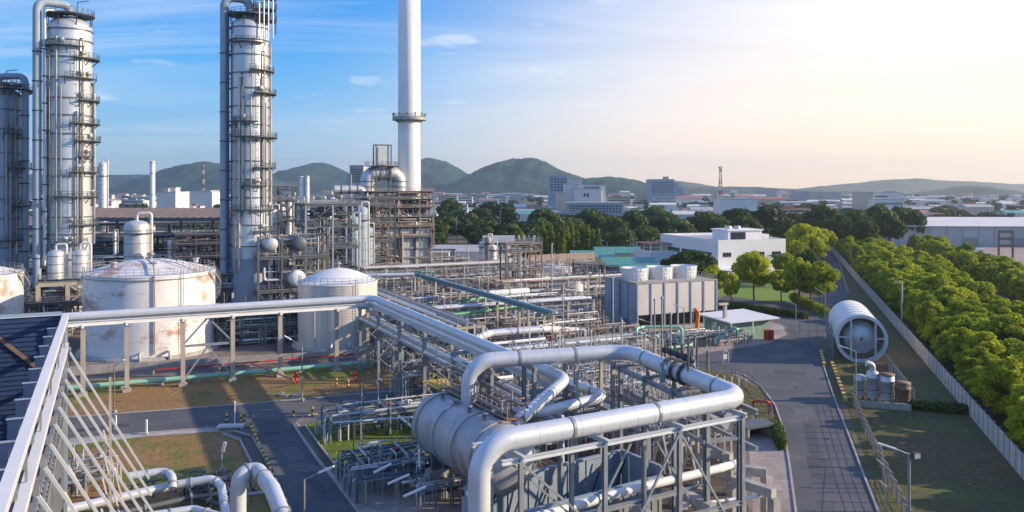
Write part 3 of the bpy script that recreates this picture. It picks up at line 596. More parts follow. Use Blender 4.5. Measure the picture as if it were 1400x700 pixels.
slab('white factory with a squat tower beside the slim stack', 'factory_building', [(214, 240, 263, None, 700, 30, 'tw'), (232, 240, 257, None, 705, 10, 'tw'), (222, 230, 258, None, 702, 10, 'tc')])
slab('grey tower block rising just left of the furnace ducts', 'office_tower', [(478, 497, 227, None, 620, 20, 'tg'), (474, 480, 240, None, 618, 12, 'tg')], win=[(480, 495, 230, 250, 619.8, 5, 6)])
slab('pair of white office blocks joined by a low wing in the warm haze', 'office_building', [(1178, 1194, 263, None, 780, 22, 'tc'), (1194, 1232, 264, None, 790, 20, 'tw'), (1216, 1224, 262, None, 795, 10, 'tc'), (1196, 1236, 273, None, 740, 14, 'tw')], win=[(1196, 1214, 266, 271, 789.8, 5, 1), (1198, 1234, 276, 281, 739.8, 10, 1)])
slab('low grey hazy block at the horizon right of the red and white mast', 'building', [(1042, 1062, 259, None, 1700, 40, 'tg')])
slab('row of hazy flat blocks on the horizon above the upper road', 'building', [(1090, 1108, 262, None, 1500, 30, 'tg'), (1108, 1118, 263, None, 1500, 30, 'tc'), (1126, 1150, 263, None, 1450, 30, 'tg')])
slab('low white shed with a reddish roof below the red and white mast', 'building', [(985, 1035, 272.5, None, 640, 22, 'tw')])
KIND = [('tw', 'tw', 'white', 'white'), ('tw', 'tg', 'white', 'grey'), ('tw', 'tr', 'white', 'red'), ('tc', 'tr', 'cream', 'red'), ('tg', 'tp', 'grey', 'dark'), ('tw', 'tt', 'white', 'teal'), ('tc', 'tg', 'cream', 'grey'), ('tb', 'tg', 'blue grey', 'grey'), ('tw', 'tw', 'white', 'white')]
for i in range(290):
    d = 520 * (5.2 ** (rnd.random() ** .9)); px = rnd.uniform(-80, 1480) if i % 3 else rnd.uniform(580, 1180)
    if d < 640 and not (590 < px < 1180): d += 300
    wm, rm, wn, rn = KIND[rnd.randrange(9)]; w = rnd.uniform(10, 34); g = rnd.random() < .6; h = rnd.choice([3.5, 4.5, 6.5, 7, 9.5, 9.5, 13]) + rnd.random() * 1.5
    if d > 1000: w *= 1.5; h *= 1.25
    if px > 1120: h = min(h, 9)
    zone = 'at far left' if px < 320 else 'behind the furnace' if px < 590 else 'below the hills' if px < 900 else 'beyond the office' if px < 1130 else 'at far right'
    zone += ', farther' if d > 1100 else ', nearer'
    bld(px, d, w, rnd.uniform(9, 20), h, wm, rm, 'distant %s %s with %s roof, %s' % (wn, 'shed' if g else 'block', rn, zone), 'town buildings, %s walls, %s %s roofs, %s' % (wn, 'pitched' if g else 'flat', rn, zone), gable=rnd.uniform(1.5, 3) if g else 0, rows=0 if g else max(1, int(h / 3.3)))
def small_houses():
    v, f, mi = [], [], []; r = random.Random(5)
    for i in range(1500):
        d = 620 * (4.6 ** r.random()); px = r.uniform(-80, 1480); x = (px - HX) * d / FPX; w, dp, h = r.uniform(5, 16), r.uniform(5, 12), r.uniform(3, 7.5) * (1 if px < 1120 else .7); g = r.choice((0, 1.6)); o = len(v); k = r.choice((0, 0, 0, 1, 2, 3)); k2 = r.choice((0, 1, 2, 3, 4, 0))
        v += [(x - w / 2, d, 0), (x + w / 2, d, 0), (x + w / 2, d + dp, 0), (x - w / 2, d + dp, 0), (x - w / 2, d, h), (x + w / 2, d, h), (x + w / 2, d + dp, h), (x - w / 2, d + dp, h), (x - w / 2, d + dp / 2, h + g + .01), (x + w / 2, d + dp / 2, h + g + .01)]
        for q, c in (((0, 1, 5, 4), k), ((1, 2, 6, 9, 5), k), ((2, 3, 7, 6), k), ((3, 0, 4, 8, 7), k), ((4, 5, 9, 8), k2), ((6, 7, 8, 9), k2)): f.append(tuple(o + a for a in q)); mi.append(c)
    me = bpy.data.meshes.new('distant_houses'); me.from_pydata(v, [], f); [me.materials.append(M[a]) for a in ('tw', 'tg', 'tc', 'tb', 'tr')]; me.polygons.foreach_set('material_index', mi); me.update(); o = bpy.data.objects.new('distant_houses', me); COL.objects.link(o)
    props(o, 'mass of small pale houses of the town up to the foot of the hills', 'houses', None, 'stuff')
small_houses()
def mast(px, yt, d, label, w=2.2):
    x = (px - HX) * d / FPX; h = CH - (yt - HY) * d / FPX; t_ = T('lattice_mast', label, 'mast', (x, d, 0), None, 'W'); n = 9; hh = h / n
    for i in range(n):
        mb = MB(); a = w * (1 - .6 * i / n) / 2; b = w * (1 - .6 * (i + 1) / n) / 2; z0_, z1 = i * hh, (i + 1) * hh
        c0 = [(x - a, d - a, z0_), (x + a, d - a, z0_), (x + a, d + a, z0_), (x - a, d + a, z0_)]; c1 = [(x - b, d - b, z1), (x + b, d - b, z1), (x + b, d + b, z1), (x - b, d + b, z1)]
        for k_ in range(4): mb.beam(c0[k_], c1[k_], .35); mb.beam(c0[k_], c1[(k_ + 1) % 4], .22); mb.beam(c1[k_], c1[(k_ + 1) % 4], .22)
        t_.part('mast_section', mb, 'red' if i % 2 == 0 else 'white')
    mb = MB()
    for z_ in (h * .62, h * .97):
        mb.ring((x, d, z_), .3, 1.5, 0, .3, 10)
        for k_ in range(4): a = k_ * pi / 2 + .4; mb.lathe((x + cos(a) * 1.6, d + sin(a) * 1.6, z_ + .2), [(.0, 0), (.7, .1), (.7, 1.3), (0, 1.4)], 8)
    t_.part('antenna_platform', mb, 'tc'); return t_
mast(985, 228, 760, 'tall red and white lattice mast beyond the white building', 3.4); mast(278, 226, 1250, 'thin red and white mast in front of the dark hill', 3.0)
for i, (px, yt, yb, d, r_, lb) in enumerate([(208.5, 220, 290, 420, 1.25, 'slim plain grey stack left of the dark hill'), (366.5, 0, 0, 0, 0, ''), (412, 241, 285, 560, 1.5, 'left one of two white silos before the hill'), (420, 240.5, 285, 560, 1.5, 'right one of two white silos before the hill')]):
    if not r_: continue
    x = (px - HX) * d / FPX; h = CH - (yt - HY) * d / FPX; t_ = T('stack', lb, 'stack' if i == 0 else 'silo', (x, d, 0), None, 'W')
    t_.part('shell', MB().lathe((x, d, 0), [(r_ * 1.15, 0), (r_, h * .3), (r_, h - .4), (r_ * .9, h), (0, h)], 14), 'white'); mb = MB()
    for z_ in (.35, .6, .85, .98): mb.ring((x, d, h * z_), r_, r_ + .2, 0, .3, 14)
    t_.part('band', mb, 'galv')
# long warehouses and the truck yard on the right
def warehouse(name, label, c, w, dep, h, g, rz, wm, rm, nb):
    t_ = T(name, label, 'warehouse', c, None, 'W'); x, y, _ = c
    t_.part('wall', MB().bb(x - w / 2, x + w / 2, y, y + dep, 0, h), wm); e = 1.0; xm = x
    mb = MB(); x0, x1, y0, y1 = x - w / 2 - e, x + w / 2 + e, y - e, y + dep + e; ym = (y0 + y1) / 2
    mb.add([(x0, y0, h), (x1, y0, h), (x1, y1, h), (x0, y1, h), (x0, ym, h + g), (x1, ym, h + g), (x0, y0, h - .3), (x1, y0, h - .3), (x1, y1, h - .3), (x0, y1, h - .3)], [(0, 1, 5, 4), (2, 3, 4, 5), (0, 4, 3), (1, 2, 5), (6, 7, 1, 0), (7, 8, 2, 1), (8, 9, 3, 2), (9, 6, 0, 3), (9, 8, 7, 6)]); t_.part('roof', mb, rm)
    for i in range(nb):
        cx = x - w / 2 + w * (i + .5) / nb; t_.part('bay_post', MB().bb(cx - .2, cx + .2, y - .3, y - .01, 0, h - .4), 'tg')
        if i % 3 == 1: t_.part('loading_door', MB().bb(cx + .6, cx + w / nb - .6, y - .12, y - .02, 0, 4.6), 'tp')
    t_.e.rotation_euler[2] = rz; return t_
warehouse('warehouse', 'very long pale warehouse with a low pitched roof at the right edge', (262, 412, 0), 140, 60, 10.5, 3.5, radians(-4), 'tg', 'tw', 18)
warehouse('warehouse', 'lower open fronted shed attached left of the long pale warehouse', (188, 420, 0), 26, 26, 8.5, 2.5, radians(-14), 'tc', 'tw', 6)
def truck(px, py, label, rz, L_=11, col='carw'):
    c = W(px, py); t_ = T('lorry', label, 'lorry', c, 'lorries parked in the yard', 'W', rz); x, y, _ = c
    t_.part('container', MB().bb(x - L_ / 2 + 2.4, x + L_ / 2, y - 1.25, y + 1.25, 1.1, 3.9), col); t_.part('cab', MB().bb(x - L_ / 2, x - L_ / 2 + 2.1, y - 1.2, y + 1.2, .7, 3.2), 'carw')
    t_.part('windscreen', MB().bb(x - L_ / 2 - .04, x - L_ / 2 + .1, y - 1.05, y + 1.05, 1.9, 2.9), 'glass'); t_.part('chassis', MB().bb(x - L_ / 2 + .3, x + L_ / 2 - .2, y - .9, y + .9, .6, 1.05), 'dark')
    for a in (-L_ / 2 + 1.1, L_ / 2 - 2.6, L_ / 2 - 1.3):
        for b in (-1.1, 1.1): t_.part('wheel', MB().lathe((x + a, y + b - .15, .5), [(0, 0), (.5, 0), (.5, .3), (0, .3)], 12, (0, 1, 0)), 'rubber')
    t_.e.rotation_euler[2] = rz
CARM = []
def car_proto():
    b = MB(); secs = [(-2.1, .35, .72), (-2.0, .3, .95), (-1.2, .28, 1.0), (1.1, .28, .98), (1.9, .3, .85), (2.1, .36, .65)]
    prof = [(-2.1, .35), (-2.12, .75), (-1.95, .98), (-1.0, 1.02), (1.0, .98), (1.95, .82), (2.1, .62), (2.08, .32)]
    vs = [(x, -.85, z) for x, z in prof] + [(x, .85, z) for x, z in prof]; n = len(prof)
    b.add(vs, [tuple(range(n)), tuple(reversed(range(n, 2 * n)))] + [(i, i + n, (i + 1) % n + n, (i + 1) % n) for i in range(n)])
    g = MB(); pr = [(-1.55, 1.0), (-1.1, 1.42), (.25, 1.45), (1.0, .98)]; n = 4; vs = [(x, -.76 + .12 * (z > 1.2), z) for x, z in pr] + [(x, .76 - .12 * (z > 1.2), z) for x, z in pr]
    g.add(vs, [tuple(range(n)), tuple(reversed(range(n, 2 * n)))] + [(i, i + n, (i + 1) % n + n, (i + 1) % n) for i in range(n)])
    r_ = MB().add([(-1.12, -.66, 1.425), (.26, -.66, 1.455), (.26, .66, 1.455), (-1.12, .66, 1.425), (-1.12, -.66, 1.47), (.26, -.66, 1.5), (.26, .66, 1.5), (-1.12, .66, 1.47)], [(3, 2, 1, 0), (4, 5, 6, 7), (0, 1, 5, 4), (1, 2, 6, 5), (2, 3, 7, 6), (3, 0, 4, 7)])
    w = MB().lathe((0, -.1, 0), [(0, 0), (.31, 0), (.31, .2), (0, .2)], 12, (0, 1, 0))
    return b, g, r_, w
cb_, cg_, cr_, cw_ = car_proto(); CM = {}
for k_ in ('carw', 'card', 'cars', 'red'):
    CM[k_] = (cb_.mesh('car_body'), cr_.mesh('car_roof')); [m_.materials.append(M[k_]) for m_ in CM[k_]]
cgm = cg_.mesh('car_glass'); cgm.materials.append(M['glass']); cwm = cw_.mesh('car_wheel'); cwm.materials.append(M['rubber'])
def car(p, rz, k_, label, group):
    t_ = T('parked_car', label, 'car', p, group, 'W'); t_.o = Vector((0, 0, 0)); t_.e.rotation_euler[2] = rz
    t_.inst('body', CM[k_][0]); t_.inst('roof', CM[k_][1]); t_.inst('window_glass', cgm)
    for a in (-1.3, 1.3):
        for b in (-.8, .8): t_.inst('wheel', cwm, (a, b, .31))
truck(1326, 352, 'white box lorry parked in the hazy yard left of the parked cars', radians(-12)); truck(1352, 366, 'white lorry parked in front of the row of cars', radians(-8), 14)
for i in range(10):
    k_ = ('carw', 'cars', 'red', 'card')[i % 4]; car(W(1338 + i * 9.5, 361 + i * 2.3 + (i % 2) * 3), radians(70), k_, '%s car parked in the truck yard' % {'carw': 'white', 'cars': 'silver', 'red': 'red', 'card': 'dark'}[k_], '%s cars in the truck yard' % k_)
g_ = T('sign_gantry', 'tall brown frame of two posts and a board in the truck yard', 'sign', W(1375, 352), None, 'W'); q = W(1375, 352)
for s_ in (-3, 3): g_.part('post', MB().bb(q.x + s_ - .35, q.x + s_ + .35, q.y - .3, q.y + .3, 0, 11.5), 'rusty')
for z_ in (5, 8, 11): g_.part('board', MB().bb(q.x - 2.6, q.x + 2.6, q.y - .15, q.y + .15, z_ - .6, z_ + .6), 'rusty')
q1, q2 = wl(230, 70), wl(330, 160)
f_ = T('boundary_wall', 'low pale wall running along the far side of the truck yard', 'wall', q1, None, 'W')
for i in range(20): a = q1.lerp(q2, i / 20); b = q1.lerp(q2, (i + .95) / 20); f_.part('wall_panel', MB().beam(a + Vector((0, 0, 1.3)), b + Vector((0, 0, 1.3)), .3, 2.6), 'wallconc')

# ---------------------------------------------------------------- the concrete wall
cw = T('concrete_wall', 'long pale concrete panel wall in front of the dense tree belt', 'wall', wl(-38), None, 'W')
pm = MB().box((0, 1.2, 1.30), (.10, 2.18, 2.5)).mesh('wall_panel'); pm.materials.append(M['wallconc']); qm = MB().box((0, 0, 1.36), (.26, .22, 2.74)).mesh('wall_post'); qm.materials.append(M['conc2'])
az = atan2(WDIR.y, WDIR.x) - pi / 2
for i in range(158):
    for nm, me in (('wall_panel', pm), ('wall_post', qm)):
        o = bpy.data.objects.new(nm, me); COL.objects.link(o); o.parent = cw.e; o.location = wl(-38 + i * 2.4) - cw.o; o.rotation_euler = (rnd.uniform(-.004, .004), rnd.uniform(-.008, .008), az)

# ---------------------------------------------------------------- white office building
def office():
    A = W(982, 383); u = Vector((.955, .295, 0)); v = Vector((-.295, .955, 0)); rz = atan2(u.y, u.x)
    t_ = T('office_building', 'large white flat roofed office building with dark window strips beyond the lawn', 'building', A, None, 'W'); t_.e.rotation_euler[2] = rz; t_.o = Vector((0, 0, 0))
    Lx, Ly, h = 25.4, 40.0, 12.0
    t_.part('wall', MB().bb(0, Lx, 0, Ly, 0, h), 'building')
    mb = MB()
    for a in ((0, Lx, 0, .4), (0, Lx, Ly - .4, Ly), (0, .4, .41, Ly - .41), (Lx - .4, Lx, .41, Ly - .41)): mb.bb(*a, h + .002, h + .9)
    t_.part('parapet', mb, 'building'); t_.part('roof', MB().bb(.42, Lx - .42, .42, Ly - .42, h + .004, h + .1), 'tg')
    pent = t_.part('penthouse', MB().bb(8, 21, 7, 17, h + .1, h + 3.4), 'building'); t_.part('penthouse_roof', MB().bb(7.6, 21.4, 6.6, 17.4, h + 3.4, h + 3.8), 'building', sub=pent)
    t_.part('penthouse_opening', MB().bb(9, 14.6, 6.9, 7.02, h + .5, h + 2.9), 'glass', sub=pent)
    for i in range(2): t_.part('roof_unit', MB().lathe((10.5 + i * 3.4, 11, h + 3.8), [(1.2, 0), (1.2, .9), (.9, 1.1), (0, 1.15)], 14), 'alu')
    t_.part('roof_unit', MB().bb(23, 24.5, 8, 14, h + .1, h + 2.0), 'building')
    def win(side, a0, a1, z0_, z1, n):
        for i in range(n):
            p = a0 + (a1 - a0) * (i + .04) / n; r = a0 + (a1 - a0) * (i + .96) / n
            if side == 'f': g = MB().bb(p, r, -.03, .2, z0_, z1); fr = MB().bb(p - .08, r + .08, -.1, -.031, z0_ - .12, z0_)
            else: g = MB().bb(-.03, .2, p, r, z0_, z1); fr = MB().bb(-.1, -.031, p - .08, r + .08, z0_ - .12, z0_)
            o = t_.part('window', g, 'glass'); t_.part('sill', fr, 'building', sub=o)
    win('f', 1.6, 4.8, 7.4, 8.8, 3); win('f', 10.5, 17.3, 7.4, 8.8, 6); win('f', 20, 23.6, 7.4, 8.8, 3); win('f', 1.6, 3.9, 2.4, 3.8, 2); win('f', 4.8, 6.0, 2.4, 3.8, 1); win('f', 10, 17, 2.4, 3.8, 5)
    win('l', 4, 14, 7.2, 8.6, 5); win('l', 16, 24, 7.2, 8.6, 4); win('l', 25.5, 34, 7.2, 8.6, 4); win('l', 4, 12, 2.4, 3.8, 4)
    # canopy at the corner, left wing with a pergola
    t_.part('entrance_canopy', MB().bb(-3, 6, -5, -.02, 3.4, 3.9), 'building')
    for a in (-2.6, 1.5, 5.6): t_.part('canopy_column', MB().bb(a - .2, a + .2, -4.8, -4.4, 0, 3.4), 'building')
    w = t_.part('left_wing', MB().bb(-9, -.01, 30, 44, 0, 6.2), 'building'); t_.part('wing_parapet', MB().bb(-9.2, -.02, 29.8, 30.1, 6.2, 7.4).bb(-9.2, -8.9, 30.12, 44, 6.2, 7.4), 'building', sub=w)
    t_.part('pergola_roof', MB().bb(-8.6, -.02, 31, 43, 9.6, 9.9), 'tr')
    for a, b in ((-8.4, 31.2), (-4.5, 31.2), (-8.4, 36.5), (-8.4, 42.5)): t_.part('pergola_post', MB().bb(a - .15, a + .15, b - .15, b + .15, 6.2, 9.6), 'building')
office()
# palms in front of the building
def palm(px, py, h, label):
    q = W(px, py); t_ = T('palm_tree', label, 'palm', q, None, 'W'); t_.part('trunk', MB().tube([(q.x, q.y, 0), (q.x + .15, q.y, h * .5), (q.x, q.y, h)], .2, 7), 'trunk')
    for i in range(18):
        a = i * 2.4; el = rnd.uniform(-.1, 1.0); mb = MB(); pts = []
        for j in range(6): s_ = j / 5 * 3.0; pts.append(Vector((q.x + cos(a) * s_ * cos(el * .7), q.y + sin(a) * s_ * cos(el * .7), h + s_ * sin(el) - .16 * s_ * s_)))
        for j in range(5):
            sd_ = Vector((-sin(a), cos(a), 0)); w = .42 * (1 - abs(j - 2) / 4); w2 = .42 * (1 - abs(j - 1) / 4) if j < 4 else .05
            mb.add([pts[j] - sd_ * w + Vector((0, 0, -.25 * w)), pts[j], pts[j + 1], pts[j + 1] - sd_ * w2 - Vector((0, 0, .1))], [(0, 1, 2, 3)]); mb.add([pts[j] + sd_ * w + Vector((0, 0, -.25 * w)), pts[j], pts[j + 1], pts[j + 1] + sd_ * w2 - Vector((0, 0, .1))], [(3, 2, 1, 0)])
        t_.part('frond', mb, 'leafB')
palm(1060, 392, 9, 'palm tree standing before the right end of the white building'); palm(645, 330, 11, 'palm tree at the left end of the dark trees')
# hedges
def hedge(pts, r_, h, label, m='leafB', px=True):
    q = [W(*p) for p in pts] if px else [Vector(p) for p in pts]; bl = []; o = q[0]
    for a, b in zip(q[:-1], q[1:]):
        n = max(1, int((b - a).length / (r_ * .9)))
        for i in range(n + 1): c = a.lerp(b, i / n) - o; bl.append((c.x, c.y, h * .5, r_ * rnd.uniform(.8, 1.1), h * .55))
    me = leaf_mesh('hedge', bl, 420 * len(bl), .17, m, 5); ob = bpy.data.objects.new('hedge', me); COL.objects.link(ob); ob.location = o; props(ob, label, 'hedge')
hedge([(985, 421), (1020, 424), (1060, 430), (1100, 436)], 1.2, 1.6, 'clipped dark hedge along the near edge of the lawn')
hedge([(1085, 412), (1110, 424), (1128, 432)], 1.3, 2.2, 'yellow green hedge between the park trees and the upper road', 'leafA')
hedge([(1250, 560), (1285, 563), (1318, 566)], .7, 1.3, 'low green hedge crossing the rough grass to the concrete wall')
hedge([(1060, 590), (1068, 615)], .7, 1.6, 'small scrubby bush at the road edge below the red pipes', 'leafB')
# grass tufts on the near verges
def tufts():
    r = np.random.RandomState(3); P_ = []
    for me_n, n in (('grass_verge', 3500), ('brown_yard', 1500), ('grass_plot', 1800), ('rough_grass', 6000), ('pond_plot', 600)):
        pv = [tuple(v.co[:2]) for v in bpy.data.meshes[me_n].vertices]; xs = [max(-75, min(p[0], 110)) for p in pv]; ys = [max(45, min(p[1], 200)) for p in pv]; k = 0
        while k < n:
            x, y = r.uniform(min(xs), max(xs)), r.uniform(min(ys), max(ys)); ins = False
            for (xa, ya), (xb, yb) in zip(pv, pv[1:] + pv[:1]):
                if (ya > y) != (yb > y) and x < (xb - xa) * (y - ya) / (yb - ya) + xa: ins = not ins
            k += 1
            if ins: P_.append((x, y, 0.0))
    P_ = np.array(P_); n = len(P_); a = r.rand(n) * 6.28; h = .05 + .13 * r.rand(n); w = .07 + .1 * r.rand(n); d = np.stack([np.cos(a), np.sin(a), 0 * a], 1)
    lean = r.normal(size=(n, 3)) * .12; lean[:, 2] = 0; v = np.stack([P_ - d * w[:, None], P_ + d * w[:, None], P_ + lean + np.stack([0 * a, 0 * a, h], 1)], 1).reshape(-1, 3)
    me = bpy.data.meshes.new('grass'); me.from_pydata(v.tolist(), [], [(3 * i, 3 * i + 1, 3 * i + 2) for i in range(n)]); me.materials.append(M['leafA']); o = bpy.data.objects.new('grass', me); COL.objects.link(o)
    props(o, 'tufts of short grass on the verges and the rough ground by the wall', 'grass', None, 'stuff')
tufts()
# ---------------------------------------------------------------- distillation columns
def column(px, d, r, ytop, label, bands, plats, riser=None, seed=0, z0=0.0, shell='shell', top_frame=True, ladder=True):
    rr = random.Random(seed); x = (px - HX) * d / FPX; H_ = CH - (ytop - HY) / FPX * d; c = Vector((x, d, 0)); t_ = T('distillation_column', label, 'column', c, None, 'W')
    skirt = H_ * .2; cyl = H_ - r * .55
    t_.part('skirt', MB().lathe(c, [(r * 1.03, 0), (r * 1.0, skirt)], 40), 'bluegrey')
    t_.part('shell', MB().lathe(c, [(r, skirt), (r, cyl)] + [(r * cos(a), cyl + r * .55 * sin(a)) for a in [i * pi / 16 for i in range(1, 9)]], 48), shell)
    for z in bands:
        t_.part('band', MB().ring((x, d, z * H_), r - .02, r + .22, -.11, .11, 40), 'steel')
    va = atan2(-d, -x)          # direction facing the camera
    for (z, a0, a1, w) in plats:
        z = z * H_; a0, a1 = va + radians(a0), va + radians(a1)
        n = max(6, int((a1 - a0) * 6)); p = t_.part('platform', MB().ring((x, d, z), r + .02, r + w, -.18, 0, n, a0, a1), 'dark')
        t_.part('handrail', MB().arcrail((x, d), r + w - .1, z, a0, a1, 1.1, .09), 'steel', sub=p)
        mb = MB(); k = max(2, int((a1 - a0) * r / 2.2))
        for i in range(k + 1):
            a = a0 + (a1 - a0) * i / k; dr = Vector((cos(a), sin(a), 0)); mb.beam(c + dr * (r + w - .1) + Vector((0, 0, z - .18)), c + dr * (r + .02) + Vector((0, 0, z - 1.5)), .14)
        t_.part('bracket', mb, 'dark', sub=p)
        for i in range(rr.randint(1, 3)):   # manways and nozzles at the platforms
            a = rr.uniform(a0, a1); dr = Vector((cos(a), sin(a), 0)); q = c + dr * (r - .1) + Vector((0, 0, z + 1.1))
            t_.part('manway', MB().lathe(q, [(.42, 0), (.42, .55), (.55, .55), (.55, .7), (0, .74)], 14, dr), 'alu', sub=p)
    # small vertical lines clamped to the shell
    for i in range(11):
        a = va + radians(rr.uniform(-80, 85)); dr = Vector((cos(a), sin(a), 0)); za = rr.uniform(.1, .4) * H_; zb = rr.uniform(.6, .97) * H_
        t_.part('pipe', MB().tube([c + dr * r + Vector((0, 0, zb)), c + dr * (r + .5) + Vector((0, 0, zb)), c + dr * (r + .5) + Vector((0, 0, za)), c + dr * r + Vector((0, 0, za))], rr.uniform(.08, .24), 8), rr.choice(['alu', 'steel', 'brownpipe', 'galv']))
    if ladder:
        for i, (z, a0, a1, w) in enumerate(plats[:-1]):
            zn = plats[i + 1][0]; a = va + radians(max(a0, plats[i + 1][1]) + 8); dr = Vector((cos(a), sin(a), 0)); sd = Vector((-sin(a), cos(a), 0))
            za, zb = sorted((z * H_, zn * H_))
            t_.part('ladder', MB().ladder(c + dr * (r + .8) + Vector((0, 0, za)), c + dr * (r + .8) + Vector((0, 0, zb + 1)), .6, sd, .08, .5, cage=dr), 'steel')
    if riser:
        for (ang, off, rad, zb_, mt, over) in riser:
            a = va + radians(ang); dr = Vector((cos(a), sin(a), 0)); q = c + dr * (r + off)
            t_.part('vapour_line', MB().tube([c + Vector((0, 0, H_ - .3)), c + Vector((0, 0, H_ + over)), q + Vector((0, 0, H_ + over)), q + Vector((0, 0, zb_ * H_))], rad, 18, bend=rad * 2.2), mt)
            for k in range(9):
                z = H_ * (zb_ + (.97 - zb_) * k / 9); t_.part('pipe_clamp', MB().ring((q.x, q.y, z), rad, rad + .12, 0, .25, 14).beam(q + Vector((0, 0, z + .1)) - dr * rad, q + Vector((0, 0, z + .1)) - dr * (off + .0), .2), 'dark')
    if top_frame:
        z = H_ - r * .2; mb = MB(); 
        tp = t_.part('top_platform', MB().ring((x, d, z + r * .25), r * .3, r * 1.12, 0, .2, 20), 'dark'); t_.part('handrail', MB().arcrail((x, d), r * 1.1, z + r * .25 + .2, 0, 2 * pi, 1.1, .09), 'steel', sub=tp)
        mb = MB()
        for i in range(8): a = i * pi / 4; mb.beam((x + cos(a) * r, d + sin(a) * r, z - r * .3), (x + cos(a) * r * 1.05, d + sin(a) * r * 1.05, z + r * .25), .16)
        t_.part('bracket', mb, 'dark', sub=tp)
        t_.part('davit', MB().tube([(x + r * .4, d, z + .3), (x + r * .4, d, z + 4.2), (x + r * 1.0, d - .5, z + 4.4)], .1, 6), 'steel')
    return t_, H_
column(95, 178, 4.43, 24, 'left tall distillation column with the vapour line down its left side', [.22, .30, .355, .42, .485, .54, .62, .68, .735, .80, .865, .92, .955],
       [(.9, -80, 30, 1.2), (.865, 10, 110, 1.5), (.80, -10, 70, 1.2), (.73, 20, 115, 1.5), (.655, 0, 110, 1.5), (.60, 10, 118, 1.7), (.55, 20, 60, 1.0), (.50, 0, 100, 1.3), (.42, -30, 80, 1.2), (.33, 0, 90, 1.2), (.27, -40, 40, 1.0)],
       riser=[(-72, 1.9, .85, .13, 'bluegrey', 2.6), (-60, .9, .35, .2, 'alu', .8)], seed=1)
column(341.5, 190, 4.25, 24, 'middle tall distillation column with scaffold like platforms at its top', [.24, .31, .40, .46, .52, .585, .64, .70, .76, .81, .87, .92, .96],
       [(.91, -60, 40, 1.1), (.82, 0, 100, 1.2), (.745, 10, 112, 1.7), (.65, -70, 20, 1.2), (.60, -50, 118, 1.9), (.50, 10, 116, 1.6), (.44, -20, 60, 1.2), (.36, -60, 90, 1.3), (.29, 10, 100, 1.3)],
       riser=[(-86, 1.3, .95, .10, 'bluegrey', 4.2), (-70, .75, .3, .15, 'blue', .8)], seed=2)
column(-2, 178, 4.4, 118, 'shorter distillation column cut by the left edge of the picture', [.2, .33, .45, .53, .62, .72, .82, .90],
       [(.985, -100, 120, 2.6), (.80, 10, 110, 1.1), (.66, 20, 115, 1.9), (.50, 30, 115, 1.9), (.36, 0, 100, 1.4)], riser=[(60, 1.3, .7, .12, 'bluegrey', 2.2)], seed=3, top_frame=True, shell='bluegrey')  # blue grey shell: the shade on this column is put into its colour
# scaffold tower on the middle column's head
def topscaf():
    d = 189; q = PD(362, 24, d); t_ = T('scaffold_tower', 'dark open scaffold standing on the head of the middle column', 'scaffold', (q.x, q.y, q.z - 1), None); z = q.z - 1
    for z_ in (0, 2.6, 5.2): t_.part('platform', MB().bb(q.x - 2.4, q.x + 2.4, q.y - 1.6, q.y + 1.6, z + z_, z + z_ + .18), 'dark'); t_.part('handrail', MB().rail([(q.x - 2.4, q.y - 1.6, z + z_ + .2), (q.x + 2.4, q.y - 1.6, z + z_ + .2), (q.x + 2.4, q.y + 1.6, z + z_ + .2), (q.x - 2.4, q.y + 1.6, z + z_ + .2), (q.x - 2.4, q.y - 1.6, z + z_ + .2)], t=.09), 'steel')
    for a in (-2.2, 2.2):
        for b in (-1.5, 1.5): t_.part('post', MB().beam((q.x + a, q.y + b, z - 3), (q.x + a, q.y + b, z + 8.5), .22), 'dark')
    for i in range(4): t_.part('pipe', MB().tube([(q.x - 1.5 + i, q.y - 1.8, z - 4), (q.x - 1.5 + i, q.y - 1.8, z + 4 + i), (q.x - .6 + i, q.y, z + 4 + i)], .16, 7), 'alu')
topscaf()
# ---------------------------------------------------------------- chimney
def chimney():
    d = 310; x = (559.5 - HX) * d / FPX; c = Vector((x, d, 0)); t_ = T('chimney', 'tall white chimney with a ringed gallery halfway up', 'chimney', c, None, 'W'); zr = CH - (161 - HY) / FPX * d
    t_.part('shell', MB().lathe(c, [(4.5, 0), (4.22, zr * .9), (4.2, zr), (4.08, 128), (3.7, 128), (3.7, 120)], 56), 'chim')
    g = t_.part('gallery', MB().ring((x, d, zr), 4.1, 6.3, -.3, 0, 44), 'conc'); mb = MB()
    for i in range(36): a = 2 * pi * i / 36; mb.beam((x + cos(a) * 6.1, d + sin(a) * 6.1, zr - .3), (x + cos(a) * 4.15, d + sin(a) * 4.15, zr - 1.9), .28)
    t_.part('bracket', mb, 'conc', sub=g); t_.part('gallery_rim', MB().ring((x, d, zr), 6.0, 6.35, -1.0, -.31, 44), 'galv', sub=g); t_.part('handrail', MB().arcrail((x, d), 6.1, zr, 0, 2 * pi, 1.2, .12), 'steel', sub=g)
    for i in range(7): a = -pi / 2 + (i - 3) * .5; t_.part('lamp', MB().box((x + cos(a) * 6.2, d + sin(a) * 6.2, zr + 1.3), (.5, .5, .7)), 'galv', sub=g)
    t_.part('ladder', MB().ladder((x + 4.5, d - .3, 8), (x + 4.35, d - .3, zr), .6, (0, 1, 0), .08, .5, cage=(1, 0, 0)), 'galv')
chimney()
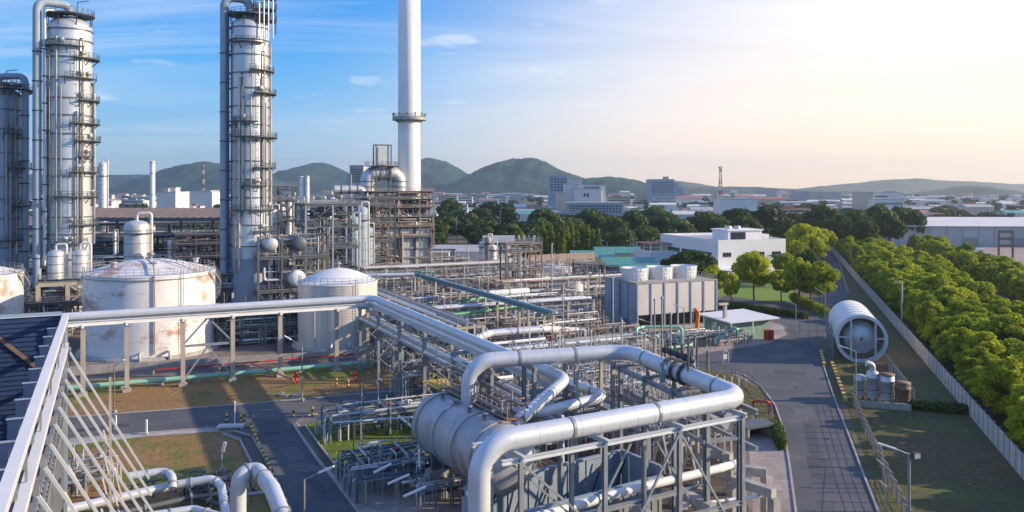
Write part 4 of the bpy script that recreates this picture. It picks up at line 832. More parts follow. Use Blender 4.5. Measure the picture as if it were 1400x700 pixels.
# ---------------------------------------------------------------- storage tanks
def tank(px, d, r, h, rise, label, mt, stair=True, ribs=0, top='white', seams=5, rail=True):
    x = (px - HX) * d / FPX; c = Vector((x, d, 0)); t_ = T('storage_tank', label, 'tank', c, None, 'W'); va = atan2(-d, -x)
    t_.part('foundation', MB().lathe(c, [(r + 1.2, 0), (r + 1.0, .5), (0, .5)], 48), 'conc')
    t_.part('shell', MB().lathe(c, [(r, .5), (r, h)], 72), mt)
    prof = [(r + .12, h - .15), (r + .12, h + .05)] + [(r * (1 - i / 8), h + rise * sin(i / 8 * pi / 2) ** (1 if rise < 2 else 1.0)) for i in range(0, 9)]
    t_.part('roof', MB().lathe(c, prof, 72), mt if mt == 'tank' else top)
    if not ribs:
        for i in range(1, seams): t_.part('weld_seam', MB().ring(c, r - .01, r + .03, .5 + (h - .5) * i / seams - .03, .5 + (h - .5) * i / seams + .03, 72), mt)
    else:
        for i in range(ribs): z = .8 + (h - 1.0) * i / ribs; t_.part('wrap_band', MB().ring(c, r - .01, r + .045, z - .04, z + .04, 60), 'tank2')
        mb = MB()
        for i in range(26): a = 2 * pi * i / 26; e = Vector((cos(a), sin(a), 0)); mb.beam(c + e * r * .98 + Vector((0, 0, h + .1)), c + Vector((0, 0, h + rise + .02)) + e * .3, .10)
        t_.part('roof_rib', mb, top)
    if rail: t_.part('handrail', MB().arcrail((x, d), r - .1, h + .1, 0, 2 * pi, 1.15, .06), 'galv')
    if stair:
        n = 46; a0 = va + radians(58); a1 = va + radians(168); st = MB(); hr = MB(); prev = None
        for i in range(n):
            a = a1 + (a0 - a1) * i / n; z = h * (i + 1) / n; e = Vector((cos(a), sin(a), 0)); p = c + e * (r + .55) + Vector((0, 0, z)); st.box(p, (1.0, .36, .06), a)
            o = c + e * (r + 1.05) + Vector((0, 0, z)); i_ = c + e * (r + .06) + Vector((0, 0, z))
            if prev:
                hr.beam(prev[0] + Vector((0, 0, 1.1)), o + Vector((0, 0, 1.1)), .07); hr.beam(prev[0] + Vector((0, 0, .5)), o + Vector((0, 0, .5)), .05); st.beam(prev[0] - Vector((0, 0, .1)), o - Vector((0, 0, .1)), .06, .3)
            if i % 4 == 0: hr.beam(o, o + Vector((0, 0, 1.1)), .06); st.beam(i_ - Vector((0, 0, 1.0)), o - Vector((0, 0, .15)), .1)
            prev = (o, i_)
        s_ = t_.part('stair', st, 'galv'); t_.part('handrail', hr, 'galv', sub=s_)
    a = va + radians(26); e = Vector((cos(a), sin(a), 0)); tg_ = Vector((-sin(a), cos(a), 0))
    t_.part('ladder', MB().ladder(c + e * (r + .3) + Vector((0, 0, .5)), c + e * (r + .3) + Vector((0, 0, h + 1)), .5, tg_, .07, .5), 'galv')
    t_.part('vent', MB().lathe(c + Vector((0, 0, h + rise - .05)), [(.35, 0), (.35, .8), (.7, .8), (.5, 1.2), (0, 1.3)], 14), 'galv')
    for k, dx in ((0, -8), (1, 14)):
        a = va + radians(dx); e = Vector((cos(a), sin(a), 0)); t_.part('nozzle', MB().tube([c + e * (r - .05) + Vector((0, 0, 1.3)), c + e * (r + 1.3) + Vector((0, 0, 1.3)), c + e * (r + 1.3) + Vector((0, 0, .2))], .25, 8), 'alu')
    return t_, c, r, h
tk, c_, r_, h_ = tank(206, 153, 11.3, 14.5, 2.2, 'big white storage tank with rust patches and a domed roof', 'tank')
va = atan2(-c_.y, -c_.x)
for da, rr_ in ((-60, .62), (10, .45), (95, .7)):      # roof fittings, pipes over the roof, the rail on the roof edge bulging out
    e = Vector((cos(va + radians(da)), sin(va + radians(da)), 0)); q = c_ + e * 11.3 * rr_ + Vector((0, 0, h_ + 1.2)); tk.part('roof_manhole', MB().lathe(q, [(.5, 0), (.5, .7), (.65, .7), (.65, .85), (0, .9)], 14), 'alu')
tk.part('roof_walkway', MB().rail([c_ + Vector((1, -.5, h_ + 2.1)), c_ + Vector((6, -3, h_ + 1.6)), c_ + Vector((10.2, -4.3, h_ + .2))], 1.1, 1.4, .07), 'galv')
tk.part('roof_pipe', MB().tube([c_ + Vector((5.2, -10.3, 1)), c_ + Vector((5.2, -10.3, h_ + .6)), c_ + Vector((3.6, -7, h_ + 1.7)), c_ + Vector((0, -2, h_ + 2.6))], .14, 8, bend=.8), 'brownpipe')
tk.part('roof_rib_ring', MB().ring(c_ + Vector((0, 0, h_ - .7)), 11.25, 11.55, 0, .14, 72), 'galv')
tank(462, 158, 7.45, 12.0, 2.5, 'ribbed silver storage tank with a white cone roof', 'tank2', ribs=22, stair=False)
tank(-52, 150, 9.7, 14.2, 1.8, 'white storage tank cut by the left edge of the picture', 'tank')
tank(718, 247, 7.5, 3.6, .6, 'flat white tank in the middle of the pipework left of the tower scaffold', 'tank', False, seams=3)
tank(776, 207, 4.9, 6.6, .5, 'small rusty white tank right of the tower scaffold', 'tank', False, seams=4)
tank(762, 262, 4.6, 4.6, .5, 'small white tank just in front of the slender trees', 'tank', False, seams=3)
tank(664, 262, 6.0, 3.4, .5, 'low white tank behind the green pipes', 'tank', False, seams=3)
# ring walls round the two big tanks
def bund(px, label):
    q = [P(*p) for p in px]; t_ = T('bund_wall', label, 'wall', q[0], None)
    for a, b in zip(q[:-1], q[1:]):
        n = max(1, int((b - a).length / 5))
        for i in range(n): p0, p1 = a.lerp(b, i / n), a.lerp(b, (i + .985) / n); t_.part('wall_section', MB().beam(p0 + Vector((0, 0, .7)), p1 + Vector((0, 0, .7)), .3, 1.4), 'conc')
bund([(96, 513), (350, 497), (545, 486), (560, 460)], 'long low concrete bund wall in front of the tanks')

# ---------------------------------------------------------------- generic steel frames
def I_post(t_, a, b, z0, z1, w, m, name='post'): return t_.part(name, MB().beam((a, b, z0), (a, b, z1), w), m)
def frame(name, label, cat, a0, b0, nx, ny, dx, dy, levels, mp='steel', mb_='steel', pw=.35, bw=.3, decks=(), brace='x', rails=True, group=None, base=0.0, fill=0, seed=0, top_extra=0, fm=('alu', 'brownpipe', 'galv', 'steel'), ladder=True, deckm='dark'):
    r = random.Random(seed); t_ = T(name, label, cat, (a0, b0, base), group); X = [a0 + i * dx for i in range(nx + 1)]; Y = [b0 + i * dy for i in range(ny + 1)]; top = levels[-1] + top_extra
    for x in X:
        for y in Y: I_post(t_, x, y, base, top, pw, mp)
    for z in levels:
        for y in Y: t_.part('beam', MB().beam((X[0], y, z), (X[-1], y, z), bw, bw * 1.3), mb_)
        for x in X: t_.part('beam', MB().beam((x, Y[0], z - .02), (x, Y[-1], z - .02), bw * .95, bw * 1.25), mb_)
    zs = [base] + list(levels)
    for i in range(nx):
        if brace and (i % 2 == 0 or nx < 3):
            for z0, z1 in zip(zs[:-1], zs[1:]):
                if r.random() < .65:
                    a, b = (X[i], X[i + 1]) if r.random() < .5 else (X[i + 1], X[i]); t_.part('brace', MB().beam((a, Y[0] - .03, z0), (b, Y[0] - .03, z1), bw * .6), mb_)
                    if brace == 'x' and r.random() < .5: t_.part('brace', MB().beam((b, Y[0] - .09, z0), (a, Y[0] - .09, z1), bw * .6), mb_)
    for k in decks:
        z = levels[k]; dk = t_.part('deck', MB().bb(X[0] - .3, X[-1] + .3, Y[0] - .3, Y[-1] + .3, z + bw * .66, z + bw * .66 + .07), deckm)
        if rails: zz = z + bw * .66 + .08; t_.part('handrail', MB().rail([(X[0] - .25, Y[0] - .25, zz), (X[-1] + .25, Y[0] - .25, zz), (X[-1] + .25, Y[-1] + .25, zz), (X[0] - .25, Y[-1] + .25, zz), (X[0] - .25, Y[0] - .25, zz)], t=.065), 'galv', sub=dk)
        if k and ladder and r.random() < .8: xx = r.choice(X[:-1]) + dx * .5; t_.part('ladder', MB().ladder((xx, Y[0] - .5, levels[k - 1]), (xx, Y[0] - .5, z + 1), .5, (1, 0, 0), .07, .5), 'galv')
    for i in range(fill): rpipe(t_, r, X[0], X[-1], Y[0], Y[-1], base, top, fm)
    return t_
def rpipe(t_, r, x0, x1, y0, y1, z0, z1, ms, rad=(.06, .2)):
    p = Vector((r.uniform(x0, x1), r.uniform(y0, y1), r.uniform(z0 + .3, z1))); q = [p.copy()]; ax = r.randrange(3)
    for j in range(r.randint(2, 4)):
        lo, hi = ((x0, x1), (y0, y1), (z0 + .2, z1))[ax]; n = p.copy(); n[ax] = r.uniform(lo, hi)
        if abs(n[ax] - p[ax]) > .7: q.append(n.copy()); p = n
        ax = (ax + r.choice((1, 2))) % 3
    if len(q) < 2: return
    rd = r.uniform(*rad) * (1 if r.random() < .8 else 1.6); t_.part('pipe', MB().tube(q, rd, 8, k=3), r.choice(ms))
def valve(t_, p, s=1.0, m='steel', axis=(1, 0, 0), wheel='red'):
    p = Vector(p); ax = Vector(axis); b = MB().lathe(p - ax * .4 * s, [(0, 0), (.26 * s, 0), (.26 * s, .1 * s), (.14 * s, .1 * s), (.2 * s, .4 * s), (.14 * s, .7 * s), (.26 * s, .7 * s), (.26 * s, .8 * s), (0, .8 * s)], 10, axis)
    b.beam(p, p + Vector((0, 0, .75 * s)), .12 * s); v = t_.part('valve', b, m); t_.part('handwheel', MB().ring(p + Vector((0, 0, .75 * s)), .2 * s, .27 * s, 0, .05 * s, 10).beam(p + Vector((-.22 * s, 0, .77 * s)), p + Vector((.22 * s, 0, .77 * s)), .04 * s), wheel, sub=v)
def hvessel(name, label, cat, p0, p1, r, m, group=None, z=None, saddles=2, rings=0, nz=3, frame='P'):
    p0, p1 = Vector(p0), Vector(p1); ax = (p1 - p0).normalized(); L_ = (p1 - p0).length; t_ = T(name, label, cat, (p0.x, p0.y, 0), group, frame); dep = r * .5
    prof = [(r * sin(a), -dep * cos(a)) for a in [i * pi / 14 for i in range(0, 8)]] + [(r * cos(a), L_ + dep * sin(a)) for a in [i * pi / 14 for i in range(0, 8)]]
    t_.part('shell', MB().lathe(p0, prof, 36, ax), m)
    for i in range(saddles):
        c = p0 + ax * L_ * (.2 + .6 * i / max(1, saddles - 1)); sd = ax.cross(Vector((0, 0, 1))).normalized(); mb = MB()
        mb.beam(Vector((c.x, c.y, max(0, c.z - r - (z or c.z)))), Vector((c.x, c.y, c.z - r * .72)), r * .35, r * 1.3, up=tuple(sd)); t_.part('saddle', mb, 'conc')
    for i in range(rings): c = p0 + ax * L_ * (i + .5) / rings; t_.part('ring', MB().ring(c, r - .02, r + .14, -.1, .1, 36, axis=ax), 'steel')
    for i in range(nz): c = p0 + ax * L_ * (i + .7) / nz + Vector((0, 0, r * .97)); t_.part('nozzle', MB().lathe(c, [(r * .16, 0), (r * .16, .5), (r * .24, .5), (r * .24, .62), (0, .62)], 12), 'alu')
    return t_
def vvessel(name, label, cat, p, r, h, m='alu', group=None, z0=0.0, bands=3, head='alu', plat=True, frame='P'):
    p = Vector(p); t_ = T(name, label, cat, (p.x, p.y, z0), group, frame); prof = [(r, z0), (r, z0 + h - r * .5)] + [(r * cos(a), z0 + h - r * .5 + r * .5 * sin(a)) for a in [i * pi / 12 for i in range(1, 7)]]
    t_.part('shell', MB().lathe((p.x, p.y, 0), prof, 24), m)
    for i in range(bands): z = z0 + h * (i + .8) / (bands + .6); t_.part('band', MB().ring((p.x, p.y, z), r - .02, r + .08, -.06, .06, 24), 'steel')
    t_.part('top_nozzle', MB().tube([(p.x, p.y, z0 + h - .1), (p.x, p.y, z0 + h + r * .5 + .3), (p.x + r + .4, p.y, z0 + h + r * .5 + .3), (p.x + r + .4, p.y, z0 + .5)], r * .13 + .05, 8), 'alu')
    if plat: z = z0 + h * .82; g = t_.part('platform', MB().ring((p.x, p.y, z), r + .01, r + 1.0, -.1, 0, 16, -pi, .3), 'dark'); t_.part('handrail', MB().arcrail((p.x, p.y), r + .95, z, -pi, .3, 1.1, .06), 'galv', sub=g)
    return t_
def piperack(label, a0, b0, length, width, levels, axis, bay=6.0, npipe=7, mp='conc2', pm=('alu', 'pipe', 'brownpipe', 'galv'), rad=(.1, .32), seed=0, group=None, pw=.42, top_pipes=None, skip=0):
    """posts in pairs, cross beams at each level, pipes laid lengthwise; axis 0 = along D2, 1 = along D1"""
    r = random.Random(seed); t_ = T('pipe_rack', label, 'pipe rack', (a0, b0, 0), group); n = max(1, int(round(length / bay)))
    def pt(s_, w_, z): return (a0 + s_, b0 + w_, z) if axis == 0 else (a0 + w_, b0 + s_, z)
    for i in range(n + 1):
        s_ = length * i / n
        for w_ in (0, width): t_.part('post', MB().beam(pt(s_, w_, 0), pt(s_, w_, levels[-1] + .1), pw), mp)
        for z in levels: t_.part('cross_beam', MB().beam(pt(s_, -.35, z), pt(s_, width + .35, z), pw * .7, pw * .9), mp)
        if i < n and i % 3 == 1: t_.part('brace', MB().beam(pt(s_, -.02, .2), pt(length * (i + 1) / n, -.02, levels[0]), .14), 'galv')
    for z in levels:
        for w_ in (0, width): t_.part('beam', MB().beam(pt(0, w_, z - .5), pt(length, w_, z - .5), .2, .3), 'galv' if mp != 'dark' else 'steel')
        used = 0; w_ = .5
        while w_ < width - .3 and used < npipe:
            rd = r.uniform(*rad); w_ += rd
            if r.random() > skip:
                a, b = 0.0, length
                if r.random() < .35: a = length * r.uniform(0, .5)
                if r.random() < .35: b = length * r.uniform(.55, 1)
                zc = z + pw * .45 + rd + .02; pts = [pt(a, w_, zc), pt(b, w_, zc)]
                if r.random() < .4: pts.append(pt(b, w_, zc + r.choice((-1, 1)) * r.uniform(1, 2.2)))
                if r.random() < .3: pts.insert(0, pt(a, w_, zc - r.uniform(1, 2.4)))
                t_.part('pipe', MB().tube(pts, rd, 10, k=4), r.choice(pm)); used += 1
            w_ += rd + r.uniform(.15, .5)
    return t_
# process structures behind the tanks, shade put into their dark steel: frames with pipes, from the left edge to the middle column
def at(px, py, z=0): q = P(px, py, z); return q.x, q.y
a, b = at(-30, 372); frame('steel_structure', 'long dark open process frame seen between the left columns', 'steel frame', a, b, 9, 1, 9.0, 9, [4, 8, 12, 16], 'dark', 'dark', .5, .4, decks=(1, 3), fill=70, seed=5, fm=('steel', 'alu', 'dark', 'galv'))
a, b = at(85, 358); piperack('high pipe rack under the brown roof behind the big rusty tank', a, b, 120, 9, [6, 10.5, 14.5], 0, 8, 9, 'dark', ('alu', 'steel', 'steel', 'galv', 'dark'), (.15, .42), 6, pw=.6)
a, b = at(40, 395); piperack('dark pipe rack just behind the big rusty tank', a, b, 62, 7, [4.5, 8], 0, 7, 9, 'dark', ('steel', 'dark', 'bluegrey', 'alu'), (.12, .34), 7, pw=.5)
for i, (px, py, nx, w, lv, lb) in enumerate([(-40, 432, 5, 5.5, [3.5, 7, 10.5], 'dark pipe filled frame between the left edge and the left column'), (128, 372, 6, 7, [4, 8, 12], 'dark frame behind the dome of the big rusty tank'), (240, 388, 6, 6, [4, 8, 12, 15], 'dark frame right of the big rusty tank dome'), (270, 440, 3, 5, [3.5, 7, 10], 'low dark frame between the big rusty tank and the middle column'), (40, 385, 5, 7, [4, 8, 12], 'dark frame behind the foot of the left tall column')]):
    a, b = at(px, py); frame('steel_structure', lb, 'steel frame', a, b, nx, 2, w, 5, lv, 'dark', 'dark', .5, .4, decks=tuple(range(len(lv))), fill=75, seed=70 + i, fm=('steel', 'alu', 'white', 'alu', 'rusty', 'galv'))
for i, (px, py, nx, w, lv, lb) in enumerate([(298, 476, 4, 4.2, [3.2, 6.4], 'low pipe filled frame right of the big rusty tank'), (352, 470, 4, 3.8, [3.5, 7], 'low pipe filled frame left of the ribbed tank'), (-20, 470, 4, 4.5, [3.5, 7], 'low frame between the left edge tank and the big rusty tank')]):
    a, b = at(px, py); frame('steel_structure', lb, 'steel frame', a, b, nx, 1, w, 4, lv, 'steel', 'steel', .3, .26, decks=(0, 1), fill=60, seed=170 + i, fm=('steel', 'alu', 'white', 'rusty', 'galv'))
struct('plant_floor', MB().add([W(-60, 455, .012), W(560, 452, .012), W(590, 372, .012), (-230, 330, .012), (-260, 150, .012)], [(0, 1, 2, 3, 4)]), 'shadefloor')  # darker sheet painted in for the shade on the floor behind the tanks
def shed_roof(px0, px1, y0, d, dep, drop, h0, label, m):
    x0, x1 = (px0 - HX) * d / FPX, (px1 - HX) * d / FPX; c = Vector((x0, d, 0)); t_ = T('open_shed', label, 'shed', c, None, 'W'); z = h0; n = int((x1 - x0) / 1.3)
    me = MB().add([(0, 0, 0), (1.22, 0, 0), (1.22, dep, drop), (0, dep, drop), (0, 0, .25), (1.22, 0, .25), (1.22, dep, drop + .25), (0, dep, drop + .25)], [(3, 2, 1, 0), (4, 5, 6, 7), (0, 1, 5, 4), (1, 2, 6, 5), (2, 3, 7, 6), (3, 0, 4, 7)]).mesh('roof_sheet'); me.materials.append(M[m])
    for i in range(n): t_.inst('roof_sheet', me, Vector((x0 + i * 1.3, d, z + (.14 if i % 2 else 0))))
    for i in range(0, n + 1, 8):
        t_.part('post', MB().bb(x0 + i * 1.3 - .3, x0 + i * 1.3 + .3, d + .2, d + .8, 0, z - .05), 'dark')
    t_.part('fascia', MB().bb(x0, x1, d - .12, d - .02, z - .9, z + .2), 'steel')
shed_roof(72, 322, 290, 268, 24, 2.6, 19.8, 'long open shed with a brown corrugated roof behind the racks', 'shed')
shed_roof(-120, 60, 290, 262, 20, 2.4, 17.5, 'brown roofed shed seen left of the left tall column', 'shed')
a, b = at(52, 462); frame('steel_structure', 'concrete legged frame at the foot of the left tall column', 'steel frame', a, b, 2, 1, 5.2, 6, [6.5, 10.5], 'conc2', 'conc2', .8, .6, decks=(0, 1), fill=26, seed=8, fm=('alu', 'steel', 'brownpipe', 'galv'))
for i, lb in enumerate(('left drum of the silver pair on the concrete legged frame', 'right drum of the silver pair on the concrete legged frame')): vvessel('process_drum', lb, 'drum', (a + 3 + i * 4.4, b + 2, 0), 1.5, 6.0, 'alu', None, 11.4, plat=False)
vvessel('process_drum', 'plump silver drum behind the big rusty tank, left of the steam', 'drum', P(187, 398), 4.2 * .82, 20.5, 'alu', None, 0, 5)
for i, (px, py, r_, h_, lb) in enumerate([(10, 420, 2.1, 13, 'silver drum at the foot of the column on the left edge'), (140.5, 330, 2.2, 44, 'slender banded stack right of the left tall column'), (232, 392, .6, 14, 'thin silver pipe column behind the big rusty tank'), (157, 385, .5, 16, 'thin silver pipe column left of the plump drum')]): vvessel('process_drum' if i == 0 else 'stack', lb, 'drum' if i == 0 else 'stack', P(px, py), r_, h_, 'alu', None, 0, 6 if i != 1 else 16)
# middle group: frame with drums left of the silver tank
a, b = at(353, 440); f1 = frame('steel_structure', 'two storey frame carrying silver drums behind the ribbed tank', 'steel frame', a, b, 3, 2, 5.2, 5, [6.5, 14.0], 'steel', 'steel', .5, .42, decks=(0, 1), fill=46, seed=9, top_extra=5, fm=('alu', 'steel', 'galv', 'brownpipe', 'alu'))
hvessel('process_drum', 'white headed horizontal drum on the lower deck of the two storey frame', 'drum', (a + 8.5, b - .6, 9.3), (a + 8.5, b + 8, 9.3), 1.9, 'white', z=2.4)
hvessel('heat_exchanger', 'left exchanger on the upper deck of the two storey frame', 'heat exchanger', (a + 2.8, b - .4, 17.2), (a + 2.8, b + 8, 17.2), 1.5, 'alu', z=2.0)
hvessel('heat_exchanger', 'right exchanger on the upper deck of the two storey frame', 'heat exchanger', (a + 9.0, b - .4, 17.2), (a + 9.0, b + 8, 17.2), 1.7, 'steel', z=2.2)
a, b = at(418, 405); frame('steel_structure', 'open blue grey frame tower between the drums and the furnace', 'steel frame', a, b, 2, 2, 7.5, 7, [7, 13, 19, 25], 'bluegrey', 'steel', .5, .42, decks=(1, 3), fill=46, seed=10, fm=('alu', 'steel', 'galv', 'bluegrey'))
a, b = at(385, 385); frame('steel_structure', 'dark frame filled with pipes behind the blue grey frame tower', 'steel frame', a, b, 5, 2, 7.5, 7, [6, 12, 18, 24], 'dark', 'steel', .5, .42, decks=(1, 2, 3), fill=64, seed=11, fm=('alu', 'steel', 'rusty', 'galv', 'brownpipe'))
a, b = at(330, 396); frame('steel_structure', 'tall narrow frame against the middle column', 'steel frame', a + 7, b, 2, 1, 4.5, 6, [8, 14, 20, 26, 30], 'steel', 'steel', .45, .38, decks=(1, 2, 3, 4), fill=34, seed=12)
for i, (px, py, r_, h_, lb) in enumerate([(372, 400, 1.5, 24, 'slim silver vessel right of the middle column'), (395, 392, 1.0, 26, 'thin silver vessel above the exchangers'), (494, 385, 2.0, 24, 'grey riser standing left of the furnace'), (484, 388, 1.6, 21, 'slimmer grey riser beside the furnace riser'), (503, 380, 1.6, 17, 'short grey drum at the furnace corner')]): vvessel('vertical_vessel', lb, 'vessel', P(px, py), r_, h_, 'bluegrey' if i > 1 else 'alu', None, 0, 6)
# ---------------------------------------------------------------- furnace block with its ducts
def furnace():
    d = 292; A = PD(507, 362, d); a, b = A.x, A.y; wd, dp, h = 22.0, 20.0, 15.2; t_ = T('furnace', 'big furnace block in a rusty steel frame below the white chimney', 'furnace', (a, b, 0))
    for i in range(8): t_.part('casing_panel', MB().bb(a + .3 + i * (wd - .6) / 8, a + .3 + (i + .96) * (wd - .6) / 8, b + .5, b + .9, 1.5, h), 'alu')
    for i in range(7): t_.part('casing_panel', MB().bb(a + .4, a + .8, b + 1 + i * (dp - 1.5) / 7, b + 1 + (i + .96) * (dp - 1.5) / 7, 1.5, h), 'bluegrey')
    t_.part('casing', MB().bb(a + .9, a + wd - .5, b + 1, b + dp - .5, 1.4, h - .1), 'bluegrey')
    X = [a + wd * i / 4 for i in range(5)]; Y = [b, b + dp / 2, b + dp]; lv = [1.2, 4.6, 8.0, 11.6, 15.4, 19.0, 22.4, 25.4, 28.2]
    for x in X:
        for y in Y: I_post(t_, x, y, 0, 28.4, .55, 'rusty')
    for z in lv:
        for y in Y: t_.part('beam', MB().beam((a - .8, y - .05, z), (a + wd + .8, y - .05, z), .4, .5), 'rusty' if z > 12 else 'galv')
        for x in X: t_.part('beam', MB().beam((x, b, z - .03), (x, b + dp, z - .03), .36, .45), 'rusty')
    for z0, z1 in ((15.4, 19.0), (19.0, 22.4)):
        for i in range(4): x0, x1 = X[i], X[i + 1]; xm = (x0 + x1) / 2; t_.part('brace', MB().beam((x0, b - .1, z1), (xm, b - .1, z0), .3), 'galv'); t_.part('brace', MB().beam((xm, b - .1, z0), (x1, b - .1, z1), .3), 'galv')
    r = random.Random(4)
    for k, z in enumerate((11.6, 15.4, 19.0, 22.4, 25.4, 28.2)):
        o = 1.6; dk = t_.part('deck', MB().bb(a - o, a + wd + o, b - o, b + dp + o, z + .26, z + .34) if z > 15.5 else MB().bb(a - o, a + wd + o, b - o, b - .1, z + .26, z + .34), 'dark')
        zz = z + .35; t_.part('handrail', MB().rail([(a - o, b + dp, zz), (a - o, b - o, zz), (a + wd + o, b - o, zz), (a + wd + o, b + dp, zz)], t=.1), 'brownpipe' if k % 2 else 'galv', sub=dk)
    for x0, x1, z in ((a + 1, a + 10.3, 12.6), (a + 12, a + 23, 12.6), (a + 1, a + 10.3, 5.2)):
        t_.part('header_pipe', MB().tube([(x0, b - .6, z), (x1, b - .6, z), (x1, b - .6, z - 4.5)], .5, 12, bend=1.2), 'brownpipe')
    t_.part('header_pipe', MB().tube([(a + 11.2, b - 1.1, 2), (a + 11.2, b - 1.1, 13.4)], .5, 12), 'brownpipe')
    for i in range(9): t_.part('tube_bank', MB().bb(a + .8 + i * 2.35, a + 2.6 + i * 2.35, b + 1.0, b + 2.2, 19.6, 22.0), 'rusty')
    for i in range(9): t_.part('tube_bank', MB().bb(a + .8 + i * 2.35, a + 2.6 + i * 2.35, b + .6, b + 2.2, 23.0, 25.0), 'steel')
    for i in range(70): rpipe(t_, r, a - 1, a + wd + 1, b - 1.4, b + 3, 15.5 if i % 8 else 1, 28, ('brownpipe', 'galv', 'rusty', 'alu', 'steel'), (.09, .24))
    for i in range(16): rpipe(t_, r, a + wd, a + wd + 2.2, b - 1.4, b + dp, 1, 28, ('brownpipe', 'galv', 'rusty'), (.1, .22))
    t_.part('stair', MB().ladder((a + wd + 1.2, b - 1.5, 0), (a + wd + 1.2, b - 1.5, 28), .8, (0, 1, 0), .12, .5, cage=(1, 0, 0)), 'galv')
    # hot gas ducts on the roof
    D = T('flue_duct', 'fat silver flue duct arching over the furnace roof', 'duct', (a + 1, b + 9, 28.3))
    D.part('duct', MB().tube([(a + 1.0, b + 8, 28.4), (a + 1.0, b + 8, 35.2), (a + 13.0, b + 8, 35.2), (a + 13.0, b + 8, 28.4)], 2.6, 28, bend=4.2, k=8), 'alu')
    for z in (30, 32): D.part('ring', MB().ring((a + 1.0, b + 8, z), 2.6, 2.85, 0, .3, 28), 'steel'); D.part('ring', MB().ring((a + 13.0, b + 8, z), 2.6, 2.85, 0, .3, 28), 'steel')
    for x in (a + 5.3, a + 8.7): D.part('ring', MB().ring((x, b + 8, 35.2), 2.6, 2.85, -.15, .15, 28, axis=(1, 0, 0)), 'steel')
    D2 = T('flue_duct', 'long low silver duct lying left of the arching duct', 'duct', (a - 11, b + 5, 26)); D2.part('duct', MB().tube([(a - 12, b + 5, 29.2), (a - 1.5, b + 5, 29.2), (a - 1.5, b + 5, 26)], 1.5, 20, bend=2.4), 'alu')
    for x in (a - 9.5, a - 6.5, a - 3.6): D2.part('ring', MB().ring((x, b + 5, 29.2), 1.5, 1.7, -.12, .12, 20, axis=(1, 0, 0)), 'steel')
    s_ = T('duct_damper_tower', 'framed damper box standing above the flue duct', 'tower', (a + 4.5, b + 6.5, 28.4)); x0, x1, y0, y1 = a + 3.4, a + 9.0, b + 4.8, b + 8.2
    for x in (x0, x1):
        for y in (y0, y1): s_.part('post', MB().beam((x, y, 28.4), (x, y, 45.6), .38), 'steel')
    for z in (31, 34, 37.6, 45.4):
        for p, q in (((x0, y0), (x1, y0)), ((x1, y0), (x1, y1)), ((x1, y1), (x0, y1)), ((x0, y1), (x0, y0))): s_.part('beam', MB().beam((p[0], p[1], z), (q[0], q[1], z), .3), 'steel')
    s_.part('brace', MB().beam((x0, y0 - .1, 31), (x1, y0 - .1, 37.6), .2), 'steel')
    s_.part('damper_box', MB().bb(x0 + .8, x1 - .7, y0 + .4, y1 - .3, 38.2, 44.6), 'alu'); s_.part('damper_cone', MB().lathe(((x0 + x1) / 2, (y0 + y1) / 2, 0), [(2.3, 38.2), (1.2, 36.0)], 16), 'alu')
    pz = 37.7; dk = s_.part('deck', MB().bb(x0 - 3, x1 + 2.6, y0 - 1.2, y1 + 1, pz - .1, pz), 'dark'); s_.part('handrail', MB().rail([(x0 - 3, y1 + 1, pz), (x0 - 3, y0 - 1.2, pz), (x1 + 2.6, y0 - 1.2, pz), (x1 + 2.6, y1 + 1, pz)], 1.6, 1.3, .11), 'steel', sub=dk)
    return a, b
fa, fb = furnace()
# left wing: vertical boxes left of the furnace
t_ = T('reactor_box', 'row of tall grey casings standing against the left side of the furnace', 'casing', (fa - 10, fb + 2, 0))
for i in range(4): t_.part('casing', MB().lathe((fa - 9.2 + i * 2.5, fb + 2, 0), [(1.1, 2), (1.1, 24.5), (.6, 25.6), (0, 25.7)], 14), 'bluegrey')
t_.part('deck', MB().bb(fa - 11, fa - .6, fb, fb + 6, 26, 26.3), 'dark'); t_.part('handrail', MB().rail([(fa - 11, fb + 6, 26.3), (fa - 11, fb, 26.3), (fa - .6, fb, 26.3)], t=.1), 'galv')
for x in (fa - 11, fa - .8): t_.part('post', MB().beam((x, fb, 0), (x, fb, 26), .5), 'steel')

# ---------------------------------------------------------------- steam wisp is part of the air above the racks
# ---------------------------------------------------------------- big pipe bridge
def post_c(t_, x, y, z, w=.62):
    return t_.part('post', MB().box((x, y, z / 2 + .3), (w, w, z - .6)).box((x, y, .25), (w * 1.9, w * 1.9, .5)).box((x, y, z - .05), (w * 1.5, w * 1.5, .3)), 'conc2')
ZB = 11.2; B0, B1 = P(92, 434, ZB), P(515, 412, ZB); B0.y = B1.y = (B0.y + B1.y) / 2
BC = P(768, 519, ZB + .35); by = B1.y
t_ = T('pipe_bridge', 'long silver overhead pipe line on pale posts crossing in front of the tanks', 'pipe bridge', (B0.x, by, 0))
t_.part('pipe', MB().tube([(B0.x - 20, by, ZB + .35), (B1.x, by, ZB + .35), (B1.x, BC.y, ZB + .35), P(706, 577, 9.3), P(672, 606, 7.2)], .56, 20, bend=2.0, k=7), 'pipe')
seams(t_, [(B0.x - 20, by, ZB + .35), (B1.x, by, ZB + .35), (B1.x, BC.y, ZB + .35)], .56, 2.0)
t_.part('girder', MB().ibeam((B0.x - 20, by - .75, ZB - .7), (B1.x - .6, by - .75, ZB - .7), .45, .7, .08), 'white'); t_.part('girder', MB().ibeam((B0.x - 20, by + .75, ZB - .7), (B1.x - .6, by + .75, ZB - .7), .45, .7, .08), 'white')
t_.part('pipe', MB().tube([(B0.x - 20, by + 1.1, ZB - .1), (B1.x - 1, by + 1.1, ZB - .1), (B1.x - 1.1, BC.y + 4, ZB - .1)], .2, 10), 'pipe')
xs_ = []
